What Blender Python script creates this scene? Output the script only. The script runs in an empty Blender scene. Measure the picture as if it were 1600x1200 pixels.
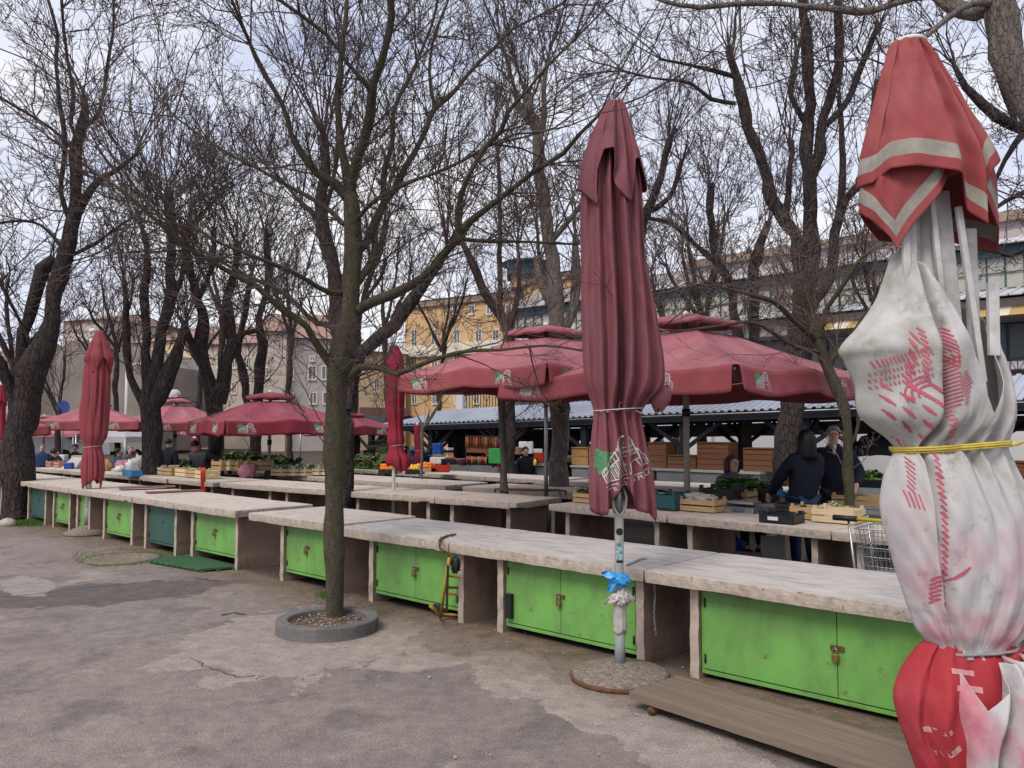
import bpy, bmesh, math, random
import numpy as np
from mathutils import Vector, Matrix
PI = math.pi
D2R = math.radians
scene = bpy.context.scene
COL = scene.collection

# ------------------------------------------------------------------ camera, sky, sun, exposure
CAM_H = 1.7
FPX = 1262.0                                  # focal length in photo pixels (1600 wide)
PITCH = math.atan(68 / FPX)
cam_d = bpy.data.cameras.new('camera'); cam = bpy.data.objects.new('camera', cam_d); COL.objects.link(cam)
cam_d.sensor_width = 36; cam_d.lens = 36 * FPX / 1600
cam_d.clip_start = 0.05; cam_d.clip_end = 2000
cam.location = (0, 0, CAM_H); cam.rotation_euler = (PI / 2 + PITCH, 0, 0)
scene.camera = cam

world = bpy.data.worlds.new('World'); scene.world = world; world.use_nodes = True
SUN_EL, SUN_AZ = D2R(48), D2R(215)            # azimuth clockwise from +Y: behind the camera, to the left
wn = world.node_tree.nodes; wl = world.node_tree.links; wn.clear()
w_out = wn.new('ShaderNodeOutputWorld')
w_sky = wn.new('ShaderNodeTexSky'); w_sky.sky_type = 'NISHITA'; w_sky.sun_disc = False
w_sky.sun_elevation = SUN_EL; w_sky.sun_rotation = SUN_AZ; w_sky.dust_density = 2.0
w_bg = wn.new('ShaderNodeBackground'); w_bg.inputs[1].default_value = 0.10
wl.new(w_sky.outputs[0], w_bg.inputs[0])
# the cloud deck, a noise over the direction
w_tc = wn.new('ShaderNodeTexCoord')
w_map = wn.new('ShaderNodeMapping'); w_map.inputs['Scale'].default_value = (1.0, 1.0, 2.6)
wl.new(w_tc.outputs['Generated'], w_map.inputs[0])
w_n = wn.new('ShaderNodeTexNoise'); w_n.inputs['Scale'].default_value = 1.9
w_n.inputs['Detail'].default_value = 7; w_n.inputs['Roughness'].default_value = 0.55
wl.new(w_map.outputs[0], w_n.inputs['Vector'])
w_r = wn.new('ShaderNodeValToRGB')
w_r.color_ramp.elements[0].position = 0.37; w_r.color_ramp.elements[0].color = (0.57, 0.63, 0.86, 1)
w_r.color_ramp.elements[1].position = 0.60; w_r.color_ramp.elements[1].color = (1.0, 0.99, 1.02, 1)
e = w_r.color_ramp.elements.new(0.45); e.color = (0.76, 0.80, 0.95, 1)
wl.new(w_n.outputs['Fac'], w_r.inputs[0])
w_bg2 = wn.new('ShaderNodeBackground'); w_bg2.inputs[1].default_value = 0.89
wl.new(w_r.outputs[0], w_bg2.inputs[0])
w_mix = wn.new('ShaderNodeMixShader'); w_mix.inputs[0].default_value = 0.86
wl.new(w_bg.outputs[0], w_mix.inputs[1]); wl.new(w_bg2.outputs[0], w_mix.inputs[2])
wl.new(w_mix.outputs[0], w_out.inputs[0])

sun_d = bpy.data.lights.new('sun', 'SUN'); sun = bpy.data.objects.new('sun', sun_d); COL.objects.link(sun)
sun_d.energy = 2.1; sun_d.angle = D2R(25); sun_d.color = (1.0, 0.93, 0.84)
sd = Vector((math.sin(SUN_AZ) * math.cos(SUN_EL), math.cos(SUN_AZ) * math.cos(SUN_EL), math.sin(SUN_EL)))
sun.rotation_euler = sd.to_track_quat('Z', 'Y').to_euler()
scene.view_settings.view_transform = 'Standard'; scene.view_settings.look = 'None'
scene.view_settings.exposure = 0.30; scene.view_settings.gamma = 1.0
scene.cycles.max_bounces = 5; scene.cycles.diffuse_bounces = 3; scene.cycles.glossy_bounces = 2
scene.cycles.transparent_max_bounces = 6

# ------------------------------------------------------------------ placement
CP, SP = math.cos(PITCH), math.sin(PITCH)
def ray(px, py):
    a = (px - 800) / FPX; b = (600 - py) / FPX
    return Vector((a, CP - b * SP, SP + b * CP))
def on_plane(px, py, z=0.0):
    r = ray(px, py); t = (z - CAM_H) / r.z
    return Vector((r.x * t, r.y * t, z))
def at_depth(px, py, Y):
    r = ray(px, py); t = Y / r.y
    return Vector((r.x * t, Y, CAM_H + r.z * t))
UX, UY, NX, NY = -.7372, .6757, .6757, .7372       # the rows run along U (away, left); N points across, away
ROWROT = math.atan2(-UY, -UX)
def uvw(u, v, z=0.0): return Vector((u * UX + v * NX, u * UY + v * NY, z))
def to_uv(p): return (p.x * UX + p.y * UY, p.x * NX + p.y * NY)

# ------------------------------------------------------------------ materials
def lin(c):
    return tuple(((x / 255) / 12.92 if x / 255 <= .04045 else ((x / 255 + .055) / 1.055) ** 2.4) for x in c)
def mat(name, c, rough=.8, var=.18, scale=6.0, c2=None, bump=.0, bscale=60, metal=0, streak=None, spec=.3, mixpos=(.4, .65), detail=6, coat=0):
    """base colour with two scales of noise, optional second colour in blotches, bump"""
    m = bpy.data.materials.new(name); m.use_nodes = True
    nt = m.node_tree; N = nt.nodes; L = nt.links; b = N['Principled BSDF']
    b.inputs['Roughness'].default_value = rough; b.inputs['Metallic'].default_value = metal
    b.inputs['Specular IOR Level'].default_value = spec
    tc = N.new('ShaderNodeTexCoord'); vec = tc.outputs['Object']
    if streak:
        mp = N.new('ShaderNodeMapping'); mp.inputs['Scale'].default_value = streak; L.new(vec, mp.inputs[0]); vec = mp.outputs[0]
    n1 = N.new('ShaderNodeTexNoise'); n1.inputs['Scale'].default_value = scale; n1.inputs['Detail'].default_value = detail
    n1.inputs['Roughness'].default_value = .62; L.new(vec, n1.inputs['Vector'])
    r = N.new('ShaderNodeValToRGB'); L.new(n1.outputs['Fac'], r.inputs[0])
    lo = tuple(x * (1 - var) for x in c); hi = tuple(min(1, x * (1 + var)) for x in c)
    r.color_ramp.elements[0].position = .3; r.color_ramp.elements[0].color = (*lo, 1)
    r.color_ramp.elements[1].position = .7; r.color_ramp.elements[1].color = (*hi, 1)
    out = r.outputs[0]
    if c2:
        n2 = N.new('ShaderNodeTexNoise'); n2.inputs['Scale'].default_value = scale * .45; n2.inputs['Detail'].default_value = 8
        n2.inputs['Roughness'].default_value = .7
        L.new(vec, n2.inputs['Vector'])
        mr = N.new('ShaderNodeMapRange'); mr.inputs[1].default_value = mixpos[0]; mr.inputs[2].default_value = mixpos[1]
        L.new(n2.outputs['Fac'], mr.inputs[0])
        mx = N.new('ShaderNodeMix'); mx.data_type = 'RGBA'; L.new(mr.outputs[0], mx.inputs[0])
        L.new(out, mx.inputs[6]); mx.inputs[7].default_value = (*c2, 1); out = mx.outputs[2]
    L.new(out, b.inputs['Base Color'])
    if bump:
        n3 = N.new('ShaderNodeTexNoise'); n3.inputs['Scale'].default_value = bscale; n3.inputs['Detail'].default_value = 5
        L.new(vec, n3.inputs['Vector'])
        bp = N.new('ShaderNodeBump'); bp.inputs['Strength'].default_value = bump; bp.inputs['Distance'].default_value = .01
        L.new(n3.outputs['Fac'], bp.inputs['Height']); L.new(bp.outputs[0], b.inputs['Normal'])
    if coat: b.inputs['Coat Weight'].default_value = coat
    return m
M = {}
def mk(name, *a, **k): M[name] = mat(name, *a, **k); return M[name]

# ------------------------------------------------------------------ mesh building
class MB:
    """collects geometry for ONE mesh object"""
    def __init__(s): s.v = []; s.f = []; s.n = 0; s.mi = []; s.smooth = []
    def add(s, v, f, mi=0, sm=False):
        b = s.n; s.v.extend([tuple(p) for p in v]); s.n += len(v)
        s.f.extend([tuple(i + b for i in q) for q in f]); s.mi.extend([mi] * len(f)); s.smooth.extend([sm] * len(f))
        return s
    def box(s, c, d, rz=0, mi=0, rx=0, ry=0):
        """centre c, full size d"""
        R = Matrix.Rotation(rz, 3, 'Z') @ Matrix.Rotation(ry, 3, 'Y') @ Matrix.Rotation(rx, 3, 'X'); c = Vector(c)
        P = [c + R @ Vector((x * d[0] / 2, y * d[1] / 2, z * d[2] / 2)) for x in (-1, 1) for y in (-1, 1) for z in (-1, 1)]
        return s.add(P, [(0, 1, 3, 2), (4, 6, 7, 5), (0, 4, 5, 1), (2, 3, 7, 6), (0, 2, 6, 4), (1, 5, 7, 3)], mi)
    def bx(s, a, b, mi=0):
        return s.box([(a[i] + b[i]) / 2 for i in range(3)], [abs(b[i] - a[i]) for i in range(3)], mi=mi)
    def tube(s, pts, rad, k=8, cap=True, mi=0, sm=True):
        pts = [Vector(p) for p in pts]; n = len(pts)
        if not hasattr(rad, '__len__'): rad = [rad] * n
        t0 = (pts[1] - pts[0]).normalized()
        a = t0.orthogonal().normalized(); V = []
        for i, p in enumerate(pts):
            t = (pts[min(i + 1, n - 1)] - pts[max(i - 1, 0)]).normalized()
            a = (a - t * a.dot(t)); a = a.normalized() if a.length > 1e-6 else t.orthogonal().normalized()
            b = t.cross(a)
            for j in range(k):
                w = 2 * PI * j / k; V.append(p + (a * math.cos(w) + b * math.sin(w)) * rad[i])
        F = [(i * k + j, i * k + (j + 1) % k, (i + 1) * k + (j + 1) % k, (i + 1) * k + j) for i in range(n - 1) for j in range(k)]
        if cap: F += [tuple(range(k))[::-1], tuple((n - 1) * k + j for j in range(k))]
        return s.add(V, F, mi, sm)
    def bar(s, a, b, w, h=None, mi=0):
        """rectangular bar from a to b"""
        a = Vector(a); b = Vector(b); h = h or w; t = (b - a).normalized()
        up = Vector((0, 0, 1)) if abs(t.z) < .95 else Vector((0, 1, 0))
        x = t.cross(up).normalized(); y = x.cross(t)
        P = [q + x * sx * w / 2 + y * sy * h / 2 for q in (a, b) for sx in (-1, 1) for sy in (-1, 1)]
        return s.add(P, [(0, 1, 3, 2), (4, 6, 7, 5), (0, 4, 5, 1), (2, 3, 7, 6), (0, 2, 6, 4), (1, 5, 7, 3)], mi)
    def lathe(s, prof, c=(0, 0, 0), k=24, mi=0, sm=True):
        V = []; c = Vector(c)
        for r, z in prof:
            for j in range(k): V.append(c + Vector((r * math.cos(2 * PI * j / k), r * math.sin(2 * PI * j / k), z)))
        n = len(prof)
        F = [(i * k + j, i * k + (j + 1) % k, (i + 1) * k + (j + 1) % k, (i + 1) * k + j) for i in range(n - 1) for j in range(k)]
        F += [tuple(range(k))[::-1], tuple((n - 1) * k + j for j in range(k))]
        return s.add(V, F, mi, sm)
    def grid(s, fn, nu, nv, mi=0, sm=True, closed=False):
        V = [fn(i / nu, j / nv) for j in range(nv + 1) for i in range(nu + (0 if closed else 1))]
        w = nu if closed else nu + 1
        F = [(j * w + i, j * w + (i + 1) % w, (j + 1) * w + (i + 1) % w, (j + 1) * w + i) for j in range(nv) for i in range(nu)]
        return s.add(V, F, mi, sm)
    def ball(s, c, r, k=10, sc=(1, 1, 1), mi=0):
        c = Vector(c); n = max(4, k // 2 + 1)
        V = []; 
        for i in range(n + 1):
            a = PI * i / n
            for j in range(k):
                w = 2 * PI * j / k
                V.append(c + Vector((r * sc[0] * math.sin(a) * math.cos(w), r * sc[1] * math.sin(a) * math.sin(w), r * sc[2] * math.cos(a))))
        F = [(i * k + j, (i + 1) * k + j, (i + 1) * k + (j + 1) % k, i * k + (j + 1) % k) for i in range(n) for j in range(k)]
        return s.add(V, F, mi, True)
    def build(s, name, m, parent=None, loc=None, rotz=0, bevel=0, thick=0, label=None):
        me = bpy.data.meshes.new(name)
        me.from_pydata(s.v, [], s.f)
        ms = m if isinstance(m, (list, tuple)) else [m]
        for q in ms: me.materials.append(M[q] if isinstance(q, str) else q)
        if len(ms) > 1: me.polygons.foreach_set('material_index', s.mi)
        me.polygons.foreach_set('use_smooth', s.smooth)
        me.validate(); me.update()
        o = bpy.data.objects.new(name, me); COL.objects.link(o)
        if parent is not None: o.parent = parent
        if loc is not None: o.location = loc
        if rotz: o.rotation_euler = (0, 0, rotz)
        if bevel:
            b = o.modifiers.new('bevel', 'BEVEL'); b.width = bevel; b.segments = 2; b.limit_method = 'ANGLE'
        if thick:
            t = o.modifiers.new('thickness', 'SOLIDIFY'); t.thickness = thick; t.offset = 0
        if label: o['label'] = label
        return o
def tag(o, label=None, cat=None, group=None, kind=None):
    if label: o['label'] = label
    if cat: o['category'] = cat
    if group: o['group'] = group
    if kind: o['kind'] = kind
    return o
def empty(name, loc=(0, 0, 0), rz=0, label=None, cat=None, group=None):
    o = bpy.data.objects.new(name, None); COL.objects.link(o); o.location = loc; o.rotation_euler = (0, 0, rz)
    o.empty_display_size = .2
    return tag(o, label, cat, group)
def copy_tree(o, loc, rz=None, label=None, scale=None, parent=None, group=None):
    c = o.copy(); COL.objects.link(c)
    if parent is not None: c.parent = parent
    else:
        c.location = loc
        if rz is not None: c.rotation_euler = (0, 0, rz)
        if scale: c.scale = (scale,) * 3 if not hasattr(scale, '__len__') else scale
    if label: c['label'] = label
    if group: c['group'] = group
    for ch in list(o.children): copy_tree(ch, None, parent=c)
    return c
def overlay_spots(m, col, scale, lo, hi, amount=1.0, streak=None, loc=(0, 0, 0)):
    """lays irregular spots of another colour (rust, grime, lichen) over a material's base colour"""
    nt = m.node_tree; N = nt.nodes; L = nt.links; b = N['Principled BSDF']; old = b.inputs['Base Color'].links[0].from_socket
    tc = N.new('ShaderNodeTexCoord'); mp = N.new('ShaderNodeMapping'); mp.inputs['Location'].default_value = loc
    if streak: mp.inputs['Scale'].default_value = streak
    L.new(tc.outputs['Object'], mp.inputs[0])
    n = N.new('ShaderNodeTexNoise'); n.inputs['Scale'].default_value = scale; n.inputs['Detail'].default_value = 9; n.inputs['Roughness'].default_value = .68; L.new(mp.outputs[0], n.inputs['Vector'])
    r = N.new('ShaderNodeMapRange'); r.inputs[1].default_value = lo; r.inputs[2].default_value = hi; r.inputs[4].default_value = amount; L.new(n.outputs['Fac'], r.inputs[0])
    x = N.new('ShaderNodeMix'); x.data_type = 'RGBA'; L.new(r.outputs[0], x.inputs[0]); L.new(old, x.inputs[6]); x.inputs[7].default_value = (*col, 1); L.new(x.outputs[2], b.inputs['Base Color'])
def plates(m, scale=22, streak=(1, 1, .35), strength=.9):
    """cracked bark plates"""
    nt = m.node_tree; N = nt.nodes; L = nt.links; b = N['Principled BSDF']; old = b.inputs['Base Color'].links[0].from_socket
    tc = N.new('ShaderNodeTexCoord'); mp = N.new('ShaderNodeMapping'); mp.inputs['Scale'].default_value = streak; L.new(tc.outputs['Object'], mp.inputs[0])
    nz = N.new('ShaderNodeTexNoise'); nz.inputs['Scale'].default_value = 6; nz.inputs['Detail'].default_value = 4; L.new(mp.outputs[0], nz.inputs['Vector'])
    ad = N.new('ShaderNodeMix'); ad.data_type = 'RGBA'; ad.inputs[0].default_value = .12; L.new(mp.outputs[0], ad.inputs[6]); L.new(nz.outputs['Color'], ad.inputs[7])
    v = N.new('ShaderNodeTexVoronoi'); v.feature = 'DISTANCE_TO_EDGE'; v.inputs['Scale'].default_value = scale; L.new(ad.outputs[2], v.inputs['Vector'])
    r = N.new('ShaderNodeMapRange'); r.inputs[1].default_value = 0; r.inputs[2].default_value = .12; L.new(v.outputs['Distance'], r.inputs[0])
    x = N.new('ShaderNodeMix'); x.data_type = 'RGBA'; x.blend_type = 'MULTIPLY'; r2 = N.new('ShaderNodeMapRange'); r2.inputs[3].default_value = .7; r2.inputs[4].default_value = 0; L.new(r.outputs[0], r2.inputs[0]); L.new(r2.outputs[0], x.inputs[0])
    L.new(old, x.inputs[6]); x.inputs[7].default_value = (.35, .33, .32, 1); L.new(x.outputs[2], b.inputs['Base Color'])
    bp = N.new('ShaderNodeBump'); bp.inputs['Strength'].default_value = strength; bp.inputs['Distance'].default_value = .02; L.new(r.outputs[0], bp.inputs['Height'])
    if b.inputs['Normal'].links: L.new(b.inputs['Normal'].links[0].from_socket, bp.inputs['Normal'])
    L.new(bp.outputs[0], b.inputs['Normal'])
def noise2(x, y, seed=0):
    return (math.sin(x * 1.7 + seed) + math.sin(y * 2.3 + seed * 1.3 + x * .7) + math.sin(x * 3.9 - y * 2.9 + seed * 2.1) * .5 + math.sin(x * 8.1 + y * 7.3 + seed) * .25) / 2.75

# ------------------------------------------------------------------ palette
mk('concrete_top', (.50, .435, .385), .85, .13, 5, c2=(.36, .315, .285), mixpos=(.5, .72), bump=.25, bscale=90, streak=(1, 2.5, 1))
mk('concrete_top_worn', (.44, .41, .385), .85, .16, 6, c2=(.29, .27, .26), mixpos=(.48, .7), bump=.3, bscale=90, streak=(.8, 3, 1))
mk('concrete_edge', (.42, .355, .30), .9, .22, 16, c2=(.22, .18, .145), mixpos=(.54, .68), bump=.35, bscale=90)
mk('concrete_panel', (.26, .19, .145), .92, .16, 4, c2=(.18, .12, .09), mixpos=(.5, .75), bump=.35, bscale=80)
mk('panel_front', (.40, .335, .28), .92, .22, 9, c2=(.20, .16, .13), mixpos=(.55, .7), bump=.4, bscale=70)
mk('green_paint', (.145, .355, .080), .45, .10, 2.2, c2=(.17, .185, .055), mixpos=(.60, .80), spec=.4, bump=.10, bscale=14)
mk('teal_paint', (.028, .085, .068), .5, .12, 3, c2=(.02, .07, .06), mixpos=(.55, .75), spec=.4)
mk('dark_metal', (.025, .03, .032), .5, .2, 8, metal=.4)
mk('brass', (.32, .20, .07), .4, .25, 30, metal=.8)
mk('rust', (.12, .055, .03), .9, .3, 25)
mk('steel', (.36, .37, .38), .4, .1, 20, metal=.9)
mk('asphalt', (.1, .1, .1))
mk('planter_concrete', (.165, .155, .15), .9, .2, 8, c2=(.09, .09, .09), bump=.5, bscale=60)
mk('soil', (.085, .055, .04), .95, .4, 18, c2=(.17, .11, .085), mixpos=(.45, .6), bump=1, bscale=60)
mk('weathered_wood', (.20, .15, .115), .85, .2, 3, c2=(.13, .10, .08), streak=(.5, 7, 7), bump=.25, bscale=12)
mk('red_board', (.20, .085, .07), .8, .2, 4, c2=(.14, .08, .07))
mk('green_mat', (.028, .115, .05), .8, .25, 7, c2=(.05, .09, .05))
mk('pebble_concrete', (.24, .20, .165), .95, .35, 70, c2=(.14, .11, .09), mixpos=(.45, .6), bump=1, bscale=80)
mk('white_paint', (.60, .60, .58), .5, .1, 6, c2=(.40, .38, .35), mixpos=(.58, .8))
mk('grey_paint', (.22, .23, .235), .5, .12, 8)

overlay_spots(M['green_paint'], (.15, .085, .04), 4.2, .60, .67, .85, loc=(3, 1, 2)); overlay_spots(M['green_paint'], (.05, .075, .03), 16, .68, .72, .7); overlay_spots(M['green_paint'], (.10, .17, .06), 1.6, .46, .62, .7, streak=(1, 1, .5), loc=(1, 0, 5))
overlay_spots(M['teal_paint'], (.07, .05, .03), 5, .64, .69, .7)
overlay_spots(M['concrete_edge'], (.10, .085, .075), 22, .60, .66, .8); overlay_spots(M['concrete_edge'], (.55, .49, .43), 9, .6, .7, .6, loc=(5, 2, 1))
overlay_spots(M['concrete_top'], (.20, .17, .15), 14, .64, .69, .6); overlay_spots(M['concrete_top_worn'], (.17, .155, .145), 11, .63, .69, .65, streak=(.6, 2, 1)); overlay_spots(M['concrete_top_worn'], (.56, .53, .50), 3, .55, .68, .5, loc=(2, 2, 2))
overlay_spots(M['concrete_panel'], (.12, .085, .065), 3.5, .52, .66, .6, streak=(1, 1, .5)); overlay_spots(M['panel_front'], (.20, .16, .13), 12, .6, .66, .8)

# ================================================================== GROUND
PC, PDK = (.32, .28, .25), (.125, .11, .107)
PATCHES = [([(282, 1023), (352, 985), (400, 960), (470, 945), (600, 950), (690, 975), (655, 1012), (520, 1040), (430, 1050), (370, 1058)], PC, 0),
           ([(735, 1052), (760, 1030), (800, 1015), (850, 1035), (835, 1060), (860, 1085), (780, 1090)], PC, 0), ([(830, 1070), (930, 1095), (1000, 1118), (980, 1150), (880, 1125)], PC, 0), ([(950, 1110), (1100, 1140), (1140, 1180), (1120, 1200), (1010, 1190)], PC, 0),
           ([(-60, 950), (-60, 932), (150, 918), (300, 904), (352, 912), (354, 922), (260, 935), (150, 938)], PDK, 0), ([(590, 1030), (690, 1025), (685, 1042), (600, 1045)], PC, 0), ([(330, 925), (430, 915), (480, 935), (350, 950)], (.24, .21, .19), 0), ([(150, 965), (260, 955), (280, 985), (160, 1000)], (.235, .21, .195), 0), ([(20, 905), (70, 905), (75, 925), (25, 925)], (.3, .27, .25), 0)]
def ground_material():
    m = bpy.data.materials.new('old_asphalt'); m.use_nodes = True
    nt = m.node_tree; N = nt.nodes; L = nt.links; b = N['Principled BSDF']
    b.inputs['Roughness'].default_value = .82; b.inputs['Specular IOR Level'].default_value = .25
    tc = N.new('ShaderNodeTexCoord'); V = tc.outputs['Object']
    def noise(sc, det=8, ro=.6, dist=0):
        n = N.new('ShaderNodeTexNoise'); n.inputs['Scale'].default_value = sc; n.inputs['Detail'].default_value = det
        n.inputs['Roughness'].default_value = ro; n.inputs['Distortion'].default_value = dist; L.new(V, n.inputs['Vector']); return n.outputs['Fac']
    def ramp(f, a, b_):
        r = N.new('ShaderNodeMapRange'); r.inputs[1].default_value = a; r.inputs[2].default_value = b_; L.new(f, r.inputs[0]); return r.outputs[0]
    def patches(base):
        """old concrete repairs: ellipses fitted to each outline, their edge broken up by noise"""
        for pix, col, z in PATCHES:
            P = np.array([on_plane(*q)[:2] for q in pix]); c = P.mean(0); w_, v_ = np.linalg.eigh(np.cov((P - c).T)); r1, r0 = 1.45 * math.sqrt(w_[1]), 1.45 * math.sqrt(w_[0]); ang = math.atan2(v_[1, 1], v_[0, 1])
            sb = N.new('ShaderNodeVectorMath'); sb.operation = 'SUBTRACT'; L.new(V, sb.inputs[0]); sb.inputs[1].default_value = (c[0], c[1], 0)
            ro = N.new('ShaderNodeVectorRotate'); ro.rotation_type = 'Z_AXIS'; ro.inputs['Angle'].default_value = -ang; L.new(sb.outputs[0], ro.inputs['Vector'])
            sc = N.new('ShaderNodeVectorMath'); sc.operation = 'MULTIPLY'; sc.inputs[1].default_value = (1 / r1, 1 / r0, 0); L.new(ro.outputs[0], sc.inputs[0])
            ln = N.new('ShaderNodeVectorMath'); ln.operation = 'LENGTH'; L.new(sc.outputs[0], ln.inputs[0])
            ad = N.new('ShaderNodeMath'); ad.operation = 'MULTIPLY_ADD'; ad.inputs[1].default_value = -1.7; L.new(noise(2.2, 10, .62, .3), ad.inputs[0]); L.new(ln.outputs['Value'], ad.inputs[2])
            edge = ramp(ad.outputs[0], .17, .12); rim = ramp(ad.outputs[0], .19, .165)
            base = mix(rim, base, mix(.35, base, (.08, .068, .062))); base = mix(edge, base, mix(ramp(noise(5), .35, .65), col, tuple(x * .78 for x in col)))
        return base
    def mix(f, a, c, typ='MIX'):
        x = N.new('ShaderNodeMix'); x.data_type = 'RGBA'; x.blend_type = typ
        if isinstance(f, (int, float)): x.inputs[0].default_value = f
        else: L.new(f, x.inputs[0])
        for s, q in ((6, a), (7, c)):
            if isinstance(q, tuple): x.inputs[s].default_value = (*q, 1)
            else: L.new(q, x.inputs[s])
        return x.outputs[2]
    base = mix(ramp(noise(.55), .35, .65), (.180, .156, .146), (.248, .215, .198))
    base = mix(ramp(noise(1.7, 9, .65, .4), .50, .62), base, (.158, .137, .127))
    base = mix(ramp(noise(.9, 9, .7, .3), .57, .66), base, (.30, .265, .245))
    base = patches(base)
    # brown dirt along the foot of the tables, then painted shade under them: object-space distance from the row line
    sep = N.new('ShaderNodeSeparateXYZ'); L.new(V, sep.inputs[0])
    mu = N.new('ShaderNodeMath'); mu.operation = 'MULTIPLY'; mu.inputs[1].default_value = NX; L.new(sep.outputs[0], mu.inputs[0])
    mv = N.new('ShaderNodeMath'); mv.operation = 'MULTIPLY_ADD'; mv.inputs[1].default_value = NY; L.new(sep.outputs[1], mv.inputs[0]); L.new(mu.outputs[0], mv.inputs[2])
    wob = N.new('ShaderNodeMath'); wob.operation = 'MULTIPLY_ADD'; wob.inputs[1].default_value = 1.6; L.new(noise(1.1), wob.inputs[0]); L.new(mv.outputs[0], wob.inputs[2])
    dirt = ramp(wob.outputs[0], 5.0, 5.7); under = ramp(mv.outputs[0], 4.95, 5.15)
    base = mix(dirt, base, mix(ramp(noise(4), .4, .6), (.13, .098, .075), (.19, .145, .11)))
    base = mix(under, base, (.065, .05, .04))  # shade beneath the tables, painted into the ground colour
    speck = ramp(noise(85, 5, .75), .35, .68)
    base = mix(.8, base, mix(speck, (.26, .25, .25), (.78, .76, .75)), 'OVERLAY')
    base = mix(.55, base, mix(ramp(noise(9, 8, .75), .36, .64), (.34, .33, .33), (.66, .65, .64)), 'OVERLAY')
    chips = ramp(noise(38, 3, .5), .69, .73)
    base = mix(chips, base, (.30, .28, .26))
    L.new(base, b.inputs['Base Color'])
    vo = N.new('ShaderNodeTexVoronoi'); vo.inputs['Scale'].default_value = 70; L.new(V, vo.inputs['Vector'])
    bp = N.new('ShaderNodeBump'); bp.inputs['Strength'].default_value = .55; bp.inputs['Distance'].default_value = .006
    L.new(vo.outputs['Distance'], bp.inputs['Height'])
    bp2 = N.new('ShaderNodeBump'); bp2.inputs['Strength'].default_value = .5; bp2.inputs['Distance'].default_value = .03
    L.new(noise(6, 8, .65), bp2.inputs['Height']); L.new(bp.outputs[0], bp2.inputs['Normal']); L.new(bp2.outputs[0], b.inputs['Normal'])
    return m
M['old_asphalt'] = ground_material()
g = MB(); g.add([(-400, -60, 0), (400, -60, 0), (400, 900, 0), (-400, 900, 0)], [(0, 1, 2, 3)])
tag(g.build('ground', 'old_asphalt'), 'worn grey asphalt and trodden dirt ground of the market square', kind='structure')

mk('patch_concrete', (.29, .25, .225), .9, .16, 5, c2=(.205, .182, .174), mixpos=(.44, .58), bump=.6, bscale=70)
mk('patch_dark', (.145, .125, .12), .9, .2, 5, c2=(.18, .155, .145), bump=.7, bscale=60)
mk('crack_dark', (.055, .048, .044), .95, .3, 20)
def patch(name, pix, m, z, seed, jag=.05, label=None):
    """an irregular thin sheet on the ground, its outline given in photo points; edges broken up"""
    rnd = random.Random(seed); P = [on_plane(*q) for q in pix]; out = []
    for i, a in enumerate(P):
        b = P[(i + 1) % len(P)]; n = max(2, int((b - a).length / .035)); d = (b - a); nn = Vector((-d.y, d.x, 0)).normalized()
        w = 0
        for j in range(n):
            w = w * .75 + rnd.uniform(-1, 1) * jag * .5
            f = j / n; out.append(a + d * f + nn * w * math.sin(PI * f) ** .5)
    c = sum(out, Vector()) / len(out)
    mb = MB(); mb.add([(p.x, p.y, z) for p in out] + [(p.x * .995 + c.x * .005, p.y * .995 + c.y * .005, 0) for p in out], [tuple(range(len(out)))])
    o = mb.build(name, m); tag(o, label or 'irregular patch of older paving in the asphalt', kind='structure'); return o
# cracks
def crack(pix, seed, w=.007):
    rnd = random.Random(seed); P = [on_plane(*q) for q in pix]; mb = MB(); pts = []
    for a, b in zip(P, P[1:]):
        n = max(2, int((b - a).length / .05))
        for j in range(n): pts.append(a.lerp(b, j / n) + Vector((rnd.uniform(-.02, .02), rnd.uniform(-.02, .02), 0)))
    L = []; 
    for i, p in enumerate(pts):
        d = (pts[min(i + 1, len(pts) - 1)] - pts[max(0, i - 1)]); n = Vector((-d.y, d.x, 0)).normalized(); ww = w * rnd.uniform(.3, 1.2)
        L += [(*(p + n * ww)[:2], .0062), (*(p - n * ww)[:2], .0062)]
    mb.add(L, [(2 * i, 2 * i + 1, 2 * i + 3, 2 * i + 2) for i in range(len(pts) - 1)])
    tag(mb.build('pavement_crack', 'crack_dark'), 'dark crack in the asphalt', kind='structure')
crack([(300, 1030), (330, 1045), (370, 1058), (430, 1056)], 1, .005)
crack([(0, 934), (80, 926), (160, 916), (300, 903), (352, 910)], 2, .008)
crack([(430, 900), (470, 908), (500, 915), (520, 925)], 3)
crack([(345, 962), (365, 958), (388, 962)], 5, .02)
# litter: leaves, chips and pebbles
rnd = random.Random(11); lit = MB()
for i in range(150):
    px = rnd.uniform(0, 1400); py = 850 + 350 * rnd.random() ** 1.2; p = on_plane(px, py)
    u, v = to_uv(p)
    if v > 5.2: continue
    s = rnd.choice([.005, .006, .008, .01, .014]) * rnd.uniform(.6, 1.3); a = rnd.uniform(0, PI)
    lit.box((p.x, p.y, .006 + s * .25), (s, s * rnd.uniform(.5, 1.4), s * .5), a, mi=rnd.choice([0, 0, 1, 2]), rx=rnd.uniform(-.3, .3))
for i in range(500):        # along the tables' foot and in the cabinets' shade
    u = rnd.uniform(1.2, 13); v = rnd.gauss(4.75, .22); p = uvw(u, v); s = rnd.uniform(.005, .013)
    lit.box((p.x, p.y, .004 + s * .25), (s, s * rnd.uniform(.5, 1.6), s * .4), rnd.uniform(0, PI), mi=rnd.choice([0, 1, 3, 3]), rx=rnd.uniform(-.4, .4))
mk('pale_chip', (.36, .33, .30)); mk('dry_leaf', (.22, .12, .07)); mk('grey_chip', (.28, .26, .25)); mk('moss', (.10, .13, .04), .95, .4, 30)
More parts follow.
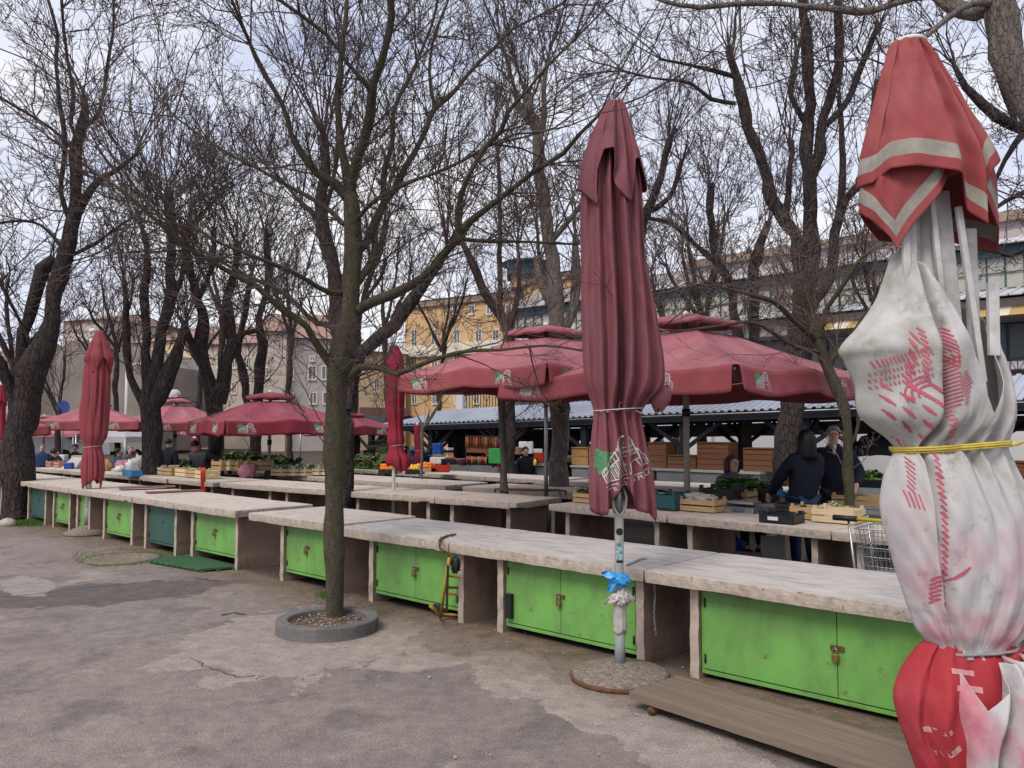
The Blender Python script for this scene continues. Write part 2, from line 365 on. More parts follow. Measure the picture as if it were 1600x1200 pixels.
tag(lit.build('ground_litter', ['pale_chip', 'grey_chip', 'dry_leaf', 'dry_leaf']), 'small chips and dry leaves scattered on the ground', kind='stuff')

# mossy drain cover
c = on_plane(192, 874); mb = MB(); mb.lathe([(.0, 0), (.46, 0), (.47, .012), (.42, .02), (.30, .02), (.29, .014), (0, .014)], k=28)
t = empty('drain_cover', c, .3, 'round stone drain cover edged with moss in the asphalt', 'drain cover'); mb.build('cover', 'pebble_concrete', t)
mb = MB(); rnd = random.Random(3)
for i in range(900):
    a = rnd.uniform(0, 2 * PI); r = rnd.gauss(.45, .06) + .05 * math.sin(a * 3); s = rnd.uniform(.008, .022)
    mb.add([(r * math.cos(a), r * math.sin(a), .004), (r * math.cos(a) + s, r * math.sin(a), .004), (r * math.cos(a) + s * .4, r * math.sin(a) + s * .5, .01 + s)], [(0, 1, 2)])
tag(mb.build('moss', 'moss', t), kind='stuff')

# ================================================================== MARKET TABLES
H_T = .72; TH = .085
def slab(L, Dp, seed, th=TH, chips=True):
    """rough cast slab, local x 0..L, y 0..Dp, top at H_T"""
    rnd = random.Random(seed); nx = max(8, int(L / .045)); ny = 10
    mb = MB(); V = []; 
    def e(x, k): return chips * (.006 * noise2(x * 9, k, seed) + .003 * rnd.uniform(-1, 1))
    top = []; 
    for j in range(ny + 1):
        for i in range(nx + 1):
            x = L * i / nx; y = Dp * j / ny
            ex = ey = 0
            if j == 0: ey = e(x, 1)
            if j == ny: ey = e(x, 2)
            if i == 0: ex = .004 + e(y, 3)
            if i == nx: ex = -.004 + e(y, 4)
            top.append((x + ex, y + ey, H_T + .0025 * noise2(x * 3, y * 3, seed)))
    F = [(j * (nx + 1) + i, j * (nx + 1) + i + 1, (j + 1) * (nx + 1) + i + 1, (j + 1) * (nx + 1) + i) for j in range(ny) for i in range(nx)]
    mb.add(top, F, 0)
    # rim going round: top edge -> slightly proud -> bottom
    loop = [i for i in range(nx + 1)] + [j * (nx + 1) + nx for j in range(1, ny + 1)] + [ny * (nx + 1) + i for i in range(nx - 1, -1, -1)] + [j * (nx + 1) for j in range(ny - 1, 0, -1)]
    rings = []; cx, cy = L / 2, Dp / 2
    for k, (dz, out) in enumerate([(0, 0), (-.006, .005), (-.03, .006), (-.06, .004), (-th, 0)]):
        R = []
        for q, i in enumerate(loop):
            x, y, z = top[i]; nxn = (1 if x > L - .03 else -1 if x < .03 else 0); nyn = (1 if y > Dp - .03 else -1 if y < .03 else 0)
            jit = 0 if k == 0 else .002 * noise2(x * 14 + k, y * 14, seed) + rnd.uniform(-.0012, .0012)
            zz = z + dz
            if k == 4: zz += .008 * max(0, noise2(x * 6, y * 6, seed + 3)) * (1 if chips else 0) + (.02 if noise2(x * 2.3, y, seed + 9) > .75 else 0)
            R.append((x + nxn * (out + jit), y + nyn * (out + jit), zz))
        rings.append(R)
    n = len(loop); V = [p for R in rings for p in R]
    F = [(k * n + q, (k + 1) * n + q, (k + 1) * n + (q + 1) % n, k * n + (q + 1) % n) for k in range(4) for q in range(n)]
    F.append(tuple(4 * n + q for q in range(n)))
    mb.add(V, F, 1)
    return mb
def panel(x, w, y0, y1, z1, seed=0):
    mb = MB(); rnd = random.Random(seed)
    def side(xs, flip):
        pass
    n = 10; V = []; 
    for i in range(n + 1):
        z = z1 * i / n
        j = [rnd.uniform(-.003, .003) for _ in range(2)]
        V += [(x + j[0], y0 + j[1], z), (x + w + j[1], y0 + j[0], z), (x + w, y1, z), (x, y1, z)]
    F = []; MI = []
    for i in range(n):
        for k in range(4):
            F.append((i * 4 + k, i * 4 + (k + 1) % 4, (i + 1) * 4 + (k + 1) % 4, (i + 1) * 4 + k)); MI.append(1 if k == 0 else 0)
    F += [(3, 2, 1, 0), tuple(n * 4 + q for q in range(4))]; MI += [0, 0]
    b = mb.n; mb.v += V; mb.n += len(V); mb.f += F; mb.mi += MI; mb.smooth += [False] * len(F)
    return mb
def padlock(parent, x, y, z):
    p = MB(); p.box((x, y - .022, z), (.042, .018, .045))
    o = p.build('padlock', 'brass', parent, bevel=.004)
    s = MB(); s.tube([(x - .013, y - .022, z + .02), (x - .013, y - .022, z + .045), (x, y - .022, z + .06), (x + .013, y - .022, z + .045), (x + .013, y - .022, z + .02)], .004, 6)
    s.build('shackle', 'steel', o)
    return o
def table(u_left, u_right, vf, label, seed, doors=None, panels=None, depth=1.07, group='concrete market tables', top='concrete_top', dz=0, door_label=None, split=None, lock=True, gap=.13, vf2=None, back=False, lockx=None, knob=False):
    """u_left > u_right; local x runs from the left end to the right end, y away from the camera"""
    base = uvw(u_left, vf2 if vf2 is not None else vf, dz)
    p2 = uvw(u_right, vf, dz); d = p2 - base; L = d.length; rz = math.atan2(d.y, d.x)
    t = empty('market_table', base, rz, label, 'market table', group)
    s = slab(L - .012, depth, seed); s.build('slab', [top, 'concrete_edge'], t)
    pw = .065; ps = panels or (.22, L - .22)
    for k, x in enumerate(ps):
        panel(x - pw / 2, pw, .10, depth - .10, H_T - TH - .002, seed * 7 + k).build('side_panel', ['concrete_panel', 'panel_front'], t, label=None)
    if back:
        MB().bx((ps[0] + pw / 2, depth - .2, .1), (ps[1] - pw / 2, depth - .17, H_T - TH - .004)).build('back_board', 'concrete_panel', t)
    if doors:
        x0 = ps[0] + pw / 2 + .004; x1 = ps[-1] - pw / 2 - .004; z0 = gap; z1 = H_T - TH - .012; y = .135
        mm = doors; xs = x0 + (x1 - x0) * (split or .5)
        fr = MB(); fr.bx((x0, y, z0 - .035), (x1, y + .035, z0 - .008)); fr.bx((x0, y, z0 - .008), (x0 + .018, y + .03, z1)); fr.bx((x1 - .018, y, z0 - .008), (x1, y + .03, z1))
        fr.bx((x0 + .018, y + .004, z1 - .012), (x1 - .018, y + .03, z1))
        fr.build('cabinet_frame', mm, t, bevel=.002)
        box = MB(); box.bx((x0 + .02, y + .05, z0), (x1 - .02, depth - .2, z0 + .02)); box.bx((x0 + .02, depth - .2, z0), (x1 - .02, depth - .18, z1)); box.build('cabinet_inside', 'dark_metal', t)
        MB().bx((x0 - .003, depth - .165, 0), (x1 + .003, depth - .12, H_T - TH - .004)).build('light_block_wall', 'concrete_panel', t)  # unseen board added to stop light coming in from behind, under the cabinet
        for k, (a, b) in enumerate(((x0 + .02, xs - .002), (xs + .002, x1 - .02))):
            dmb = MB(); dmb.bx((a, y - .006, z0), (b, y + .012, z1 - .014))
            # folded rim round the sheet
            do = dmb.build('door', mm, t, bevel=.003, label=door_label)
            hx = a + .012 if k == 0 else b - .012
            hm = MB()
            for hz in (z0 + .07, z1 - .09): hm.tube([(hx, y - .013, hz - .03), (hx, y - .013, hz + .03)], .007, 6)
            hm.build('hinge', 'dark_metal', do)
        zc = (z0 + z1) / 2 + (.0)
        hs = MB(); hs.box((xs - .012, y - .012, zc + .03), (.05, .01, .03)); hs.box((xs + .03, y - .012, zc + .03), (.03, .01, .03)); hs.build('hasp', 'rust' if not knob else mm, t)
        if lock: padlock(t, xs - .002, y - .012, zc - .02)
    return t, L
G1 = 'cabinet tables in the front row'
LG, DG = 'green_paint', 'teal_paint'
# front row, from the far left to the near right; panels given from the measured leg lines
def T1(uL, uR, legs, *a, **k):
    if uL < 7: k['dz'] = -.02
    ps = [uL - q for q in legs]; return table(uL, uR, 4.86, *a, panels=ps, group=G1, **k)
T1(20.2, 18.4, (19.9, 18.8), 'front row table with green doors beyond the big left tree', 101, doors=LG)
T1(18.4, 16.9, (18.1, 17.1), 'front row table hidden behind the thick left tree trunk', 102, doors=LG)
T1(16.85, 15.35, (16.5, 15.6), 'front row table with teal doors just right of the big left tree', 103, doors=DG, lock=False, knob=True)
T1(15.35, 14.2, (15.2, 14.45), 'front row table with green doors, second right of the big left tree', 104, doors=LG)
T1(14.2, 13.3, (14.12, 13.6), 'narrow front row table behind the leftmost closed parasol', 105, doors=LG, split=.6, lock=False)
T1(13.3, 11.75, (13.02, 12.0), 'front row table with bright green doors left of the teal doored table', 106, doors=LG)
T1(11.75, 10.45, (11.55, 10.62), 'front row table with dark teal double doors behind the green mat', 107, doors=DG, lock=False, knob=True)
T1(10.45, 8.87, (10.15, 9.02), 'green doored end table of the left group, at the gap in the row', 108, doors=LG, gap=0.16)
T1(8.56, 6.87, (8.02, 6.95), 'front row table partly hidden by the young tree in the planter', 109, doors=LG, split=.42, gap=0.135)
T1(6.865, 5.19, (6.42, 5.15), 'front row table with broken slab corner and yellow rack at its right leg', 110, doors=LG, top='concrete_top_worn', gap=0.14)
T1(5.185, 3.19, (4.68, 3.30), 'front row table with the blue bag parasol pole at its right corner', 111, doors=LG, top='concrete_top_worn', split=.45, gap=0.11)
T1(3.185, .75, (2.86, .95), 'nearest front row table with large green doors behind the plank', 112, doors=LG, top='concrete_top_worn', gap=0.09)
T1(.745, -1.3, (.45, -1.0), 'front row table behind the large white and red parasol', 113, doors=LG, top='concrete_top_worn')

# second row
G2 = 'open concrete tables in the second row'
def row(us, vs, seed, group, where, lbls=None, **k):
    """us: joints from left to right; vs: front line v at first and last joint"""
    out = []
    f = lambda u: vs[0] + (vs[1] - vs[0]) * (us[0] - u) / (us[0] - us[-1])
    for i, (a, b) in enumerate(zip(us, us[1:])):
        out.append(table(a, b - .0 + .006, f(b), lbls[i] if lbls else where, seed + i, group=group, vf2=f(a), **k)[0])
    return out
row([15.3, 13.75], [7.0, 7.1], 200, G2, '', ['second row table with wooden crates left of the red apron hanging at the aisle'])
row([13.6, 12.1, 10.4, 8.5, 7.08], [7.15, 7.83], 210, G2, '', ['bare second row table left of the parasol with grey stone foot', 'bare second row table just left of the young tree trunk', 'bare second row table just right of the young tree, red crate stored below', 'bare end table of the second row next to the thin trunk'])
row([22.0, 20.2, 18.5, 16.9, 15.35], [6.7, 6.98], 220, G2, '', ['second row table with white sheet at the far left', 'second row table behind the leftmost closed parasol, loaded with bags', 'second row table with blue box and white bags', 'second row table with crates and bent trolley handles before it'])
G3 = 'stall tables carrying produce in the second row'
row([6.7, 4.86, 2.98, 1.1], [8.02, 7.6], 230, G3, '', ['rough topped stall table with the steel scale and slatted crate', 'rough topped stall table with black crate and woman shopping at it', 'stall table behind the shopping trolley'], gap=.1)
G4 = 'concrete tables in the third row'
row([12.6, 11.3, 10.08], [9.25, 9.35], 240, G4, '', ['third row table crossed by the red closed parasol pole', 'third row table ending at the aisle left of the thin trunk'])
row([9.75, 7.7, 5.75, 4.1], [9.42, 9.6], 250, G4, '', ['third row table with dark metal frame standing at its edge', 'third row table with crate of leafy greens', 'third row table below the umbrella pole, behind the scale'])
row([19.6, 17.8, 16.1, 14.4, 12.62], [9.2, 9.25], 260, G4, '', ['third row table at the far left with bags of goods', 'third row table with produce beside the dark standing figure', 'third row table with greens left of the hooded person', 'third row table loaded with slatted crates of greens'])
G5 = 'concrete tables in the fourth row'
row([13.3, 11.35, 9.66], [11.6, 11.6], 270, G5, '', ['fourth row table with red crates of oranges beside it', 'pale topped fourth row table ending left of the large grey trunk'])
row([9.32, 7.34, 5.4], [11.6, 12.0], 280, G5, '', ['pale fourth row table seen left of the near closed parasol', 'pale fourth row table behind the seated woman'])
row([17.2, 15.2, 13.35], [11.5, 11.6], 290, G5, '', ['fourth row table with green vegetables near the bottles stall', 'fourth row table with citrus fruit trays'])

# ================================================================== PARASOLS
def cloth(name, c, c2, **k): return mk(name, c, .78, .12, 3.5, c2=c2, mixpos=k.get('mixpos', (.48, .7)), bump=.25, bscale=k.get('bs', 240), spec=.2)
cloth('fabric_mauve', (.20, .066, .080), (.165, .075, .092))
cloth('fabric_red', (.27, .022, .045), (.22, .035, .055))
cloth('fabric_rose', (.235, .045, .055), (.20, .06, .07))
cloth('fabric_canopy', (.34, .115, .135), (.38, .175, .20))  # paler than the valance: faded, with sky sheen painted into the colour
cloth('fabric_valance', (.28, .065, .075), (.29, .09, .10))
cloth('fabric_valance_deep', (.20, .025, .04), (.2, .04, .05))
cloth('fabric_canopy_deep', (.27, .065, .088), (.30, .11, .13))  # top of the deeper cloth, sky sheen painted in likewise
mk('logo_white', (.58, .56, .53), .8, .1, 30); mk('logo_green', (.08, .24, .11), .8, .15, 30)
mk('string', (.55, .50, .48), .9, .1, 60)
mk('pole_beige', (.29, .26, .23), .5, .15, 10)

def lerp_tab(tab, x):
    """tab: sorted (x, a, b, ...) rows, smooth interpolation"""
    if x <= tab[0][0]: return tab[0][1:]
    if x >= tab[-1][0]: return tab[-1][1:]
    for p, q in zip(tab, tab[1:]):
        if p[0] <= x <= q[0]:
            f = (x - p[0]) / (q[0] - p[0] + 1e-9); f = f * f * (3 - 2 * f) * .5 + f * .5
            return tuple(a + (b - a) * f for a, b in zip(p[1:], q[1:]))
class Drape:
    def __init__(s, prof, n=8, amp=None, seed=0, flat=.85, warp=.25, drift=.35, power=.65):
        s.prof = sorted(prof); s.n = n; s.amp = sorted(amp or [(0, .2), (9, .2)]); s.seed = seed; s.flat = flat; s.warp = warp; s.drift = drift; s.power = power
    def pt(s, th, z, off=0.0):
        cx, w = lerp_tab(s.prof, z); a = lerp_tab(s.amp, z)[0]
        t = th + s.warp * math.sin(th * 2 + s.seed) + s.warp * .5 * math.sin(th * 3 + s.seed * 2) + s.drift * math.sin(z * 1.3 + s.seed + th) * .5
        lobe = abs(math.cos(s.n / 2 * t)) ** s.power
        deep = .65 + .35 * math.sin(th * 5 + s.seed * 3)
        f = 1 - a * deep * (1 - lobe)
        f += a * .10 * math.sin(th * s.n * 2.3 + z * 4 + s.seed) + .012 * math.sin(z * 9 + th * 4 + s.seed)
        r = w * f + off
        return Vector((cx + r * math.cos(th), s.flat * r * math.sin(th), z))
    def mesh(s, ztop, hem, nu=160, nv=60, mats=None):
        """hem: list of (theta in degrees -180..180, z) periodic"""
        H = sorted((D2R(a), z) for a, z in hem); H = [(H[-1][0] - 2 * PI, H[-1][1])] + H + [(H[0][0] + 2 * PI, H[0][1])]
        mb = MB()
        def fn(i, j):
            th = -PI + 2 * PI * i; zb = lerp_tab(H, th)[0]; z = ztop + (zb - ztop) * j
            return s.pt(th, z)
        mb.grid(fn, nu, nv, closed=True); s.H = H
        if mats:
            for k in range(len(mb.f)):
                j = k // nu / nv
                mb.mi[k] = next((m for lim, m in mats if j < lim), 0)
        return mb

def cr(p0, p1, p2, p3, t): return .5 * ((2 * p1) + (p2 - p0) * t + (2 * p0 - 5 * p1 + 4 * p2 - p3) * t * t + (-p0 + 3 * p1 - 3 * p2 + p3) * t ** 3)
class Loft:
    """cloth hung in folds: each column follows one fold line down the cloth (photo x at each level), with how far it stands out (1 ridge, less in a crease)"""
    def __init__(s, levels, cols, fac, k, cx0, top, bot, flat=.8, H=CAM_H, m=5, wr=.004, seed=0, sharp=.35, puckers=()):
        s.lv = levels; s.cols = cols; s.fac = fac; s.k = k; s.cx0 = cx0; s.top = top; s.bot = bot; s.flat = flat; s.H = H; s.m = m; s.wr = wr; s.seed = seed; s.sharp = sharp; s.puckers = puckers
        s.n = len(cols)
    def xs(s, y):
        L = s.lv; y = max(L[0], min(L[-1], y)); i = next(i for i in range(len(L) - 1) if L[i] <= y <= L[i + 1]); t = (y - L[i]) / (L[i + 1] - L[i]); out = []
        for c in s.cols: out.append(cr(c[max(0, i - 1)], c[i], c[i + 1], c[min(len(L) - 1, i + 2)], t))
        return out
    def ctrl(s, y):
        """control points of one section (x in metres, y in metres), front then back"""
        X = s.xs(y); a, b = X[0], X[-1]; c = (a + b) / 2; w = max(1e-3, (b - a) / 2); P = []
        for i, x in enumerate(X):
            q = max(0, 1 - ((x - c) / w) ** 2) ** .5; f = s.fac[i]; f = f(y) if callable(f) else f
            P.append(((x - s.cx0) * s.k, -s.flat * w * s.k * q * f))
        for a_ in (.35, .95, 1.57, 2.2, 2.8): P.append(((c - s.cx0 + w * math.cos(a_) * .97) * s.k, s.flat * w * s.k * math.sin(a_) * (.95 if int(a_ * 10) % 2 else .8)))
        return P
    def section(s, y):
        P = s.ctrl(y); n = len(P); out = []
        for i in range(n):
            p0, p1, p2, p3 = P[i - 1], P[i], P[(i + 1) % n], P[(i + 2) % n]
            for j in range(s.m):
                t = j / s.m; x = cr(p0[0], p1[0], p2[0], p3[0], t); d = cr(p0[1], p1[1], p2[1], p3[1], t)
                lx = p1[0] + (p2[0] - p1[0]) * t; ld = p1[1] + (p2[1] - p1[1]) * t
                out.append((x + (lx - x) * s.sharp, d + (ld - d) * s.sharp))
        return out
    def mesh(s, rows=60, edge=None, mats=None):
        """edge: rows kept at fixed distances (px) above the hem, for a border"""
        n = (s.n + 5) * s.m; N = s.n
        def col(tab, i):
            u = i / s.m; a = int(u); f = u - a
            ext = list(tab) + [tab[-1] * .8 + tab[0] * .2, (tab[-1] + tab[0]) / 2, (tab[-1] + tab[0]) / 2, (tab[-1] + tab[0]) / 2, tab[0]]
            return ext[a] + (ext[(a + 1) % len(ext)] - ext[a]) * f
        top = [col(s.top, i) for i in range(n)]; bot = [col(s.bot, i) for i in range(n)]
        edge = edge or []
        rnd = random.Random(s.seed); mb = MB(); V = []; dist = []; cache = {}
        R = rows + len(edge)
        for j in range(R + 1):
            for i in range(n):
                e0 = edge[0] if edge else 0
                if j <= rows: y = top[i] + (bot[i] - e0 - top[i]) * j / rows; dd = bot[i] - y
                else: dd = (edge + [0])[j - rows]; y = bot[i] - dd
                yq = round(y * 2) / 2
                if yq not in cache: cache[yq] = s.section(yq)
                x, d = cache[yq][i]; th = i / n * 40
                w = s.wr * (math.sin(y * .055 + th * 1.3 + s.seed) + .6 * math.sin(y * .11 - th * 2.1 + s.seed * 2) + .35 * math.sin(y * .03 + th * 5.1))
                for py, am in s.puckers:
                    g = math.exp(-abs(y - py) / 17.0); w += am * g * (math.sin(th * 6.3 + py) + .6 * math.sin(th * 11 + py * 2))
                V.append((x + w * .25, d + w, s.H + (668 - y) * s.k)); dist.append(dd)
        F = [(j * n + i, j * n + (i + 1) % n, (j + 1) * n + (i + 1) % n, (j + 1) * n + i) for j in range(R) for i in range(n)]
        mb.add(V, F, 0, True)
        if mats:
            for q, f in enumerate(F):
                dq = sum(dist[v] for v in f) / 4; mb.mi[q] = next((m_ for lim, m_ in mats if dq < lim), 0)
        return mb
    def at(s, px, py, off=.004):
        S = s.section(round(py * 2) / 2); X = (px - s.cx0) * s.k; m = (s.n - 1) * s.m
        for i in range(m):
            a, b = S[i], S[i + 1]
            if a[0] <= X <= b[0]:
                t = (X - a[0]) / (b[0] - a[0] + 1e-9); d = a[1] + (b[1] - a[1]) * t; th = (i + t) / ((s.n + 5) * s.m) * 40
                w = s.wr * (math.sin(py * .055 + th * 1.3 + s.seed) + .6 * math.sin(py * .11 - th * 2.1 + s.seed * 2) + .35 * math.sin(py * .03 + th * 5.1))
                for qy, am in s.puckers:
                    g = math.exp(-abs(py - qy) / 17.0); w += am * g * (math.sin(th * 6.3 + qy) + .6 * math.sin(th * 11 + qy * 2))
                return Vector((X + w * .25, d + w - off, s.H + (668 - py) * s.k))
        return None
    def ring(s, y, tilt=0, off=.005, r=.004):
        S = s.section(y); cx = sum(p[0] for p in S) / len(S); n = 72; P = []
        A = [(math.atan2(p[1], p[0] - cx), math.hypot(p[0] - cx, p[1])) for p in S]
        for i in range(n + 1):
            a = -PI + 2 * PI * (i % n) / n; rr = max([r_ * math.cos(a - b) for b, r_ in A if math.cos(a - b) > .9] + [.01]) + off
            P.append((cx + rr * math.cos(a), rr * math.sin(a), s.H + (668 - y) * s.k + tilt * math.cos(a)))
        return MB().tube(P, r, 6, cap=False)

def text_mesh(txt, size=1.0):
    cu = bpy.data.curves.new('t', 'FONT'); cu.body = txt; cu.size = size; cu.resolution_u = 3
    ob = bpy.data.objects.new('t', cu); COL.objects.link(ob)
    me = bpy.data.meshes.new_from_object(ob)
    V = [tuple(v.co) for v in me.vertices]; F = [tuple(p.vertices) for p in me.polygons]
    bpy.data.objects.remove(ob); bpy.data.curves.remove(cu); bpy.data.meshes.remove(me)
    return V, F
def hall_logo(sub=10, text=True):
    """the market-hall drawing with a bush behind it, in a unit box; returns quads per colour"""
    W = []; G = []
    def st(a, b, w=.018):
        a = Vector(a); b = Vector(b); d = b - a; n = Vector((-d.y, d.x)).normalized() * w / 2; k = max(1, int(d.length * sub))
        for i in range(k):
            p = a + d * i / k; q = a + d * (i + 1) / k; W.append([p + n, p - n, q - n, q + n])
    # bush
    C = Vector((.23, .50)); R = []
    for i in range(30):
        t = 2 * PI * i / 30; r = .2 * (1 + .16 * math.sin(t * 5) + .1 * math.sin(t * 8 + 1)); R.append(C + Vector((r * 1.0 * math.cos(t), r * 1.1 * math.sin(t))))
    for i in range(30):
        for q in range(6): G.append([C.lerp(R[i], q / 6), C.lerp(R[i], (q + 1) / 6), C.lerp(R[(i + 1) % 30], (q + 1) / 6), C.lerp(R[(i + 1) % 30], q / 6)])
    # long side
    st((.12, .30), (.60, .66), .03); st((.12, .24), (.60, .50), .022); st((.10, .12), (.58, .10), .02); st((.12, .30), (.12, .12), .02)
    for i in range(7):
        x = .16 + i * .066; st((x, .11), (x, .31 + (x - .12) * .74), .014 + .001 * i)
    for i in range(6):
        x = .19 + i * .066; a = .15; b = .24 + (x - .12) * .5; st((x, a), (x, b), .010)
    # gable front with arched top
    arc = [(.58 + .15 * (1 - math.cos(PI * i / 8)), .62 + .16 * math.sin(PI * i / 8)) for i in range(9)]
    for p, q in zip(arc, arc[1:]): st(p, q, .028)
    for i in range(7):
        x = .60 + i * .044; st((x, .42), (x, .62 + .15 * math.sin(PI * (x - .58) / .30)), .012)
    for y in (.42, .50, .58): st((.59, y), (.88, y - .02), .014)
    st((.58, .64), (.58, .10), .022); st((.88, .62), (.88, .14), .018); st((.58, .28), (.88, .30), .016); st((.66, .28), (.60, .10), .014); st((.80, .29), (.84, .12), .014)
    st((.88, .5), (1.0, .30), .016); st((.94, .4), (.98, .14), .012); st((1.0, .3), (1.02, .12), .012); st((.9, .14), (1.02, .12), .014)
    st((.06, .05), (1.04, .03), .014)
    T = text_mesh('TRŽNICA PULA', .115) if text else ([], [])
    TV = [(x * 1.12 + .10, y - .075) for x, y, z in T[0]]
    return W, G, (TV, T[1])
def put_logo(fn, parent, text=True, sub=10, name='printed_logo'):
    """fn maps a point of the unit box to space"""
    W, G, T = hall_logo(sub, text)
    a = MB()
    for q in W: a.add([fn(p.x, p.y, .0015) for p in q], [(0, 1, 2, 3)], 0)
    for q in G: a.add([fn(p.x, p.y, .0006) for p in q], [(0, 1, 2, 3)], 1)
    if text: a.add([fn(x, y, .0015) for x, y in T[0]], T[1], 0)
    return a.build(name, ['logo_white', 'logo_green'], parent)

def string_round(dr, z, parent, r=.004, tilt=0, m='string', name='string', off=.004, w=None):
    mb = MB(); P = []
    n = 72
    pts = [dr.pt(-PI + 2 * PI * i / n, z + tilt * math.cos(-PI + 2 * PI * i / n), off) for i in range(n)]
    # a taut string bridges the creases: take the running hull radius
    cx = lerp_tab(dr.prof, z)[0]
    rad = [math.hypot(p.x - cx, p.y) for p in pts]
    rad = [max(rad[(i + k) % n] * math.cos(k * 2 * PI / n) for k in range(-4, 5)) for i in range(n)]
    for i in range(n + 1):
        a = -PI + 2 * PI * (i % n) / n; P.append((cx + rad[i % n] * math.cos(a), rad[i % n] * math.sin(a) , pts[i % n].z))
    mb.tube(P, r, 6, cap=False)
    return mb

def closed_parasol(loc, k, prof, hem, ventprof, venthem, m, label, seed, pole_r=.032, tie=None, base=None, ztop=None, vtop=None, n=8, group='closed market parasols', pole_m='white_paint', rz=0, nu=150, nv=50):
    t = empty('closed_parasol', loc, rz, label, 'parasol', group)
    amp = [(0, .30), ((tie or 1) - .25, .34), (tie or 1, .12), ((tie or 1) + .3, .30), (ztop - .5, .30), (ztop, .08)]
    dr = Drape(prof, n, amp, seed)
    dr.mesh(ztop, hem, nu, nv).build('canopy', m, t, thick=.003)
    vd = Drape(ventprof, 5, [(0, .30), (vtop - .25, .25), (vtop, .02)], seed + 2, power=.8)
    vd.mesh(vtop, venthem, nu, nv // 2).build('vent_flap', m, t, thick=.003)
    pz = ztop - .1
    MB().tube([(0, 0, .06), (0, 0, pz)], pole_r, 12).build('pole', pole_m, t)
    MB().lathe([(.0, 0), (pole_r + .012, 0), (pole_r + .012, .05), (.01, .07)], (prof[-1][1] if 0 else 0, 0, vtop - .03), 12).build('cap', 'white_paint', t)
    rb = MB()
    if base == 'cone':
        MB().lathe([(.0, 0), (.34, 0), (.35, .03), (.22, .09), (.08, .14), (.05, .15), (0, .15)], k=32).build('base', 'pebble_concrete', t)
        MB().tube([(0, 0, .14), (0, 0, .42)], pole_r + .01, 12).build('ground_sleeve', 'grey_paint', t)
    if tie:
        string_round(dr, tie, t, tilt=.012).build('string', 'string', t)
    return t, dr

# ---- the near mauve one by the front row (photo scale at its distance)
Y3 = 5.58; k3 = Y3 / FPX
def loc3(px, py): return ((px - 964) * k3, CAM_H + (668 - py) * k3)
def prof_of(rows, k, cx0, H=CAM_H):
    return [(H + (668 - y) * k, ((l + r) / 2 - cx0) * k, (r - l) / 2 * k) for y, l, r in rows]
rows3 = [(152, 950, 978), (165, 944, 984), (200, 932, 994), (250, 920, 1002), (300, 909, 1006), (400, 909, 1011), (500, 909, 1029), (560, 909, 1035), (600, 913, 1038), (622, 919, 1036), (640, 927, 1004), (655, 925, 1003), (680, 922, 1007), (720, 920, 1015), (750, 919, 1021), (790, 922, 1026), (815, 930, 1026)]
z3 = lambda y: CAM_H + (668 - y) * k3
vrows3 = [(148, 953, 975), (153, 949, 979), (167, 942, 984), (200, 927, 993), (245, 912, 1006), (290, 903, 1016), (330, 906, 1014)]
c3 = on_plane(966, 1052); c3.y = Y3; c3.x = (966 - 800) / FPX * Y3
P3 = empty('closed_parasol', (c3.x, c3.y, 0), 0, 'tall mauve closed parasol by the front row, blue bag tied to its pole', 'parasol', 'closed market parasols')
LV3 = [150, 165, 200, 250, 300, 400, 500, 600, 640, 680, 720, 760, 830]
C3c = [[950, 944, 932, 920, 909, 909, 909, 914, 927, 924, 921, 919, 924], [953, 947, 936, 925, 915, 914, 914, 920, 930, 928, 926, 925, 930], [955, 950, 941, 931, 924, 926, 926, 929, 935, 935, 935, 935, 937],
       [957, 953, 945, 937, 933, 933, 934, 937, 941, 943, 944, 944, 944], [959, 956, 950, 945, 942, 944, 947, 948, 947, 950, 951, 950, 950], [961, 959, 955, 952, 950, 953, 957, 956, 953, 958, 961, 960, 957], [963, 963, 962, 962, 962, 966, 968, 968, 966, 970, 972, 972, 970],
       [966, 967, 969, 970, 972, 977, 980, 978, 971, 975, 978, 980, 979], [969, 971, 974, 978, 983, 988, 991, 990, 978, 982, 986, 989, 989], [972, 975, 980, 987, 992, 997, 1003, 1004, 986, 990, 995, 1001, 1003], [974, 979, 986, 994, 999, 1004, 1012, 1017, 993, 997, 1002, 1009, 1011],
       [977, 982, 990, 998, 1003, 1008, 1021, 1029, 999, 1002, 1009, 1017, 1019], [980, 985, 994, 1002, 1006, 1011, 1029, 1038, 1004, 1007, 1015, 1022, 1026]]
F3 = [1, 1, .62, 1.02, .66, 1.08, .38, 1.08, .66, 1.05, .55, 1.0, 1]
D3 = Loft(LV3, C3c, F3, k3, 966, [153] * 13, [796, 800, 803, 800, 782, 766, 757, 768, 794, 797, 800, 811, 800], flat=.85, wr=.0035, seed=3, puckers=((640, .004),))
D3.mesh(80).build('canopy', 'fabric_mauve', P3, thick=.003)
LVv = [147, 153, 167, 200, 245, 290, 335]
Cv = [[957, 950, 942, 927, 912, 904, 906], [958, 952, 945, 932, 919, 911, 912], [959, 954, 948, 938, 928, 921, 921], [960, 956, 951, 943, 935, 930, 930], [961, 958, 953, 945, 931, 926, 938], [962, 960, 956, 950, 940, 938, 944], [963, 962, 960, 958, 955, 953, 951], [965, 965, 965, 964, 962, 957, 956],
      [967, 968, 970, 972, 974, 975, 978], [969, 971, 974, 978, 981, 984, 986], [970, 973, 977, 983, 989, 992, 994], [972, 976, 981, 987, 996, 999, 1000], [974, 979, 984, 993, 1006, 1014, 1012]]
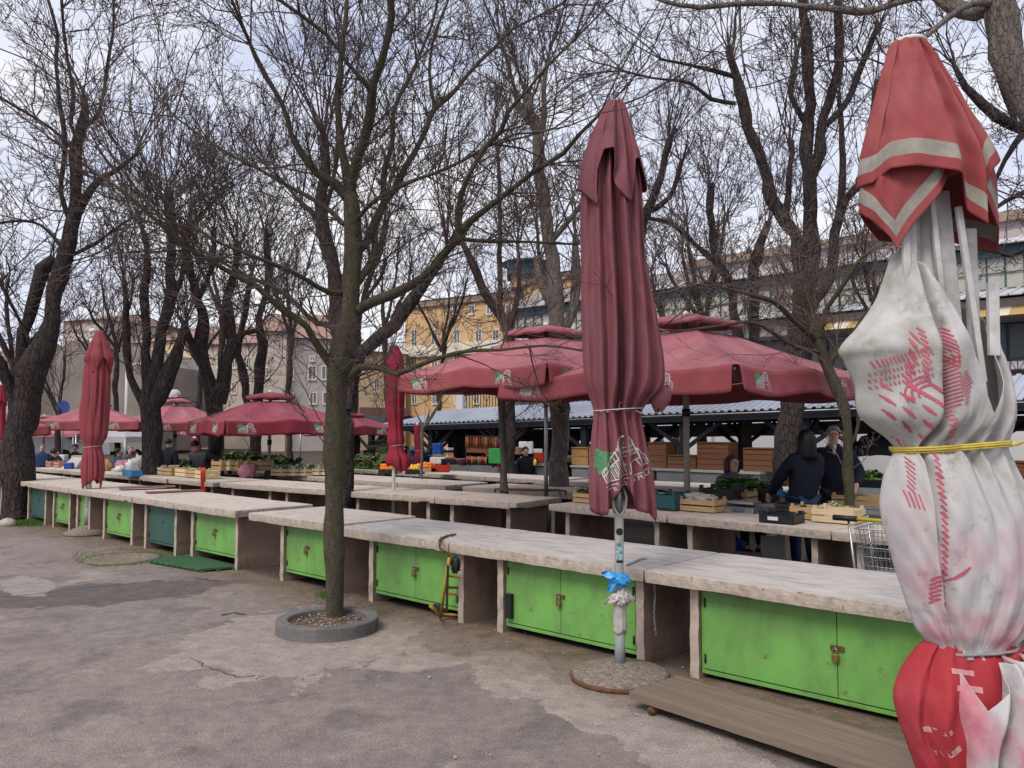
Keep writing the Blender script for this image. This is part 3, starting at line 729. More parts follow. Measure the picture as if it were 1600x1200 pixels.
V3 = Loft(LVv, Cv, [1, 1, .85, 1, .95, 1.22, 1.22, .8, 1.0, .72, 1.12, 1.2, 1], k3, 966, [150] * 13, [291, 303, 315, 327, 300, 243, 242, 292, 321, 318, 256, 252, 292], flat=.95, wr=.002, seed=5, sharp=.2)
V3.mesh(50).build('vent_flap', 'fabric_mauve', P3, thick=.004)
MB().tube([(0, 0, .06), (0, 0, z3(165))], .0305, 14).build('pole', 'white_paint', P3)
MB().lathe([(0, 0), (.045, 0), (.04, .02), (0, .03)], (-.008, 0, z3(152)), 14).build('cap', 'pole_beige', P3)
D3.ring(640, tilt=.01, r=.0035).build('string', 'string', P3)
# faded logo across the tied-in lower cloth
def fn3(x, y, o):
    a = D2R(24); X = (x - .5) * 82; Z = (y - .35) * 82
    p = D3.at(964 + X * math.cos(a) - Z * math.sin(a), 722 - (X * math.sin(a) + Z * math.cos(a)), o + .0045)
    return p if p is not None else Vector((0, 0, z3(722)))
put_logo(fn3, P3, sub=26)
# knot and loop of the string
mb = MB(); z = z3(640); p0 = D3.at(968, 640, .006)
mb.tube([p0 + Vector((dx, -.012, dz)) for dx, dz in [(0, 0), (-.02, .02), (-.01, .045), (.012, .05), (.018, .028), (0, 0), (-.05, -.012), (-.12, -.02), (-.14, -.012)]], .003, 6)
mb.tube([p0 + Vector((dx, -.012, dz)) for dx, dz in [(0, 0), (.05, -.012), (.1, -.01), (.14, -.03)]], .003, 6)
mb.build('string_bow', 'string', P3)
# bunched pocket of cloth at the right
mb = MB()
def pocket(i, j):
    a = 2 * PI * i; r = .045 * math.sin(PI * min(1, .15 + .85 * j)) + .02
    return Vector((.27 + r * 1.1 * math.cos(a) + .03 * (1 - j), -.03 + r * .8 * math.sin(a), z3(604) - .17 * j + .012 * math.sin(3 * a)))
mb.grid(pocket, 28, 12, closed=True); mb.build('cloth_pocket', 'fabric_mauve', P3, thick=.003)
# crank housing under the canopy, white pole fittings
mb = MB(); mb.tube([(0, 0, z3(800)), (0, 0, z3(755))], .045, 14); mb.build('runner', 'steel', P3)
for sx, yy in ((-.05, 775), (.045, 770)):
    MB().tube([(sx * .6, -.03, z3(758)), (sx, -.05, z3(775)), (sx * .9, -.05, z3(790)), (sx * .2, -.045, z3(802)), (0, -.035, z3(803))], .008, 8).build('handle_loop', 'white_paint', P3)
MB().tube([(0, 0, .06), (0, 0, z3(985))], .036, 14).build('ground_sleeve', 'grey_paint', P3)
mb = MB(); mb.lathe([(.0, 0), (.315, 0), (.325, .012), (.325, .05), (.30, .055), (.27, .062), (.15, .09), (.06, .11), (0, .11)], k=44); mb.build('base', 'pebble_concrete', P3)
mb = MB(); mb.lathe([(.318, .0), (.336, 0), (.336, .03), (.328, .03)], k=44); mb.build('base_ring', 'rust', P3)
# stickers on the white pole
mb = MB(); 
def onpole(th, z, r=.0318): return (r * math.sin(th), -r * math.cos(th), z)
def pole_patch(y0, y1, a0, a1, mname, name, lens=False):
    q = MB(); n = 10
    for i in range(n):
        ta, tb = a0 + (a1 - a0) * i / n, a0 + (a1 - a0) * (i + 1) / n
        za, zb = z3(y0), z3(y1)
        if lens:
            f = lambda t: math.sqrt(max(0, 1 - ((t - (a0 + a1) / 2) / ((a1 - a0) / 2)) ** 2)); m_ = (za + zb) / 2; h = (za - zb) / 2
            q.add([onpole(ta, m_ + h * f(ta)), onpole(ta, m_ - h * f(ta)), onpole(tb, m_ - h * f(tb)), onpole(tb, m_ + h * f(tb))], [(0, 1, 2, 3)])
        else: q.add([onpole(ta, za), onpole(ta, zb), onpole(tb, zb), onpole(tb, za)], [(0, 1, 2, 3)])
    return q.build(name, mname, P3)
mk('label_teal', (.30, .46, .47), .6, .35, 60, c2=(.10, .18, .2), mixpos=(.48, .52)); 
pole_patch(823, 834, -.9, .9, 'dark_metal', 'oval_sticker', True); pole_patch(846, 871, -.8, .75, 'label_teal', 'label_sticker'); pole_patch(872, 876, -.8, .75, 'dark_metal', 'label_band')
# chain on the slab and down the panel
def chain(pts, name, label, cat, r=.0035, pitch=.02, m='steel'):
    """links following the polyline"""
    P = [Vector(p) for p in pts]; mb = MB(); d = 0; k = 0
    for a, b in zip(P, P[1:]):
        L = (b - a).length; n = max(1, int(L / pitch))
        for i in range(n):
            c = a.lerp(b, (i + .5) / n); t = (b - a).normalized(); s = t.orthogonal().normalized(); 
            if k % 2: s = t.cross(s)
            q = [c + t * math.cos(w) * pitch * .72 + s * math.sin(w) * pitch * .36 for w in [2 * PI * j / 8 for j in range(9)]]
            mb.tube(q, r, 4, cap=False); k += 1
    o = mb.build(name, m); return tag(o, label, cat)
e0 = on_plane(985, 884, H_T)
chain([on_plane(1010, 873, H_T - .012), on_plane(1000, 874, H_T - .012), on_plane(990, 879, H_T - .012), on_plane(979, 883, H_T - .012)], 'chain', 'short steel chain lying on the slab beside the near mauve parasol pole', 'chain')
e1 = uvw(3.22, 5.02)
chain([(e1.x, e1.y, .62), (e1.x + .01, e1.y, .5), (e1.x, e1.y, .36), (e1.x + .01, e1.y - .01, .22)], 'chain', 'pale chain hanging down between two tables behind the near mauve parasol pole', 'chain', r=.003)
# bags tied to the pole
def crumple(c, size, seed, n=26, pts=None):
    rnd = random.Random(seed); ph = [rnd.uniform(0, 6) for _ in range(8)]; mb = MB()
    def fn(i, j):
        a = 2 * PI * i; b = PI * j; d = Vector((math.sin(b) * math.cos(a), math.sin(b) * math.sin(a), math.cos(b)))
        f = 1 + .28 * math.sin(d.x * 5 + ph[0] + d.z * 3) * math.sin(d.y * 6 + ph[1]) + .2 * abs(math.sin(d.z * 7 + ph[2] + 2 * a)) + .12 * math.sin(d.x * 13 + ph[3]) + .1 * math.sin(d.y * 11 + ph[4] + d.z * 9)
        return Vector(c) + Vector((d.x * size[0], d.y * size[1], d.z * size[2])) * f
    mb.grid(fn, n, n // 2, closed=True); return mb
mk('blue_plastic', (.03, .28, .62), .35, .2, 20, spec=.5); mk('white_plastic', (.50, .48, .46), .4, .2, 12, c2=(.3, .26, .24), spec=.5)
t = empty('plastic_bag', (c3.x, c3.y, 0), 0, 'bright blue plastic bag knotted round the near mauve parasol pole', 'bag')
mb = crumple((0, -.02, z3(903)), (.055, .055, .04), 4); mb.build('knot', 'blue_plastic', t)
for dx, dz, ex, ez in ((-.03, .03, -.13, .055), (-.03, -.02, -.09, -.06), (.03, .01, .06, .03)):
    q = MB(); n = 8
    q.grid(lambda i, j: Vector((dx + (ex - dx) * i, -.045 - .02 * math.sin(4 * i + 3 * j), z3(903) + dz + (ez - dz) * i + (j - .5) * (.018 + .035 * math.sin(PI * min(1, i * 1.1))))), n, 4); q.build('bag_tail', 'blue_plastic', t, thick=.002)
t = empty('plastic_bag', (c3.x, c3.y, 0), 0, 'grubby white plastic bags wrapped round the mauve parasol pole below the blue bag', 'bag')
crumple((.01, -.015, z3(928)), (.055, .055, .05), 7, 34).build('knot', 'white_plastic', t)
for ex, ez in ((-.11, -.04), (.10, -.02), (-.07, .03)):
    MB().grid(lambda i, j: Vector((ex * i, -.05 - .015 * math.sin(5 * i + 2 * j), z3(928) + ez * i * i + (j - .5) * (.02 + .03 * math.sin(PI * i)))), 8, 4).build('bag_tail', 'white_plastic', t, thick=.002)
mb = MB(); dd = Drape([(z3(990), 0, .040), (z3(975), .002, .046), (z3(945), 0, .043), (z3(930), 0, .05)], 9, [(0, .22), (3, .22)], 5, flat=1)
dd.mesh(z3(935), [(-180, z3(980)), (-120, z3(985)), (-60, z3(979)), (0, z3(986)), (90, z3(980))], 60, 16).build('bag_body', 'white_plastic', t, thick=.002)

# ---- leftmost closed parasol
def simple_closed(px, Y, ytop, ytie, ybot, rows, vrows, vh, m, label, seed, base=None, hemj=8, tie=True, nu=110, nv=40, pole_m='white_paint', pole_r=.034):
    k = Y / FPX; z = lambda y: CAM_H + (668 - y) * k; rnd = random.Random(seed)
    hem = [(a, z(ybot + rnd.uniform(-hemj, hemj))) for a in range(-180, 180, 24)]
    vhem = [(a, z(vh[0] if i % 2 else vh[1])) for i, a in enumerate(range(-180, 180, 45))]
    x = (px - 800) / FPX * Y
    return closed_parasol((x, Y, 0), k, prof_of(rows, k, px), hem, prof_of(vrows, k, px), vhem, m, label, seed, pole_r=pole_r, tie=z(ytie) if tie else z(ytie), base=base, ztop=z(ytop + 3), vtop=z(ytop), nu=nu, nv=nv, pole_m=pole_m)
simple_closed(142, 13.0, 516, 698, 757, [(518, 148, 158), (530, 143, 162), (560, 133, 169), (600, 130, 171), (650, 127, 170), (680, 128, 169), (698, 134, 160), (715, 132, 165), (735, 131, 167), (762, 133, 162)],
    [(515, 149, 157), (522, 145, 160), (540, 137, 168), (560, 130, 176), (582, 134, 172)], (560, 584), 'fabric_rose', 'leftmost closed parasol, rose red, on a cone shaped pebble base', 1.7, base='cone', pole_r=.045)
# ---- the deep red one between the second and third rows
simple_closed(616, 12.6, 540, 696, 733, [(541, 609, 622), (555, 604, 629), (580, 603, 632), (620, 602, 632), (645, 603, 631), (668, 608, 629), (690, 605, 633), (697, 609, 630), (704, 607, 632), (718, 603, 643), (730, 606, 641), (742, 612, 630)],
    [(539, 610, 621), (545, 607, 624), (560, 603, 629), (574, 602, 632), (582, 603, 631)], (568, 580), 'fabric_red', 'deep red closed parasol standing between the second and third table rows', 4.4, pole_r=.026)
simple_closed(652, 21.5, 663, 704, 733, [(664, 649, 653), (670, 647, 656), (690, 647, 657), (704, 649, 658), (715, 648, 660), (735, 650, 656)], [(663, 649, 653), (668, 647, 655), (676, 646, 657)], (671, 677), 'fabric_red', 'small distant red closed parasol behind the orange trays', 5.9, pole_r=.03, nu=60, nv=24)
simple_closed(2, 17.5, 600, 690, 735, [(601, -2, 4), (630, -8, 8), (680, -8, 9), (690, -4, 6), (715, -8, 8), (735, -4, 5)], [(600, -2, 4), (630, -9, 10)], (625, 635), 'fabric_red', 'red closed parasol cut by the left edge of the photo behind the big trunk', 6.6, nu=60, nv=24)

# ---- the big white and red one at the right edge
Y7 = 3.3; k7 = Y7 / FPX; X7 = (1487 - 800) / FPX * Y7; z7 = lambda y: CAM_H + (668 - y) * k7; x7 = lambda px: (px - 1487) * k7
P7 = empty('closed_parasol', (X7, Y7, 0), 0, 'large tattered white and red printed parasol in the right foreground', 'parasol', 'closed market parasols')
def grime_cloth():
    m = mat('printed_white_cloth', (.50, .48, .49), .75, .07, 3, bump=.25, bscale=260, spec=.2)
    nt = m.node_tree; N = nt.nodes; L = nt.links; b = N['Principled BSDF']
    old = b.inputs['Base Color'].links[0].from_socket
    tc = N.new('ShaderNodeTexCoord')
    def noise(sc, det=4, ro=.6, loc=(0, 0, 0)):
        mp = N.new('ShaderNodeMapping'); mp.inputs['Location'].default_value = loc; L.new(tc.outputs['Object'], mp.inputs[0])
        n = N.new('ShaderNodeTexNoise'); n.inputs['Scale'].default_value = sc; n.inputs['Detail'].default_value = det; n.inputs['Roughness'].default_value = ro
        L.new(mp.outputs[0], n.inputs['Vector']); return n.outputs['Fac']
    def rng(f, a, b_, c=0, d=1):
        r = N.new('ShaderNodeMapRange'); r.inputs[1].default_value = a; r.inputs[2].default_value = b_; r.inputs[3].default_value = c; r.inputs[4].default_value = d; L.new(f, r.inputs[0]); return r.outputs[0]
    def mul(a, c):
        x = N.new('ShaderNodeMath'); x.operation = 'MULTIPLY'; L.new(a, x.inputs[0]); L.new(c, x.inputs[1]); return x.outputs[0]
    def mix(f, a, c):
        x = N.new('ShaderNodeMix'); x.data_type = 'RGBA'; L.new(f, x.inputs[0]); L.new(a, x.inputs[6]); x.inputs[7].default_value = (*c, 1); return x.outputs[2]
    sp = N.new('ShaderNodeSeparateXYZ'); L.new(tc.outputs['Object'], sp.inputs[0])
    low = rng(sp.outputs[2], z7(760), z7(1000)); hi = rng(sp.outputs[2], z7(860), z7(560))
    base = mix(mul(rng(noise(4, 5), .36, .62), hi), old, (.29, .29, .25)); base = mix(rng(noise(9, 6, .7, (7, 3, 1)), .56, .70, 0, .7), base, (.20, .20, .17))                 # algae and grime on the upper cloth
    base = mix(mul(rng(noise(5.5, 3, .5, (3, 1, 0)), .46, .68), low), base, (.52, .19, .24))       # red dye run into the lower cloth
    base = mix(rng(noise(22, 5, .6, (1, 5, 2)), .66, .78, 0, .6), base, (.33, .26, .24))
    L.new(base, b.inputs['Base Color']); return m
M['printed_cloth'] = grime_cloth()
mk('faded_print', (.50, .26, .27), .8, .1, 10); mk('print_red', (.46, .10, .14), .8, .2, 12); cloth('flap_red', (.27, .055, .058), (.32, .10, .10)); mk('flap_stripe', (.30, .285, .25), .85, .15, 14, c2=(.22, .2, .17), bump=.2, bscale=240)
cloth('skirt_red', (.36, .035, .045), (.42, .07, .09))
rows7 = [(392, 1418, 1440), (420, 1392, 1480), (455, 1385, 1520), (500, 1352, 1536), (535, 1322, 1548), (552, 1312, 1556), (575, 1330, 1566), (600, 1338, 1572), (630, 1338, 1576), (655, 1350, 1577), (680, 1382, 1572), (697, 1397, 1566), (712, 1392, 1572), (740, 1380, 1584), (780, 1374, 1600), (820, 1376, 1610), (880, 1392, 1614), (930, 1408, 1608), (965, 1418, 1596), (990, 1434, 1578), (1003, 1440, 1570), (1015, 1436, 1580), (1060, 1400, 1620)]
pr7 = prof_of(rows7, k7, 1487)
LV7 = [385, 430, 470, 510, 545, 560, 600, 650, 697, 720, 750, 800, 880, 940, 975, 1003, 1020]
def c7(*v): return list(v)
#          385   430   470   510   545   560   600   650   697   720   750   800   880   940   975   1003  1020
C7c = [c7(1400, 1388, 1372, 1345, 1316, 1322, 1338, 1345, 1396, 1388, 1378, 1374, 1392, 1410, 1422, 1441, 1436), c7(1403, 1392, 1380, 1360, 1340, 1345, 1354, 1362, 1401, 1395, 1388, 1386, 1402, 1418, 1430, 1445, 1440), c7(1407, 1398, 1390, 1378, 1366, 1368, 1372, 1378, 1406, 1403, 1399, 1399, 1412, 1426, 1437, 1450, 1446),
       c7(1412, 1408, 1403, 1398, 1394, 1394, 1394, 1398, 1410, 1410, 1409, 1410, 1420, 1433, 1443, 1455, 1452), c7(1417, 1418, 1420, 1422, 1423, 1424, 1425, 1426, 1413, 1416, 1417, 1419, 1428, 1440, 1449, 1460, 1458), c7(1420, 1423, 1426, 1429, 1431, 1432, 1433, 1434, 1417, 1421, 1424, 1427, 1435, 1446, 1455, 1465, 1464),
       c7(1424, 1430, 1436, 1442, 1446, 1448, 1450, 1450, 1425, 1430, 1436, 1442, 1448, 1455, 1463, 1471, 1471), c7(1430, 1442, 1452, 1460, 1465, 1466, 1468, 1466, 1440, 1446, 1452, 1460, 1465, 1468, 1473, 1478, 1479), c7(1440, 1455, 1466, 1474, 1480, 1481, 1484, 1478, 1456, 1462, 1468, 1476, 1482, 1482, 1483, 1485, 1488),
       c7(1450, 1466, 1478, 1486, 1494, 1496, 1500, 1490, 1470, 1475, 1482, 1492, 1498, 1496, 1494, 1493, 1497), c7(1462, 1478, 1490, 1500, 1508, 1510, 1514, 1506, 1482, 1488, 1495, 1506, 1514, 1510, 1505, 1501, 1508), c7(1476, 1492, 1504, 1514, 1520, 1522, 1526, 1520, 1496, 1502, 1510, 1522, 1532, 1526, 1518, 1510, 1520),
       c7(1488, 1504, 1514, 1524, 1530, 1532, 1537, 1535, 1512, 1518, 1527, 1538, 1550, 1543, 1532, 1521, 1534), c7(1500, 1514, 1524, 1532, 1538, 1541, 1548, 1550, 1530, 1536, 1545, 1556, 1568, 1560, 1546, 1533, 1548), c7(1508, 1522, 1532, 1540, 1546, 1550, 1559, 1564, 1545, 1552, 1562, 1574, 1586, 1576, 1560, 1546, 1562),
       c7(1514, 1528, 1538, 1546, 1552, 1557, 1568, 1572, 1557, 1564, 1575, 1588, 1600, 1590, 1573, 1558, 1574), c7(1520, 1532, 1542, 1550, 1556, 1562, 1574, 1577, 1566, 1574, 1586, 1602, 1614, 1602, 1586, 1570, 1586)]
sw = lambda y, a, b, hi, lo: hi + (lo - hi) * max(0, min(1, (y - a) / (b - a)))
F7 = [1, 1, 1.0, 1.02, 1.10, lambda y: sw(y, 700, 780, .55, .86), 1.06, 1.02, .97, .98, lambda y: sw(y, 670, 700, .99, .72) if y < 720 else sw(y, 720, 820, .72, .96), 1.03, lambda y: sw(y, 690, 800, .62, .97), 1.02, lambda y: sw(y, 690, 760, .96, .70) if y < 900 else sw(y, 900, 990, .70, .9), 1.0, 1]
T7 = [396, 394, 396, 400, 402, 404, 420, 480, 560, 620, 648, 600, 520, 470, 462, 480, 505]
D7 = Loft(LV7, C7c, F7, k7, 1487, T7, [1012] * 17, flat=.72, wr=.0035, seed=2, puckers=((697, .003), (1003, .0035)))
D7.mesh(120).build('canopy', 'printed_cloth', P7, thick=.003)
# printed dashes laid on its surface
mb = MB(); rnd = random.Random(8)
def dash(px, py, L, w, ang):
    a = D2R(ang); d = Vector((math.cos(a), math.sin(a))); n = Vector((-d.y, d.x)); k = max(2, int(L / 1.8))
    for i in range(k):
        p = Vector((px, py)) + d * L * i / k; q = Vector((px, py)) + d * L * (i + 1) / k
        P_ = [D7.at(v.x, v.y, .006) for v in (p + n * w, p - n * w, q - n * w, q + n * w)]
        if any(v is None for v in P_): continue
        X = D7.xs(p.y); j = next((j for j in range(16) if X[j] <= p.x <= X[j + 1]), None)
        if j is None or p.y < T7[j] + 6: continue
        mb.add(P_, [(0, 1, 2, 3)])
e1 = Vector((.80, .60)); e2 = Vector((-.60, .80))
def field(cx, cy, na, nb, cell, ang, skip, test):
    for a_ in range(-na, na + 1):
        for b_ in range(-nb, nb + 1):
            if skip(a_, b_): continue
            c = Vector((cx, cy)) + e1 * a_ * cell + e2 * b_ * cell
            for q in range(4):
                p = c + e1 * (q - 1.5) * cell / 4.3 - e2 * cell * .42
                if test(p): dash(p.x, p.y, cell * .84, cell * .062, ang + rnd.uniform(-2, 2))
left = lambda p: D7.xs(p.y)[0] + 4 < p.x < D7.xs(p.y)[4] - 1
field(1392, 655, 4, 4, 15.5, 52, lambda a_, b_: (a_ + b_) % 2 == 0 and b_ > -2, lambda p: left(p) and 598 < p.y < 690)
for r_, y0 in ((0, 560), (1, 578), (2, 588), (3, 598)):            # broken lines of short strokes
    for i in range(15): x = 1342 + i * 4.6 + r_ * 1.5; p = Vector((x, y0 + i * .2 + r_)); left(p) and dash(x, y0 - i * 1.2 + 8, 5 if r_ else 12, .9, 62)
for r_ in (12, 19, 26):
    for i in range(13): a = D2R(150 + i * 9); x = 1410 + r_ * math.cos(a) * 1.1; y = 618 + r_ * math.sin(a); left(Vector((x, y))) and dash(x, y, 4.5, 1.1 if r_ != 19 else 1.6, math.degrees(a) + 90)
for i in range(14): dash(1388 - i * .6 + 3 * math.sin(i * 2), 526 + i * 5.2, 15, 1.2, 58)
for i in range(10): dash(1398 + i * .4, 520 + i * 8, 11, 1.4, 50)
# right of the dark crease
for i in range(30): dash(1437 + i * .16, 520 + i * 5.8, (9 + 12 * abs(math.sin(i * .28))) * (1 if i < 22 else .6), 1.15, 52 if i < 9 else -36)
for i in range(9): dash(1456, 590 + i * 5.5, 20 - abs(i - 4) * 3, 1.0, -36)
for i in range(24): dash(1428 + i * .35, 706 + i * 9.5, 10, 1.2 if i % 3 else 1.8, 62)
for i in range(7): dash(1398 - i * .8, 712 + i * 7, 14, .95, 60)
for i in range(4): dash(1389 + i * 5, 762 + i * 1.5, 24, .9, 78)
for i in range(6): dash(1420 + i * .5, 895 + i * 7, 14, 1.6, -48)
for i in range(4): dash(1440 + i * 3, 893 - i * 3.5, 20, 1.3, -40)
for i in range(7): dash(1566 + i * .6, 655 + i * 6, 8, 2.2, 70)
for i in range(9): dash(1600 - i * 3, 905 + i * 5, 8, 2.4, 118)
mb.build('printed_pattern', 'print_red', P7)
# top flap with a pale stripe near its hem
LVf = [48, 60, 80, 120, 170, 215, 250, 285, 330, 400]
Cf = [[1412, 1404, 1398, 1386, 1373, 1361, 1353, 1350, 1350, 1360], [1415, 1409, 1404, 1393, 1381, 1370, 1361, 1357, 1358, 1368], [1418, 1412, 1408, 1398, 1386, 1376, 1369, 1366, 1366, 1376], [1421, 1416, 1412, 1403, 1392, 1383, 1377, 1374, 1378, 1385],
      [1426, 1424, 1422, 1417, 1410, 1406, 1402, 1400, 1400, 1404], [1431, 1432, 1434, 1435, 1434, 1434, 1434, 1434, 1434, 1434], [1434, 1437, 1441, 1445, 1450, 1455, 1458, 1460, 1462, 1464], [1437, 1442, 1448, 1455, 1463, 1470, 1475, 1479, 1482, 1484],
      [1441, 1447, 1454, 1464, 1475, 1484, 1490, 1494, 1497, 1498], [1443, 1450, 1458, 1470, 1483, 1493, 1500, 1504, 1507, 1508], [1447, 1455, 1464, 1478, 1494, 1507, 1515, 1520, 1522, 1522], [1451, 1460, 1470, 1487, 1507, 1525, 1538, 1546, 1548, 1548], [1455, 1465, 1477, 1496, 1520, 1543, 1560, 1569, 1569, 1569]]
VF = Loft(LVf, Cf, [1, 1, .8, 1.05, 1.1, 1.0, 1.08, .78, 1.15, .62, 1.0, 1.05, 1], k7, 1487, [52] * 13, [288, 291, 284, 276, 279, 284, 294, 342, 372, 330, 282, 262, 243], flat=.8, wr=.003, seed=4, sharp=.25)
ED = [46, 44, 36, 28, 21, 19, 10, 4]
VF.mesh(50, ED, mats=[(20, 0), (45, 1), (999, 0)]).build('vent_flap', ['flap_red', 'flap_stripe'], P7, thick=.004)
Ci = [[c + (3 if i < 6 else -3) for c in col] for i, col in enumerate(Cf)]
VI = Loft(LVf, Ci, [1, .9, 1.0, .9, .8, .95, .8, .9, .8, .7, .95, .85, 1], k7, 1487, [180] * 13, [330, 352, 374, 397, 366, 322, 290, 286, 286, 300, 330, 362, 394], flat=.72, wr=.004, seed=9, sharp=.4)
VI.mesh(24, ED, mats=[(20, 0), (45, 1), (999, 0)]).build('vent_flap_lining', ['flap_red', 'flap_stripe'], P7, thick=.004)
mb = MB(); c = (x7(1436), 0, z7(57)); mb.lathe([(0, 0), (.066, 0), (.070, .01), (.06, .02), (0, .026)], c, 24); mb.build('cap', 'white_paint', P7)
# white spars and mast
mk('spar_white', (.56, .55, .55), .45, .12, 8, c2=(.3, .28, .27))
for a, b, w, dy in [((1446, 313), (1456, 470), 8, -.09), ((1468, 300), (1482, 540), 26, -.05), ((1484, 330), (1512, 600), 9, -.105), ((1511, 360), (1510, 600), 17, -.06), ((1532, 448), (1528, 560), 16, -.11), ((1420, 330), (1420, 560), 12, -.06), ((1405, 360), (1408, 560), 11, -.085), ((1435, 330), (1432, 480), 10, -.02)]:
    MB().bar((x7(a[0]), dy, z7(a[1])), (x7(b[0]), dy - .01, z7(b[1])), w * k7, .022).build('spar', 'spar_white', P7, bevel=.003)
MB().tube([(x7(1440), 0, z7(60)), (x7(1487), 0, 0.0)], .032, 14).build('pole', 'white_paint', P7)
MB().lathe([(0, 0), (.30, 0), (.30, .06), (.26, .08), (.05, .09), (0, .09)], (0, 0, 0), 36).build('base', 'pebble_concrete', P7)
# yellow tape and grey cord
mk('yellow_tape', (.55, .42, .06), .35, .15, 30, spec=.5); mk('grey_cord', (.25, .24, .24), .8, .2, 60)
for dy, r in ((0, .0065), (3.5, .0045), (-3, .005)): D7.ring(697 + dy, tilt=.016, r=r).build('yellow_tape', 'yellow_tape', P7)
MB().grid(lambda i, j: Vector((x7(1548 + 26 * i), -.12 - .01 * math.sin(5 * i), z7(694 - 5 * i) + (j - .5) * .018 * (1 - i * .5))), 6, 2).build('tape_end', 'yellow_tape', P7, thick=.0015)
D7.ring(1003, tilt=.012, r=.0065).build('cord', 'grey_cord', P7)
# the bunched skirt below the cord: red at the left, pale folds in front
LVs = [990, 1010, 1040, 1075, 1110, 1150, 1200, 1260]
Cs = [[1440, 1422, 1400, 1387, 1392, 1405, 1422, 1440], [1446, 1430, 1412, 1400, 1402, 1414, 1430, 1448], [1452, 1440, 1426, 1416, 1416, 1426, 1440, 1456], [1460, 1450, 1440, 1432, 1432, 1440, 1452, 1466], [1470, 1464, 1456, 1450, 1450, 1456, 1466, 1478], [1482, 1480, 1476, 1474, 1474, 1478, 1486, 1496], [1500, 1502, 1504, 1506, 1508, 1510, 1514, 1520], [1520, 1528, 1536, 1544, 1548, 1548, 1546, 1544], [1545, 1558, 1572, 1585, 1590, 1590, 1586, 1580], [1572, 1590, 1608, 1622, 1630, 1630, 1622, 1612]]
DS = Loft(LVs, Cs, [1, 1, .62, 1.0, .8, .75, .8, .8, .9, 1], k7, 1487, [995] * 10, [1215, 1222, 1228, 1232, 1230, 1228, 1232, 1236, 1230, 1225], flat=.74, wr=.004, seed=3, puckers=((1003, .003),))
DS.mesh(60).build('canopy_skirt', 'skirt_red', P7, thick=.003)
Cw = [[1470, 1452, 1444, 1440, 1444, 1450, 1458, 1470], [1478, 1466, 1458, 1456, 1460, 1466, 1474, 1484], [1488, 1482, 1480, 1478, 1478, 1480, 1486, 1496], [1500, 1503, 1500, 1492, 1486, 1484, 1488, 1500], [1508, 1510, 1508, 1502, 1496, 1494, 1498, 1510], [1514, 1518, 1519, 1518, 1514, 1508, 1510, 1520], [1522, 1524, 1526, 1526, 1524, 1522, 1524, 1530], [1530, 1528, 1530, 1536, 1540, 1544, 1548, 1552], [1538, 1540, 1548, 1556, 1562, 1568, 1572, 1572], [1548, 1556, 1562, 1568, 1572, 1578, 1580, 1580], [1556, 1566, 1578, 1590, 1596, 1600, 1602, 1600], [1566, 1582, 1598, 1614, 1622, 1626, 1624, 1616]]
DW = Loft(LVs, Cw, [1, 1.1, 1.0, 1.12, .78, 1.25, .6, 1.1, 1.15, .72, 1.1, 1], k7, 1487, [1012, 1030, 1072, 1040, 1010, 1004, 1004, 1004, 1004, 1004, 1004, 1004], [1150, 1172, 1180, 1170, 1150, 1180, 1230, 1235, 1225, 1230, 1225, 1190], flat=1.25, wr=.004, seed=6, puckers=((1003, .003),))
DW.mesh(60).build('pale_folds', 'printed_cloth', P7, thick=.003)
for px, py, L, w, a in [(1446, 1025, 34, 7, 8), (1450, 1048, 36, 8, 4), (1412, 1118, 28, 8, -20), (1428, 1150, 30, 9, -34), (1445, 1178, 26, 9, -10)]:
    aa = D2R(a); P = []; mb = MB()
    for i in range(7):
        for s in (-1, 1):
            qx = px + math.cos(aa) * L * i / 6 - math.sin(aa) * s * w / 2; qy = py + math.sin(aa) * L * i / 6 + math.cos(aa) * s * w / 2
            P.append(DS.at(qx, qy, .004))
    if all(v is not None for v in P): mb.add(P, [(2 * i, 2 * i + 1, 2 * i + 3, 2 * i + 2) for i in range(6)]); mb.build('faded_print', 'faded_print', P7)


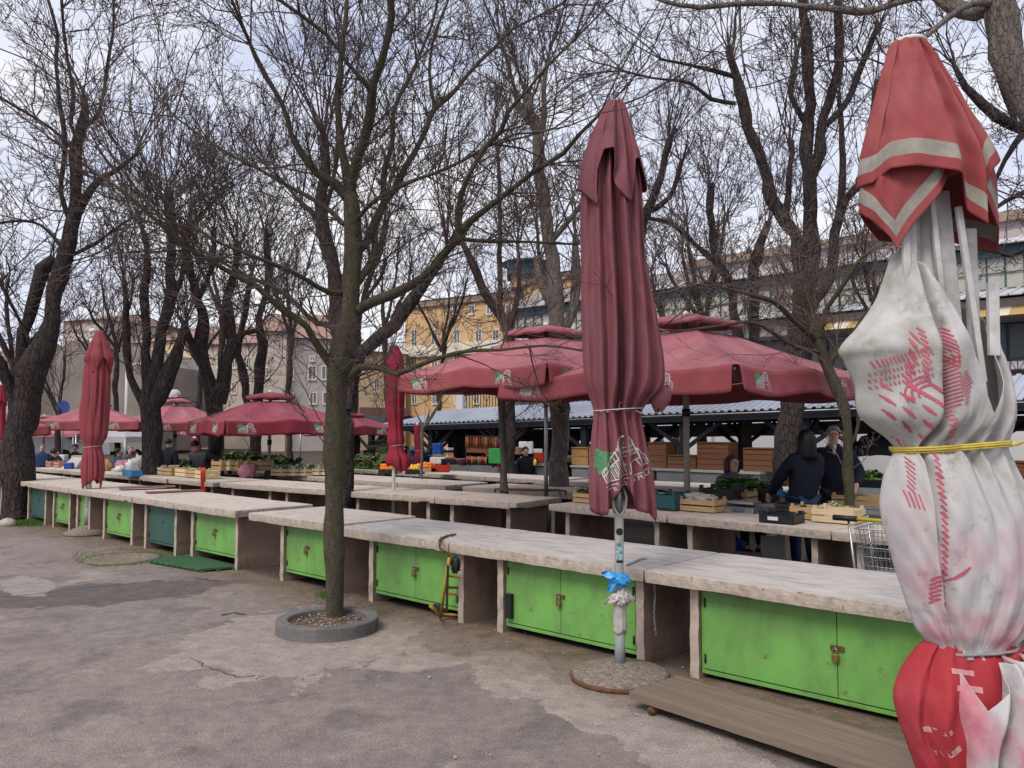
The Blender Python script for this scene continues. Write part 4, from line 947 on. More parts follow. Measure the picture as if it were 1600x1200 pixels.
# ---- open parasols
def open_parasol(C, d, phi, ze, za, label, m='fabric_canopy', val=.28, vd=.30, seed=0, zp=None, logos=True, pole_m='pole_beige', pr=.04, foot=None, detail=True, group='open market parasols', logo_sides=(0, 1, 2, 3), split=False):
    """square canopy, corner radius d, first corner towards angle phi; ze eave, za apex; each side bends over a middle rib"""
    t = empty('open_parasol', (C[0], C[1], 0), phi, label, 'parasol', group); za += .05
    zv = ze + (za - ze) * .66        # where the main canopy ends under the vent
    S = []
    for k in range(4): S.append(Vector((d * math.cos(k * PI / 2), d * math.sin(k * PI / 2), 0)))
    rnd = random.Random(seed)
    def eave(k, f):            # point on side k at fraction f, sagging between corner and middle rib
        p = S[k % 4].lerp(S[(k + 1) % 4], f); sag = .05 * abs(math.sin(2 * PI * f)) ; bow = 1 - .03 * abs(math.sin(2 * PI * f))
        return Vector((p.x * bow, p.y * bow, ze - sag + .035 * math.sin(PI * f)))
    mb = MB(); nu = 16; nv = 10; rv = .26 * 1.0
    def can(k):
        def fn(i, j):
            a = eave(k, i); top = S[k].lerp(S[(k + 1) % 4], i) * rv; top.z = zv
            p = a.lerp(top, j); p.z -= .055 * math.sin(PI * j) * abs(math.sin(2 * PI * i)) + .02 * math.sin(PI * j)
            return p
        return fn
    for k in range(4): mb.grid(can(k), nu, nv)
    mb.build('canopy', m, t, thick=.003)
    mb = MB(); ends = []
    for k in range(4):
        n = (S[k] + S[(k + 1) % 4]).normalized()
        gapf = .012 if split else .0
        def vf(i, j, k=k, n=n):
            f = gapf + (1 - 2 * gapf) * i; p = eave(k, f); w = .014 * math.sin(f * 23 + k + seed) + .008 * math.sin(f * 51 + seed)
            rr = 1
            if split: e_ = min(f, 1 - f) ; rr = 1 - .0 * e_
            q = p + n * (.012 + .03 * j + w * j); q.z = p.z - val * j * (1 + .0) + .01 * math.sin(f * 17 + seed) * j
            if split and j > .6: q.z += .05 * max(0, 1 - min(f, 1 - f) / .02) * (j - .6)
            return q
        mb.grid(vf, 40, 6)
        ends.append(vf)
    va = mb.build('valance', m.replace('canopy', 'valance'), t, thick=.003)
    # vent
    mb = MB(); vr = vd * d
    for k in range(4):
        def vfn(i, j, k=k):
            p = S[k].lerp(S[(k + 1) % 4], i) * (vr / d); z0 = ze + (za - ze) * .87 - .015 * abs(math.sin(2 * PI * i))
            q = p * (1 - j); q.z = z0 + (za - z0) * (j ** .9); return q
        mb.grid(vfn, 10, 6)
        def vfn2(i, j, k=k):
            q = S[k].lerp(S[(k + 1) % 4], i) * (vr / d) * 1.01; q.z = ze + (za - ze) * .87 - .015 * abs(math.sin(2 * PI * i)) - .07 * j; return q
        mb.grid(vfn2, 10, 1)
    mb.build('vent_flap', m, t, thick=.003)
    MB().tube([(0, 0, 0), (0, 0, za - .06)], pr, 12).build('pole', pole_m, t)
    MB().lathe([(0, 0), (pr * 1.3, 0), (pr * 1.2, .05), (0, .08)], (0, 0, za - .03), 10).build('cap', 'white_paint', t)
    if detail:
        hubz = zv - .02
        for k in range(8):
            a = k * PI / 4; r = d if k % 2 == 0 else d * .707
            e_ = Vector((r * .97 * math.cos(a), r * .97 * math.sin(a), ze - .01))
            rb = MB().bar((0, 0, hubz - .02), e_ - Vector((0, 0, .03)), .02, .03).build('rib', 'pole_beige', t)
            m_ = Vector((0, 0, hubz - .02)).lerp(e_, .5); MB().bar((0, 0, hubz - .62), m_ - Vector((0, 0, .03)), .016, .02).build('strut', 'pole_beige', rb)
        MB().tube([(0, 0, hubz - .68), (0, 0, hubz - .56)], pr * 1.8, 12).build('runner', 'pole_beige', t)
        MB().tube([(0, 0, ze - val - .22), (0, 0, ze - val - .12)], pr * 1.35, 12).build('crank_collar', 'dark_metal', t)
    if foot: MB().lathe([(0, 0), (.16, 0), (.14, .5), (.06, .95), (0, .95)], (0, 0, 0), 12).build('foot', foot, t)
    if logos:
        for k in logo_sides:
            for f0 in ((.14, .74) if d > 1.3 else (.3, .7)):
                def lf(x, y, o, k=k, f0=f0):
                    n = (S[k] + S[(k + 1) % 4]).normalized(); L = d * 1.414; s = .36
                    f = f0 + (x - .5) * s / L; jj = .5 - (y - .34) * .25 / val
                    return ends[k](min(1, max(0, f)), min(1, max(0, jj))) + n * (o + .004)
                W, G, T = hall_logo(14 if detail else 8, False); a_ = MB()
                for q in W: a_.add([lf(1 - p.x, p.y, .001) if k in () else lf(p.x, p.y, .001) for p in q], [(0, 1, 2, 3)], 0)
                for q in G: a_.add([lf(p.x, p.y, .0004) for p in q], [(0, 1, 2, 3)], 1)
                a_.build('printed_logo', ['logo_white', 'logo_green'], va)
    return t
def pxx(px, Y): return (px - 800) / FPX * Y
PH = D2R(179.6)
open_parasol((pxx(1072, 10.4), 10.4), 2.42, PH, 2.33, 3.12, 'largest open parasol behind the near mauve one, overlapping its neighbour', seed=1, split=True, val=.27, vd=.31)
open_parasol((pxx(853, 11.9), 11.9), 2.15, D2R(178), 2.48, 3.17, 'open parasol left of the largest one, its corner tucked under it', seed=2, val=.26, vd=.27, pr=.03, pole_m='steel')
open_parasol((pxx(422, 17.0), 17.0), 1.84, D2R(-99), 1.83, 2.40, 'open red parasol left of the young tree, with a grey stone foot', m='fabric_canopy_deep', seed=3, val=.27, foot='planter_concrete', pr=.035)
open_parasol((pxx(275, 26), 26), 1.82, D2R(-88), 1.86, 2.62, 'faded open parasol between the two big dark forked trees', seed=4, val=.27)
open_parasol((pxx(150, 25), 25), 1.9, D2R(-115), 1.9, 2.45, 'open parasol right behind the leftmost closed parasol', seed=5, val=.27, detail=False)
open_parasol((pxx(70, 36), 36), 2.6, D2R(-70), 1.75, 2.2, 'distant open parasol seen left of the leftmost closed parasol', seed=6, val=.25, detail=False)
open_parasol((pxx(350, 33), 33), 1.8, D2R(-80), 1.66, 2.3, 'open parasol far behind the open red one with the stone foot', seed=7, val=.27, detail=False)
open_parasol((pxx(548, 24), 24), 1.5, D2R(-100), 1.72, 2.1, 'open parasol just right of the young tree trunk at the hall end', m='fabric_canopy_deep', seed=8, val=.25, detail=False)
open_parasol((pxx(-30, 22), 22), 1.9, D2R(-90), 1.75, 2.3, 'open parasol cut by the left edge of the photo', seed=9, val=.25, detail=False)

# ================================================================== TREES (bare, pollarded)
mk('bark_dark', (.040, .030, .030), .95, .4, 9, c2=(.078, .058, .050), mixpos=(.45, .7), bump=1.0, bscale=28, streak=(3, 3, .8))
mk('bark_moss', (.076, .062, .046), .95, .4, 12, c2=(.065, .068, .030), mixpos=(.45, .65), bump=1.0, bscale=40, streak=(2, 2, .7))
mk('bark_grey', (.17, .145, .13), .95, .3, 10, c2=(.10, .085, .075), mixpos=(.45, .65), bump=1.0, bscale=35, streak=(3, 3, .8))
mk('twig', (.075, .052, .055), .9, .3, 2); mk('twig_brown', (.13, .095, .08), .9, .3, 2); mk('twig_moss', (.075, .055, .048), .9, .3, 3)

plates(M['bark_dark'], 16); plates(M['bark_grey'], 42, (1, 1, .4), .5); plates(M['bark_moss'], 60, (1, 1, .5), .35)
overlay_spots(M['bark_grey'], (.26, .235, .215), 5, .56, .68, .6); overlay_spots(M['bark_moss'], (.13, .125, .085), 9, .6, .7, .5)
def np_tubes(lines, k):
    """lines: list of (pts n x 3, radii n); one merged (verts, faces)"""
    groups = {}
    for p, r in lines: groups.setdefault(len(p), []).append((p, r))
    VV = []; FF = []; base = 0; ang = np.arange(k) * 2 * np.pi / k
    for n, L in groups.items():
        P = np.array([a for a, _ in L], dtype=np.float64); R = np.array([b for _, b in L], dtype=np.float64)
        T = np.empty_like(P); T[:, 1:-1] = P[:, 2:] - P[:, :-2]; T[:, 0] = P[:, 1] - P[:, 0]; T[:, -1] = P[:, -1] - P[:, -2]
        T /= np.linalg.norm(T, axis=2, keepdims=True) + 1e-9
        m = T.mean(axis=1); ref = np.where((np.abs(m[:, 2:3]) < .8), np.array([[0, 0, 1.]]), np.array([[1., 0, 0]]))
        A = ref[:, None, :] - T * (T @ ref[:, :, None]); A /= np.linalg.norm(A, axis=2, keepdims=True) + 1e-9
        B = np.cross(T, A)
        V = P[:, :, None, :] + R[:, :, None, None] * (A[:, :, None, :] * np.cos(ang)[None, None, :, None] + B[:, :, None, :] * np.sin(ang)[None, None, :, None])
        m_ = len(L); V = V.reshape(-1, 3)
        i = np.arange(n - 1)[:, None]; j = np.arange(k)[None, :]
        F = np.stack([i * k + j, i * k + (j + 1) % k, (i + 1) * k + (j + 1) % k, (i + 1) * k + j], axis=-1).reshape(-1, 4)
        F = (F[None] + (np.arange(m_) * n * k)[:, None, None]).reshape(-1, 4) + base
        VV.append(V); FF.append(F); base += len(V)
    return np.concatenate(VV), np.concatenate(FF)
def np_object(name, V, F, m, parent, smooth=True):
    me = bpy.data.meshes.new(name); me.vertices.add(len(V)); me.vertices.foreach_set('co', V.astype(np.float32).ravel())
    me.loops.add(F.size); me.loops.foreach_set('vertex_index', F.astype(np.int32).ravel())
    me.polygons.add(len(F)); me.polygons.foreach_set('loop_start', np.arange(0, F.size, 4, dtype=np.int32))
    me.update(calc_edges=True); me.polygons.foreach_set('use_smooth', np.full(len(F), smooth))
    me.materials.append(M[m]); o = bpy.data.objects.new(name, me); COL.objects.link(o); o.parent = parent; return o

def grow(out, rnd, p, d, L, r, level, up=.10, wander=.16, spread=(28, 55), kids=(5, 4, 3), rmin=.003, n=6, decay=(.35, .62)):
    """one branch and, level permitting, its children"""
    pts = [p]; rad = [r]; q = p; s = L / n; dd = d
    dirs = []
    for i in range(n):
        dd = Vector((dd.x + rnd.gauss(0, wander), dd.y + rnd.gauss(0, wander), dd.z + rnd.gauss(0, wander) + up)); dd.normalize()
        q = q + dd * s; pts.append(q); rad.append(max(rmin * .7, r * (1 - .72 * (i + 1) / n))); dirs.append(dd)
    out.append(([tuple(a) for a in pts], rad))
    if level <= 0: return
    kk = kids[-level] if level <= len(kids) else kids[0]
    kk = max(1, int(kk * rnd.uniform(.7, 1.35)))
    for c in range(kk):
        f = rnd.uniform(.18, .97); i = min(n - 1, int(f * n)); b = pts[i].lerp(pts[i + 1], f * n - i); di = dirs[i]
        o = di.orthogonal().normalized(); o.rotate(Matrix.Rotation(rnd.uniform(0, 2 * PI), 3, di)); a = D2R(rnd.uniform(*spread))
        nd = di * math.cos(a) + o * math.sin(a)
        l2 = L * rnd.uniform(*decay) * (1 - .35 * f)
        grow(out, rnd, b, nd, l2, max(rmin, rad[i] * .62), level - 1, up, wander, spread, kids, rmin, max(3, n - 1), decay)
def smooth_line(P, step):
    """resample with Catmull-Rom; P: (vec, r)"""
    out = []
    for i in range(len(P) - 1):
        p0 = P[max(0, i - 1)]; p1 = P[i]; p2 = P[i + 1]; p3 = P[min(len(P) - 1, i + 2)]
        n = max(1, int((p2[0] - p1[0]).length / step))
        for j in range(n):
            t = j / n; v = .5 * ((2 * p1[0]) + (p2[0] - p0[0]) * t + (2 * p0[0] - 5 * p1[0] + 4 * p2[0] - p3[0]) * t * t + (-p0[0] + 3 * p1[0] - 3 * p2[0] + p3[0]) * t ** 3)
            out.append((v, p1[1] + (p2[1] - p1[1]) * t))
    out.append(P[-1]); return out
def tree(name, label, Y, limbs, seed, bark='bark_dark', twig='twig', shoots=6, side=5, L=(1.2, 2.4), r=(.010, .018), level=3, kids=(5, 4, 3), up=.07,  group='bare pollarded market trees', rmin=.0035, ground=True, thin=.90, dens=1.0, spread=(25, 55), wander=.20, cat='tree', bump=.08):
    """limbs: (depth drift, [(px, py, radius in px), ...], side shoots per metre, shoots at its end)"""
    rnd = random.Random(seed); k = Y / FPX
    b = limbs[0][1][0]; base = at_depth(b[0], b[1], Y)
    if ground: base.z = 0
    t = empty(name, base, 0, label, cat, group)
    tr = MB(); tw = []
    for li, (drift, pts, ns, ne) in enumerate(limbs):
        P = []
        d0 = drift if isinstance(drift, tuple) else (0, drift)
        for i, (x, y, rr) in enumerate(pts):
            f = i / (len(pts) - 1); yy = Y + d0[0] + (d0[1] - d0[0]) * f; v = at_depth(x, y, yy); P.append((v - base, rr * k * thin))
        if li == 0 and ground: P[0] = (Vector((0, 0, 0)), P[0][1] * 1.12); P.insert(1, (P[0][0].lerp(P[1][0], .12) , P[0][1] / 1.1))
        S = smooth_line(P, .10 if Y < 9 else .2)
        kk = 12 if P[0][1] > .06 else 8
        ph = rnd.uniform(0, 9); S = [(v + Vector((math.sin(i * 1.1 + ph) + .6 * math.sin(i * 2.3 + ph * 2), math.sin(i * .9 + ph * 3), .4 * math.sin(i * 1.7 + ph))) * min(rr * .22, .035 if li else (.003 if Y < 9 else .02)), rr * (1 + rnd.uniform(-bump, bump) + .10 * math.sin(i * .8 + ph) + (.16 if rnd.random() < .10 and li else 0))) for i, (v, rr) in enumerate(S)]
        V = []; n = len(S); tn = None
        a0 = (S[1][0] - S[0][0]).orthogonal().normalized()
        for i, (v, rr) in enumerate(S):
            tt = (S[min(i + 1, n - 1)][0] - S[max(0, i - 1)][0]).normalized(); a0 = (a0 - tt * a0.dot(tt)).normalized(); b0 = tt.cross(a0)
            for j in range(kk):
                w = 2 * PI * j / kk; q = rr * (1 + bump * .8 * math.sin(j * 2.4 + i * .35 + seed) + rnd.uniform(-bump, bump) * .7)
                V.append(v + (a0 * math.cos(w) + b0 * math.sin(w)) * q)
        F = [(i * kk + j, i * kk + (j + 1) % kk, (i + 1) * kk + (j + 1) % kk, (i + 1) * kk + j) for i in range(n - 1) for j in range(kk)]
        F.append(tuple((n - 1) * kk + j for j in range(kk)))
        tr.add(V, F, 0, True)
        # shoots
        e, er = S[-1]; ed = (S[-1][0] - S[-3][0]).normalized() if n > 3 else Vector((0, 0, 1))
        for c in range(int(ne * 1.1)):
            a = rnd.uniform(0, 2 * PI); tilt = D2R(abs(rnd.gauss(0, 32)))
            o = ed.orthogonal().normalized(); o.rotate(Matrix.Rotation(a, 3, ed)); d = ed * math.cos(tilt) + o * math.sin(tilt); d.z += .15; d.normalize()
            grow(tw, rnd, e - ed * rnd.uniform(0, er * 3), d, rnd.uniform(*L), rnd.uniform(*r), level, up, wander, spread, kids, rmin)
        tot = sum((S[i + 1][0] - S[i][0]).length for i in range(n - 1)); m_ = int(ns * tot * 1.15 * dens)
        for c in range(m_):
            i = rnd.randint(1 if li else int(n * .45), n - 2); v, rr = S[i]; tt = (S[i + 1][0] - S[i][0]).normalized(); o = tt.orthogonal().normalized(); o.rotate(Matrix.Rotation(rnd.uniform(0, 2 * PI), 3, tt))
            a = D2R(rnd.uniform(35, 80)); d = tt * math.cos(a) + o * math.sin(a); d.z += .12; d.normalize()
            grow(tw, rnd, v + o * rr * .6, d, rnd.uniform(*L) * rnd.uniform(.35, .9), min(rr * .6, rnd.uniform(*r) * .8), level, up, wander, spread, kids, rmin)
    tr.build('trunk', bark, t)
    if tw:
        big = [x for x in tw if x[1][0] > rmin * 1.9]; small = [x for x in tw if x[1][0] <= rmin * 1.9]
        Vs = []; Fs = []; bb = 0
        for L_, kq in ((big, 4), (small, 3)):
            if L_:
                V, F = np_tubes(L_, kq); Vs.append(V); Fs.append(F + bb); bb += len(V)
        np_object('crown', np.concatenate(Vs), np.concatenate(Fs), twig, t)
    return t

# the young tree in the ring planter
tree('tree', 'young mossy tree growing in the round concrete planter', 7.1, [
 (0, [(524, 976, 18), (523, 900, 17), (522, 800, 18.5), (523, 700, 20), (526, 620, 21), (533, 560, 22), (545, 510, 22), (548, 460, 19), (550, 420, 18), (552, 370, 16), (550, 330, 15), (547, 300, 13)], 3, 0),
 ((0, -.8), [(547, 305, 11), (560, 245, 9.5), (578, 180, 8.5), (585, 130, 7.5), (600, 80, 7), (612, 25, 6), (608, -20, 5), (596, -90, 3)], 6, 5),
 ((0, .6), [(546, 310, 9), (537, 240, 7.5), (528, 180, 6.5), (532, 100, 5.5), (540, 30, 4.5), (545, -60, 3)], 6, 5),
 ((0, -.5), [(543, 310, 8), (525, 290, 8), (495, 270, 7), (470, 237, 6), (457, 212, 5.5), (440, 162, 4.5), (415, 120, 4), (400, 88, 3.4), (370, 20, 2.6), (350, -40, 2)], 6, 4),
 ((-.5, -1.0), [(579, 140, 5), (545, 100, 4), (510, 55, 3.5), (465, 20, 3), (430, -5, 2.4), (390, -40, 2)], 6, 3),
 ((0, .9), [(556, 395, 9), (575, 375, 8.5), (587, 345, 8), (600, 315, 7.5), (617, 295, 7), (640, 250, 6.5), (660, 215, 6), (680, 170, 5.5), (712, 140, 5), (750, 95, 4), (775, 72, 3.6), (800, 47, 3), (880, 5, 2)], 5, 4),
 ((0, .5), [(558, 440, 8), (575, 417, 7), (585, 395, 6.5), (587, 362, 5.5), (596, 330, 5), (600, 275, 5), (612, 225, 5), (615, 175, 4.5), (625, 150, 4), (650, 100, 3.5), (675, 37, 3), (685, -10, 2.4)], 6, 4),
 ((.6, 1.0), [(679, 170, 4), (672, 125, 3.4), (675, 70, 3), (695, 15, 2.4), (715, -40, 2)], 6, 4),
 ((0, -1.2), [(555, 490, 11), (580, 472, 10), (612, 460, 9), (645, 445, 8.5), (675, 417, 8), (700, 390, 7.5), (717, 372, 7), (735, 347, 6), (775, 314, 5), (831, 272, 4.4), (880, 239, 3.8), (906, 209, 3.2), (940, 175, 2.4)], 4, 3),
 ((-.9, -1.3), [(717, 373, 5), (715, 332, 4.5), (730, 280, 4), (756, 231, 3.8), (782, 205, 3.4), (794, 175, 3), (824, 141, 2.6), (854, 104, 2.2), (900, 60, 1.8)], 5, 3),
 ((-.9, -.6), [(722, 374, 3.4), (760, 377, 3), (830, 378, 2.4), (900, 382, 1.8)], 4, 2),
 ((0, -.9), [(545, 590, 7), (560, 575, 6.5), (575, 572, 6), (595, 575, 5.5), (622, 585, 5.5), (650, 572, 4.6), (675, 562, 4), (712, 552, 3.2), (750, 547, 2.8), (782, 547, 2.4), (850, 540, 2), (910, 548, 1.4)], 3, 2),
 ((0, -.7), [(520, 575, 8), (507, 555, 8), (492, 532, 7.5), (482, 512, 7), (450, 490, 6.5), (425, 470, 5.5), (400, 447, 5), (340, 415, 4.4), (300, 390, 4), (250, 350, 3.4), (200, 305, 2.8), (150, 270, 2)], 5, 3),
 ((0, .5), [(530, 520, 7), (512, 507, 6), (497, 505, 6), (482, 495, 5), (450, 462, 4.4), (425, 447, 4), (395, 435, 3.6), (330, 400, 3), (270, 355, 2.6), (215, 300, 2)], 5, 3),
 ((0, -1.), [(540, 458, 6), (517, 457, 5.5), (500, 450, 5), (475, 435, 4.6), (450, 422, 4), (425, 412, 3.6), (395, 400, 3), (330, 372, 2.4), (270, 330, 2)], 5, 3),
 ((0, .4), [(538, 350, 5), (500, 318, 4), (450, 290, 3.6), (400, 262, 3), (340, 230, 2.6), (270, 180, 2)], 6, 3),
 ((0, -.9), [(552, 350, 5), (590, 310, 4), (640, 285, 3.4), (700, 262, 3), (770, 225, 2.2)], 5, 3)],
 7, bark='bark_moss', twig='twig_moss', L=(.9, 2.0), r=(.007, .010), level=2, kids=(7, 5), rmin=.0030, up=.07, bump=.04, thin=.84, wander=.13, dens=1.5)
# big left tree
tree('tree', 'thick dark forked tree at the left edge of the market', 15.0, [
 (0, [(27, 812, 28), (28, 740, 27), (31, 680, 27), (40, 620, 29), (50, 583, 27), (67, 543, 22), (80, 500, 17), (87, 457, 14.5), (97, 417, 15), (107, 377, 14), (117, 333, 14), (118, 293, 11), (119, 250, 11), (124, 207, 10), (132, 175, 9), (130, 150, 8)], 1.2, 5),
 ((0, .4), [(30, 620, 14), (33, 577, 12), (37, 533, 11), (47, 483, 12), (60, 440, 12), (70, 420, 12), (88, 405, 11)], 1.5, 3),
 ((0, -.6), [(28, 650, 16), (18, 605, 13), (0, 570, 12), (-25, 530, 10), (-40, 470, 8)], 1.5, 6),
 ((0, -.8), [(125, 330, 9), (133, 310, 8), (143, 293, 7), (157, 280, 5), (180, 267, 4), (215, 240, 3)], 3, 5),
 ((0, -.5), [(112, 345, 6), (103, 330, 5.5), (95, 300, 5), (100, 250, 5), (100, 207, 4.4), (92, 150, 4), (87, 100, 3.6), (90, 50, 3), (75, 0, 2.6)], 3.5, 4),
 ((0, .8), [(128, 200, 5), (145, 190, 4.4), (158, 165, 4), (165, 120, 3.4), (175, 60, 3), (178, 0, 2.4)], 3.5, 4),
 ((0, 0), [(122, 215, 5), (110, 195, 4), (115, 150, 3.8), (105, 90, 3.4), (98, 30, 3), (95, -40, 2.4)], 3.5, 4),
 ((0, -.6), [(120, 240, 4), (80, 200, 3.4), (30, 170, 3), (-20, 140, 2.4)], 4, 3),
 ((0, .6), [(110, 400, 4), (150, 380, 3.4), (190, 350, 3), (215, 335, 2.4)], 4, 3),
 ((0, .6), [(112, 408, 4), (75, 360, 3.4), (40, 345, 3), (-10, 350, 2.4)], 4, 3),
 ((0, -.6), [(60, 560, 4), (20, 480, 3), (-10, 420, 2.4)], 3, 3)],
 11, thin=.80, L=(1.6, 3.2), r=(.012, .02), level=3, kids=(4, 4, 3), rmin=.006, up=.10)
# dark tree right behind the young one
tree('tree', 'dark two stemmed tree directly behind the young planter tree', 12.5, [
 (0, [(540, 840, 15), (541, 740, 13), (540, 680, 13), (538, 620, 13), (533, 540, 13), (525, 475, 13), (520, 425, 12), (512, 375, 12), (505, 350, 11), (500, 312, 9), (510, 250, 8), (508, 212, 9)], 2, 12),
 (0, [(541, 640, 11), (552, 587, 11), (565, 555, 12), (590, 530, 12), (615, 507, 12), (640, 475, 11), (662, 447, 9), (687, 412, 6), (700, 380, 4)], 3, 6),
 (0, [(515, 375, 6), (500, 345, 6), (485, 328, 5), (468, 318, 5)], 2, 6),
 (0, [(505, 330, 5), (520, 290, 4), (528, 230, 4)], 3, 5)],
 13, L=(1.6, 3.4), r=(.010, .018), level=3, kids=(4, 4, 3), rmin=.0052, up=.12)
tree('tree', 'many stemmed dark tree behind the faded open parasol', 17.0, [
 (0, [(240, 795, 17), (238, 700, 16), (235, 640, 17), (240, 600, 14), (247, 550, 10), (262, 483, 9), (267, 417, 8), (267, 350, 8), (263, 293, 7)], 2.5, 9),
 (0, [(236, 640, 15), (253, 600, 14), (273, 560, 11), (283, 540, 9), (290, 500, 5)], 2, 8),
 (0, [(232, 620, 10), (230, 567, 8), (226, 483, 7), (230, 410, 6), (225, 360, 5)], 3, 7),
 (0, [(228, 640, 8), (205, 590, 6.5), (198, 550, 6), (197, 483, 5), (193, 437, 4)], 3, 6),
 (0, [(262, 480, 5), (285, 430, 4), (290, 370, 4), (300, 320, 3)], 3, 6)],
 17, L=(1.8, 3.6), r=(.012, .02), level=3, kids=(4, 4, 3), rmin=.0068, up=.14)
tree('tree', 'dark forked tree rising beside the hooded person', 18.0, [
 (0, [(337, 787, 14), (336, 700, 13), (337, 640, 13), (327, 600, 12), (313, 543, 12), (317, 500, 9), (307, 457, 8), (293, 410, 7), (297, 360, 6), (320, 328, 5)], 2.5, 9),
 (0, [(338, 630, 12), (353, 583, 11), (360, 533, 10), (357, 467, 8), (367, 417, 7), (373, 377, 6)], 2.5, 9),
 (0, [(316, 560, 8), (300, 535, 7), (290, 515, 7)], 2, 7),
 (0, [(358, 560, 6), (367, 540, 6), (380, 520, 5), (405, 516, 4)], 3, 6),
 (0, [(308, 470, 5), (330, 420, 4), (335, 360, 4)], 3, 6)],
 19, L=(1.8, 3.6), r=(.012, .02), level=3, kids=(4, 4, 3), rmin=.0068, up=.14)
tree('tree', 'slimmer dark tree between the forked one and the young planter tree', 20.0, [
 (0, [(398, 775, 10), (399, 680, 9), (403, 620, 9), (408, 570, 9), (410, 535, 8), (404, 510, 7), (415, 462, 6), (419, 425, 6), (416, 365, 5)], 3, 9),
 (0, [(399, 650, 7), (388, 630, 7), (378, 580, 6.5), (372, 540, 6), (385, 480, 5), (390, 440, 4)], 3, 8)],
 23, L=(1.8, 3.4), r=(.012, .02), level=3, kids=(4, 4, 3), rmin=.006, up=.14)
tree('tree', 'tall grey trunked pollard standing left of the near mauve parasol', 13.6, [
 (0, [(874, 826, 18), (874, 740, 17), (874, 640, 17), (873, 560, 16), (872, 497, 14), (865, 445, 13.5), (861, 381, 12), (850, 325, 11), (844, 269, 10), (839, 212, 10), (828, 175, 9), (826, 149, 8)], 2.2, 12),
 (0, [(866, 480, 9), (848, 445, 8), (841, 425, 8), (839, 400, 7)], 2, 6),
 (0, [(876, 530, 10), (891, 497, 9), (901, 437, 7), (899, 366, 5)], 2.5, 7),
 (0, [(842, 212, 6), (850, 180, 5), (850, 140, 4), (858, 80, 3)], 3.5, 5),
 (0, [(835, 200, 5), (812, 175, 4), (800, 120, 3), (780, 60, 2.4)], 3.5, 5),
 (0, [(858, 380, 5), (900, 330, 4), (935, 280, 3), (960, 200, 2.4)], 3.5, 4)],
 29, bark='bark_grey', L=(1.6, 3.2), r=(.010, .018), level=3, kids=(4, 4, 3), rmin=.0055, up=.12)
tree('tree', 'thin trunked young tree rising under the edge of two open parasols', 12.3, [
 (0, [(789, 842, 8), (789, 765, 7), (786, 700, 6.5), (784, 640, 6), (786, 590, 5), (790, 560, 4.5), (788, 520, 4)], 4, 8),
 (0, [(788, 660, 3), (795, 645, 2.6), (804, 625, 2.2), (812, 600, 1.6)], 3, 2)],
 31, bark='bark_grey', twig='twig_brown', L=(.8, 1.6), r=(.007, .011), level=2, kids=(6, 4), rmin=.0036, group='slim young market trees')
tree('tree', 'leaning forked tree in front of the orange building', 19.5, [
 (0, [(797, 778, 11), (796, 640, 10), (795, 540, 10), (792, 512, 10), (775, 482, 9), (756, 456, 8), (745, 430, 7), (734, 400, 6), (719, 375, 5)], 2.5, 9),
 (0, [(794, 530, 6), (783, 480, 5), (781, 437, 4.5), (781, 325, 3.4), (778, 240, 3)], 3.5, 7),
 (0, [(796, 530, 6), (803, 490, 5), (812, 440, 4), (808, 380, 3)], 3.5, 7)],
 37, L=(1.6, 3.2), r=(.012, .018), level=3, kids=(4, 4, 3), rmin=.0068, up=.12)
tree('tree', 'massive many stemmed tree behind the largest open parasol', 14.5, [
 (0, [(1232, 816, 24), (1232, 700, 22), (1236, 640, 22), (1245, 560, 22), (1252, 500, 21), (1262, 430, 16), (1268, 347, 13), (1264, 280, 12), (1260, 225, 11), (1265, 162, 9.5), (1262, 100, 9), (1257, 25, 8), (1250, -40, 7)], 2, 8),
 (0, [(1255, 470, 14), (1250, 400, 12), (1242, 365, 11), (1227, 347, 11), (1207, 313, 10), (1198, 280, 10), (1185, 237, 9.5), (1170, 200, 9), (1160, 162, 9), (1150, 120, 8), (1145, 95, 8), (1140, 78, 7)], 2.5, 10),
 (0, [(1266, 275, 9), (1282, 237, 9), (1287, 187, 8.5), (1300, 140, 8), (1312, 100, 8), (1309, 25, 8), (1305, -40, 7)], 2.5, 8),
 (0, [(1290, 195, 5), (1302, 185, 6), (1320, 167, 6), (1337, 125, 5.5), (1355, 82, 5), (1375, 37, 5)], 3, 8),
 (0, [(1270, 480, 10), (1296, 430, 9), (1307, 363, 8.5), (1320, 313, 8), (1340, 290, 6.5), (1352, 250, 5), (1366, 190, 4.5), (1366, 137, 4.5)], 2.5, 8),
 (0, [(1310, 345, 6), (1315, 287, 5.5), (1317, 225, 5), (1310, 150, 4)], 3, 7),
 (0, [(1262, 200, 5), (1245, 170, 5), (1236, 150, 5), (1240, 115, 5)], 3, 6),
 (0, [(1225, 350, 6), (1232, 300, 5.5), (1237, 240, 5), (1235, 220, 6)], 3, 8),
 (0, [(1150, 162, 4), (1110, 155, 3.6), (1080, 130, 3), (1020, 122, 2.4), (970, 110, 2)], 4, 4),
 (0, [(1148, 120, 4), (1120, 112, 3.6), (1070, 100, 3), (1030, 92, 2.4)], 4, 4)],
 41, bark='bark_dark', L=(1.5, 3.0), r=(.010, .018), level=3, kids=(4, 4, 3), rmin=.0055, up=.08, wander=.17)
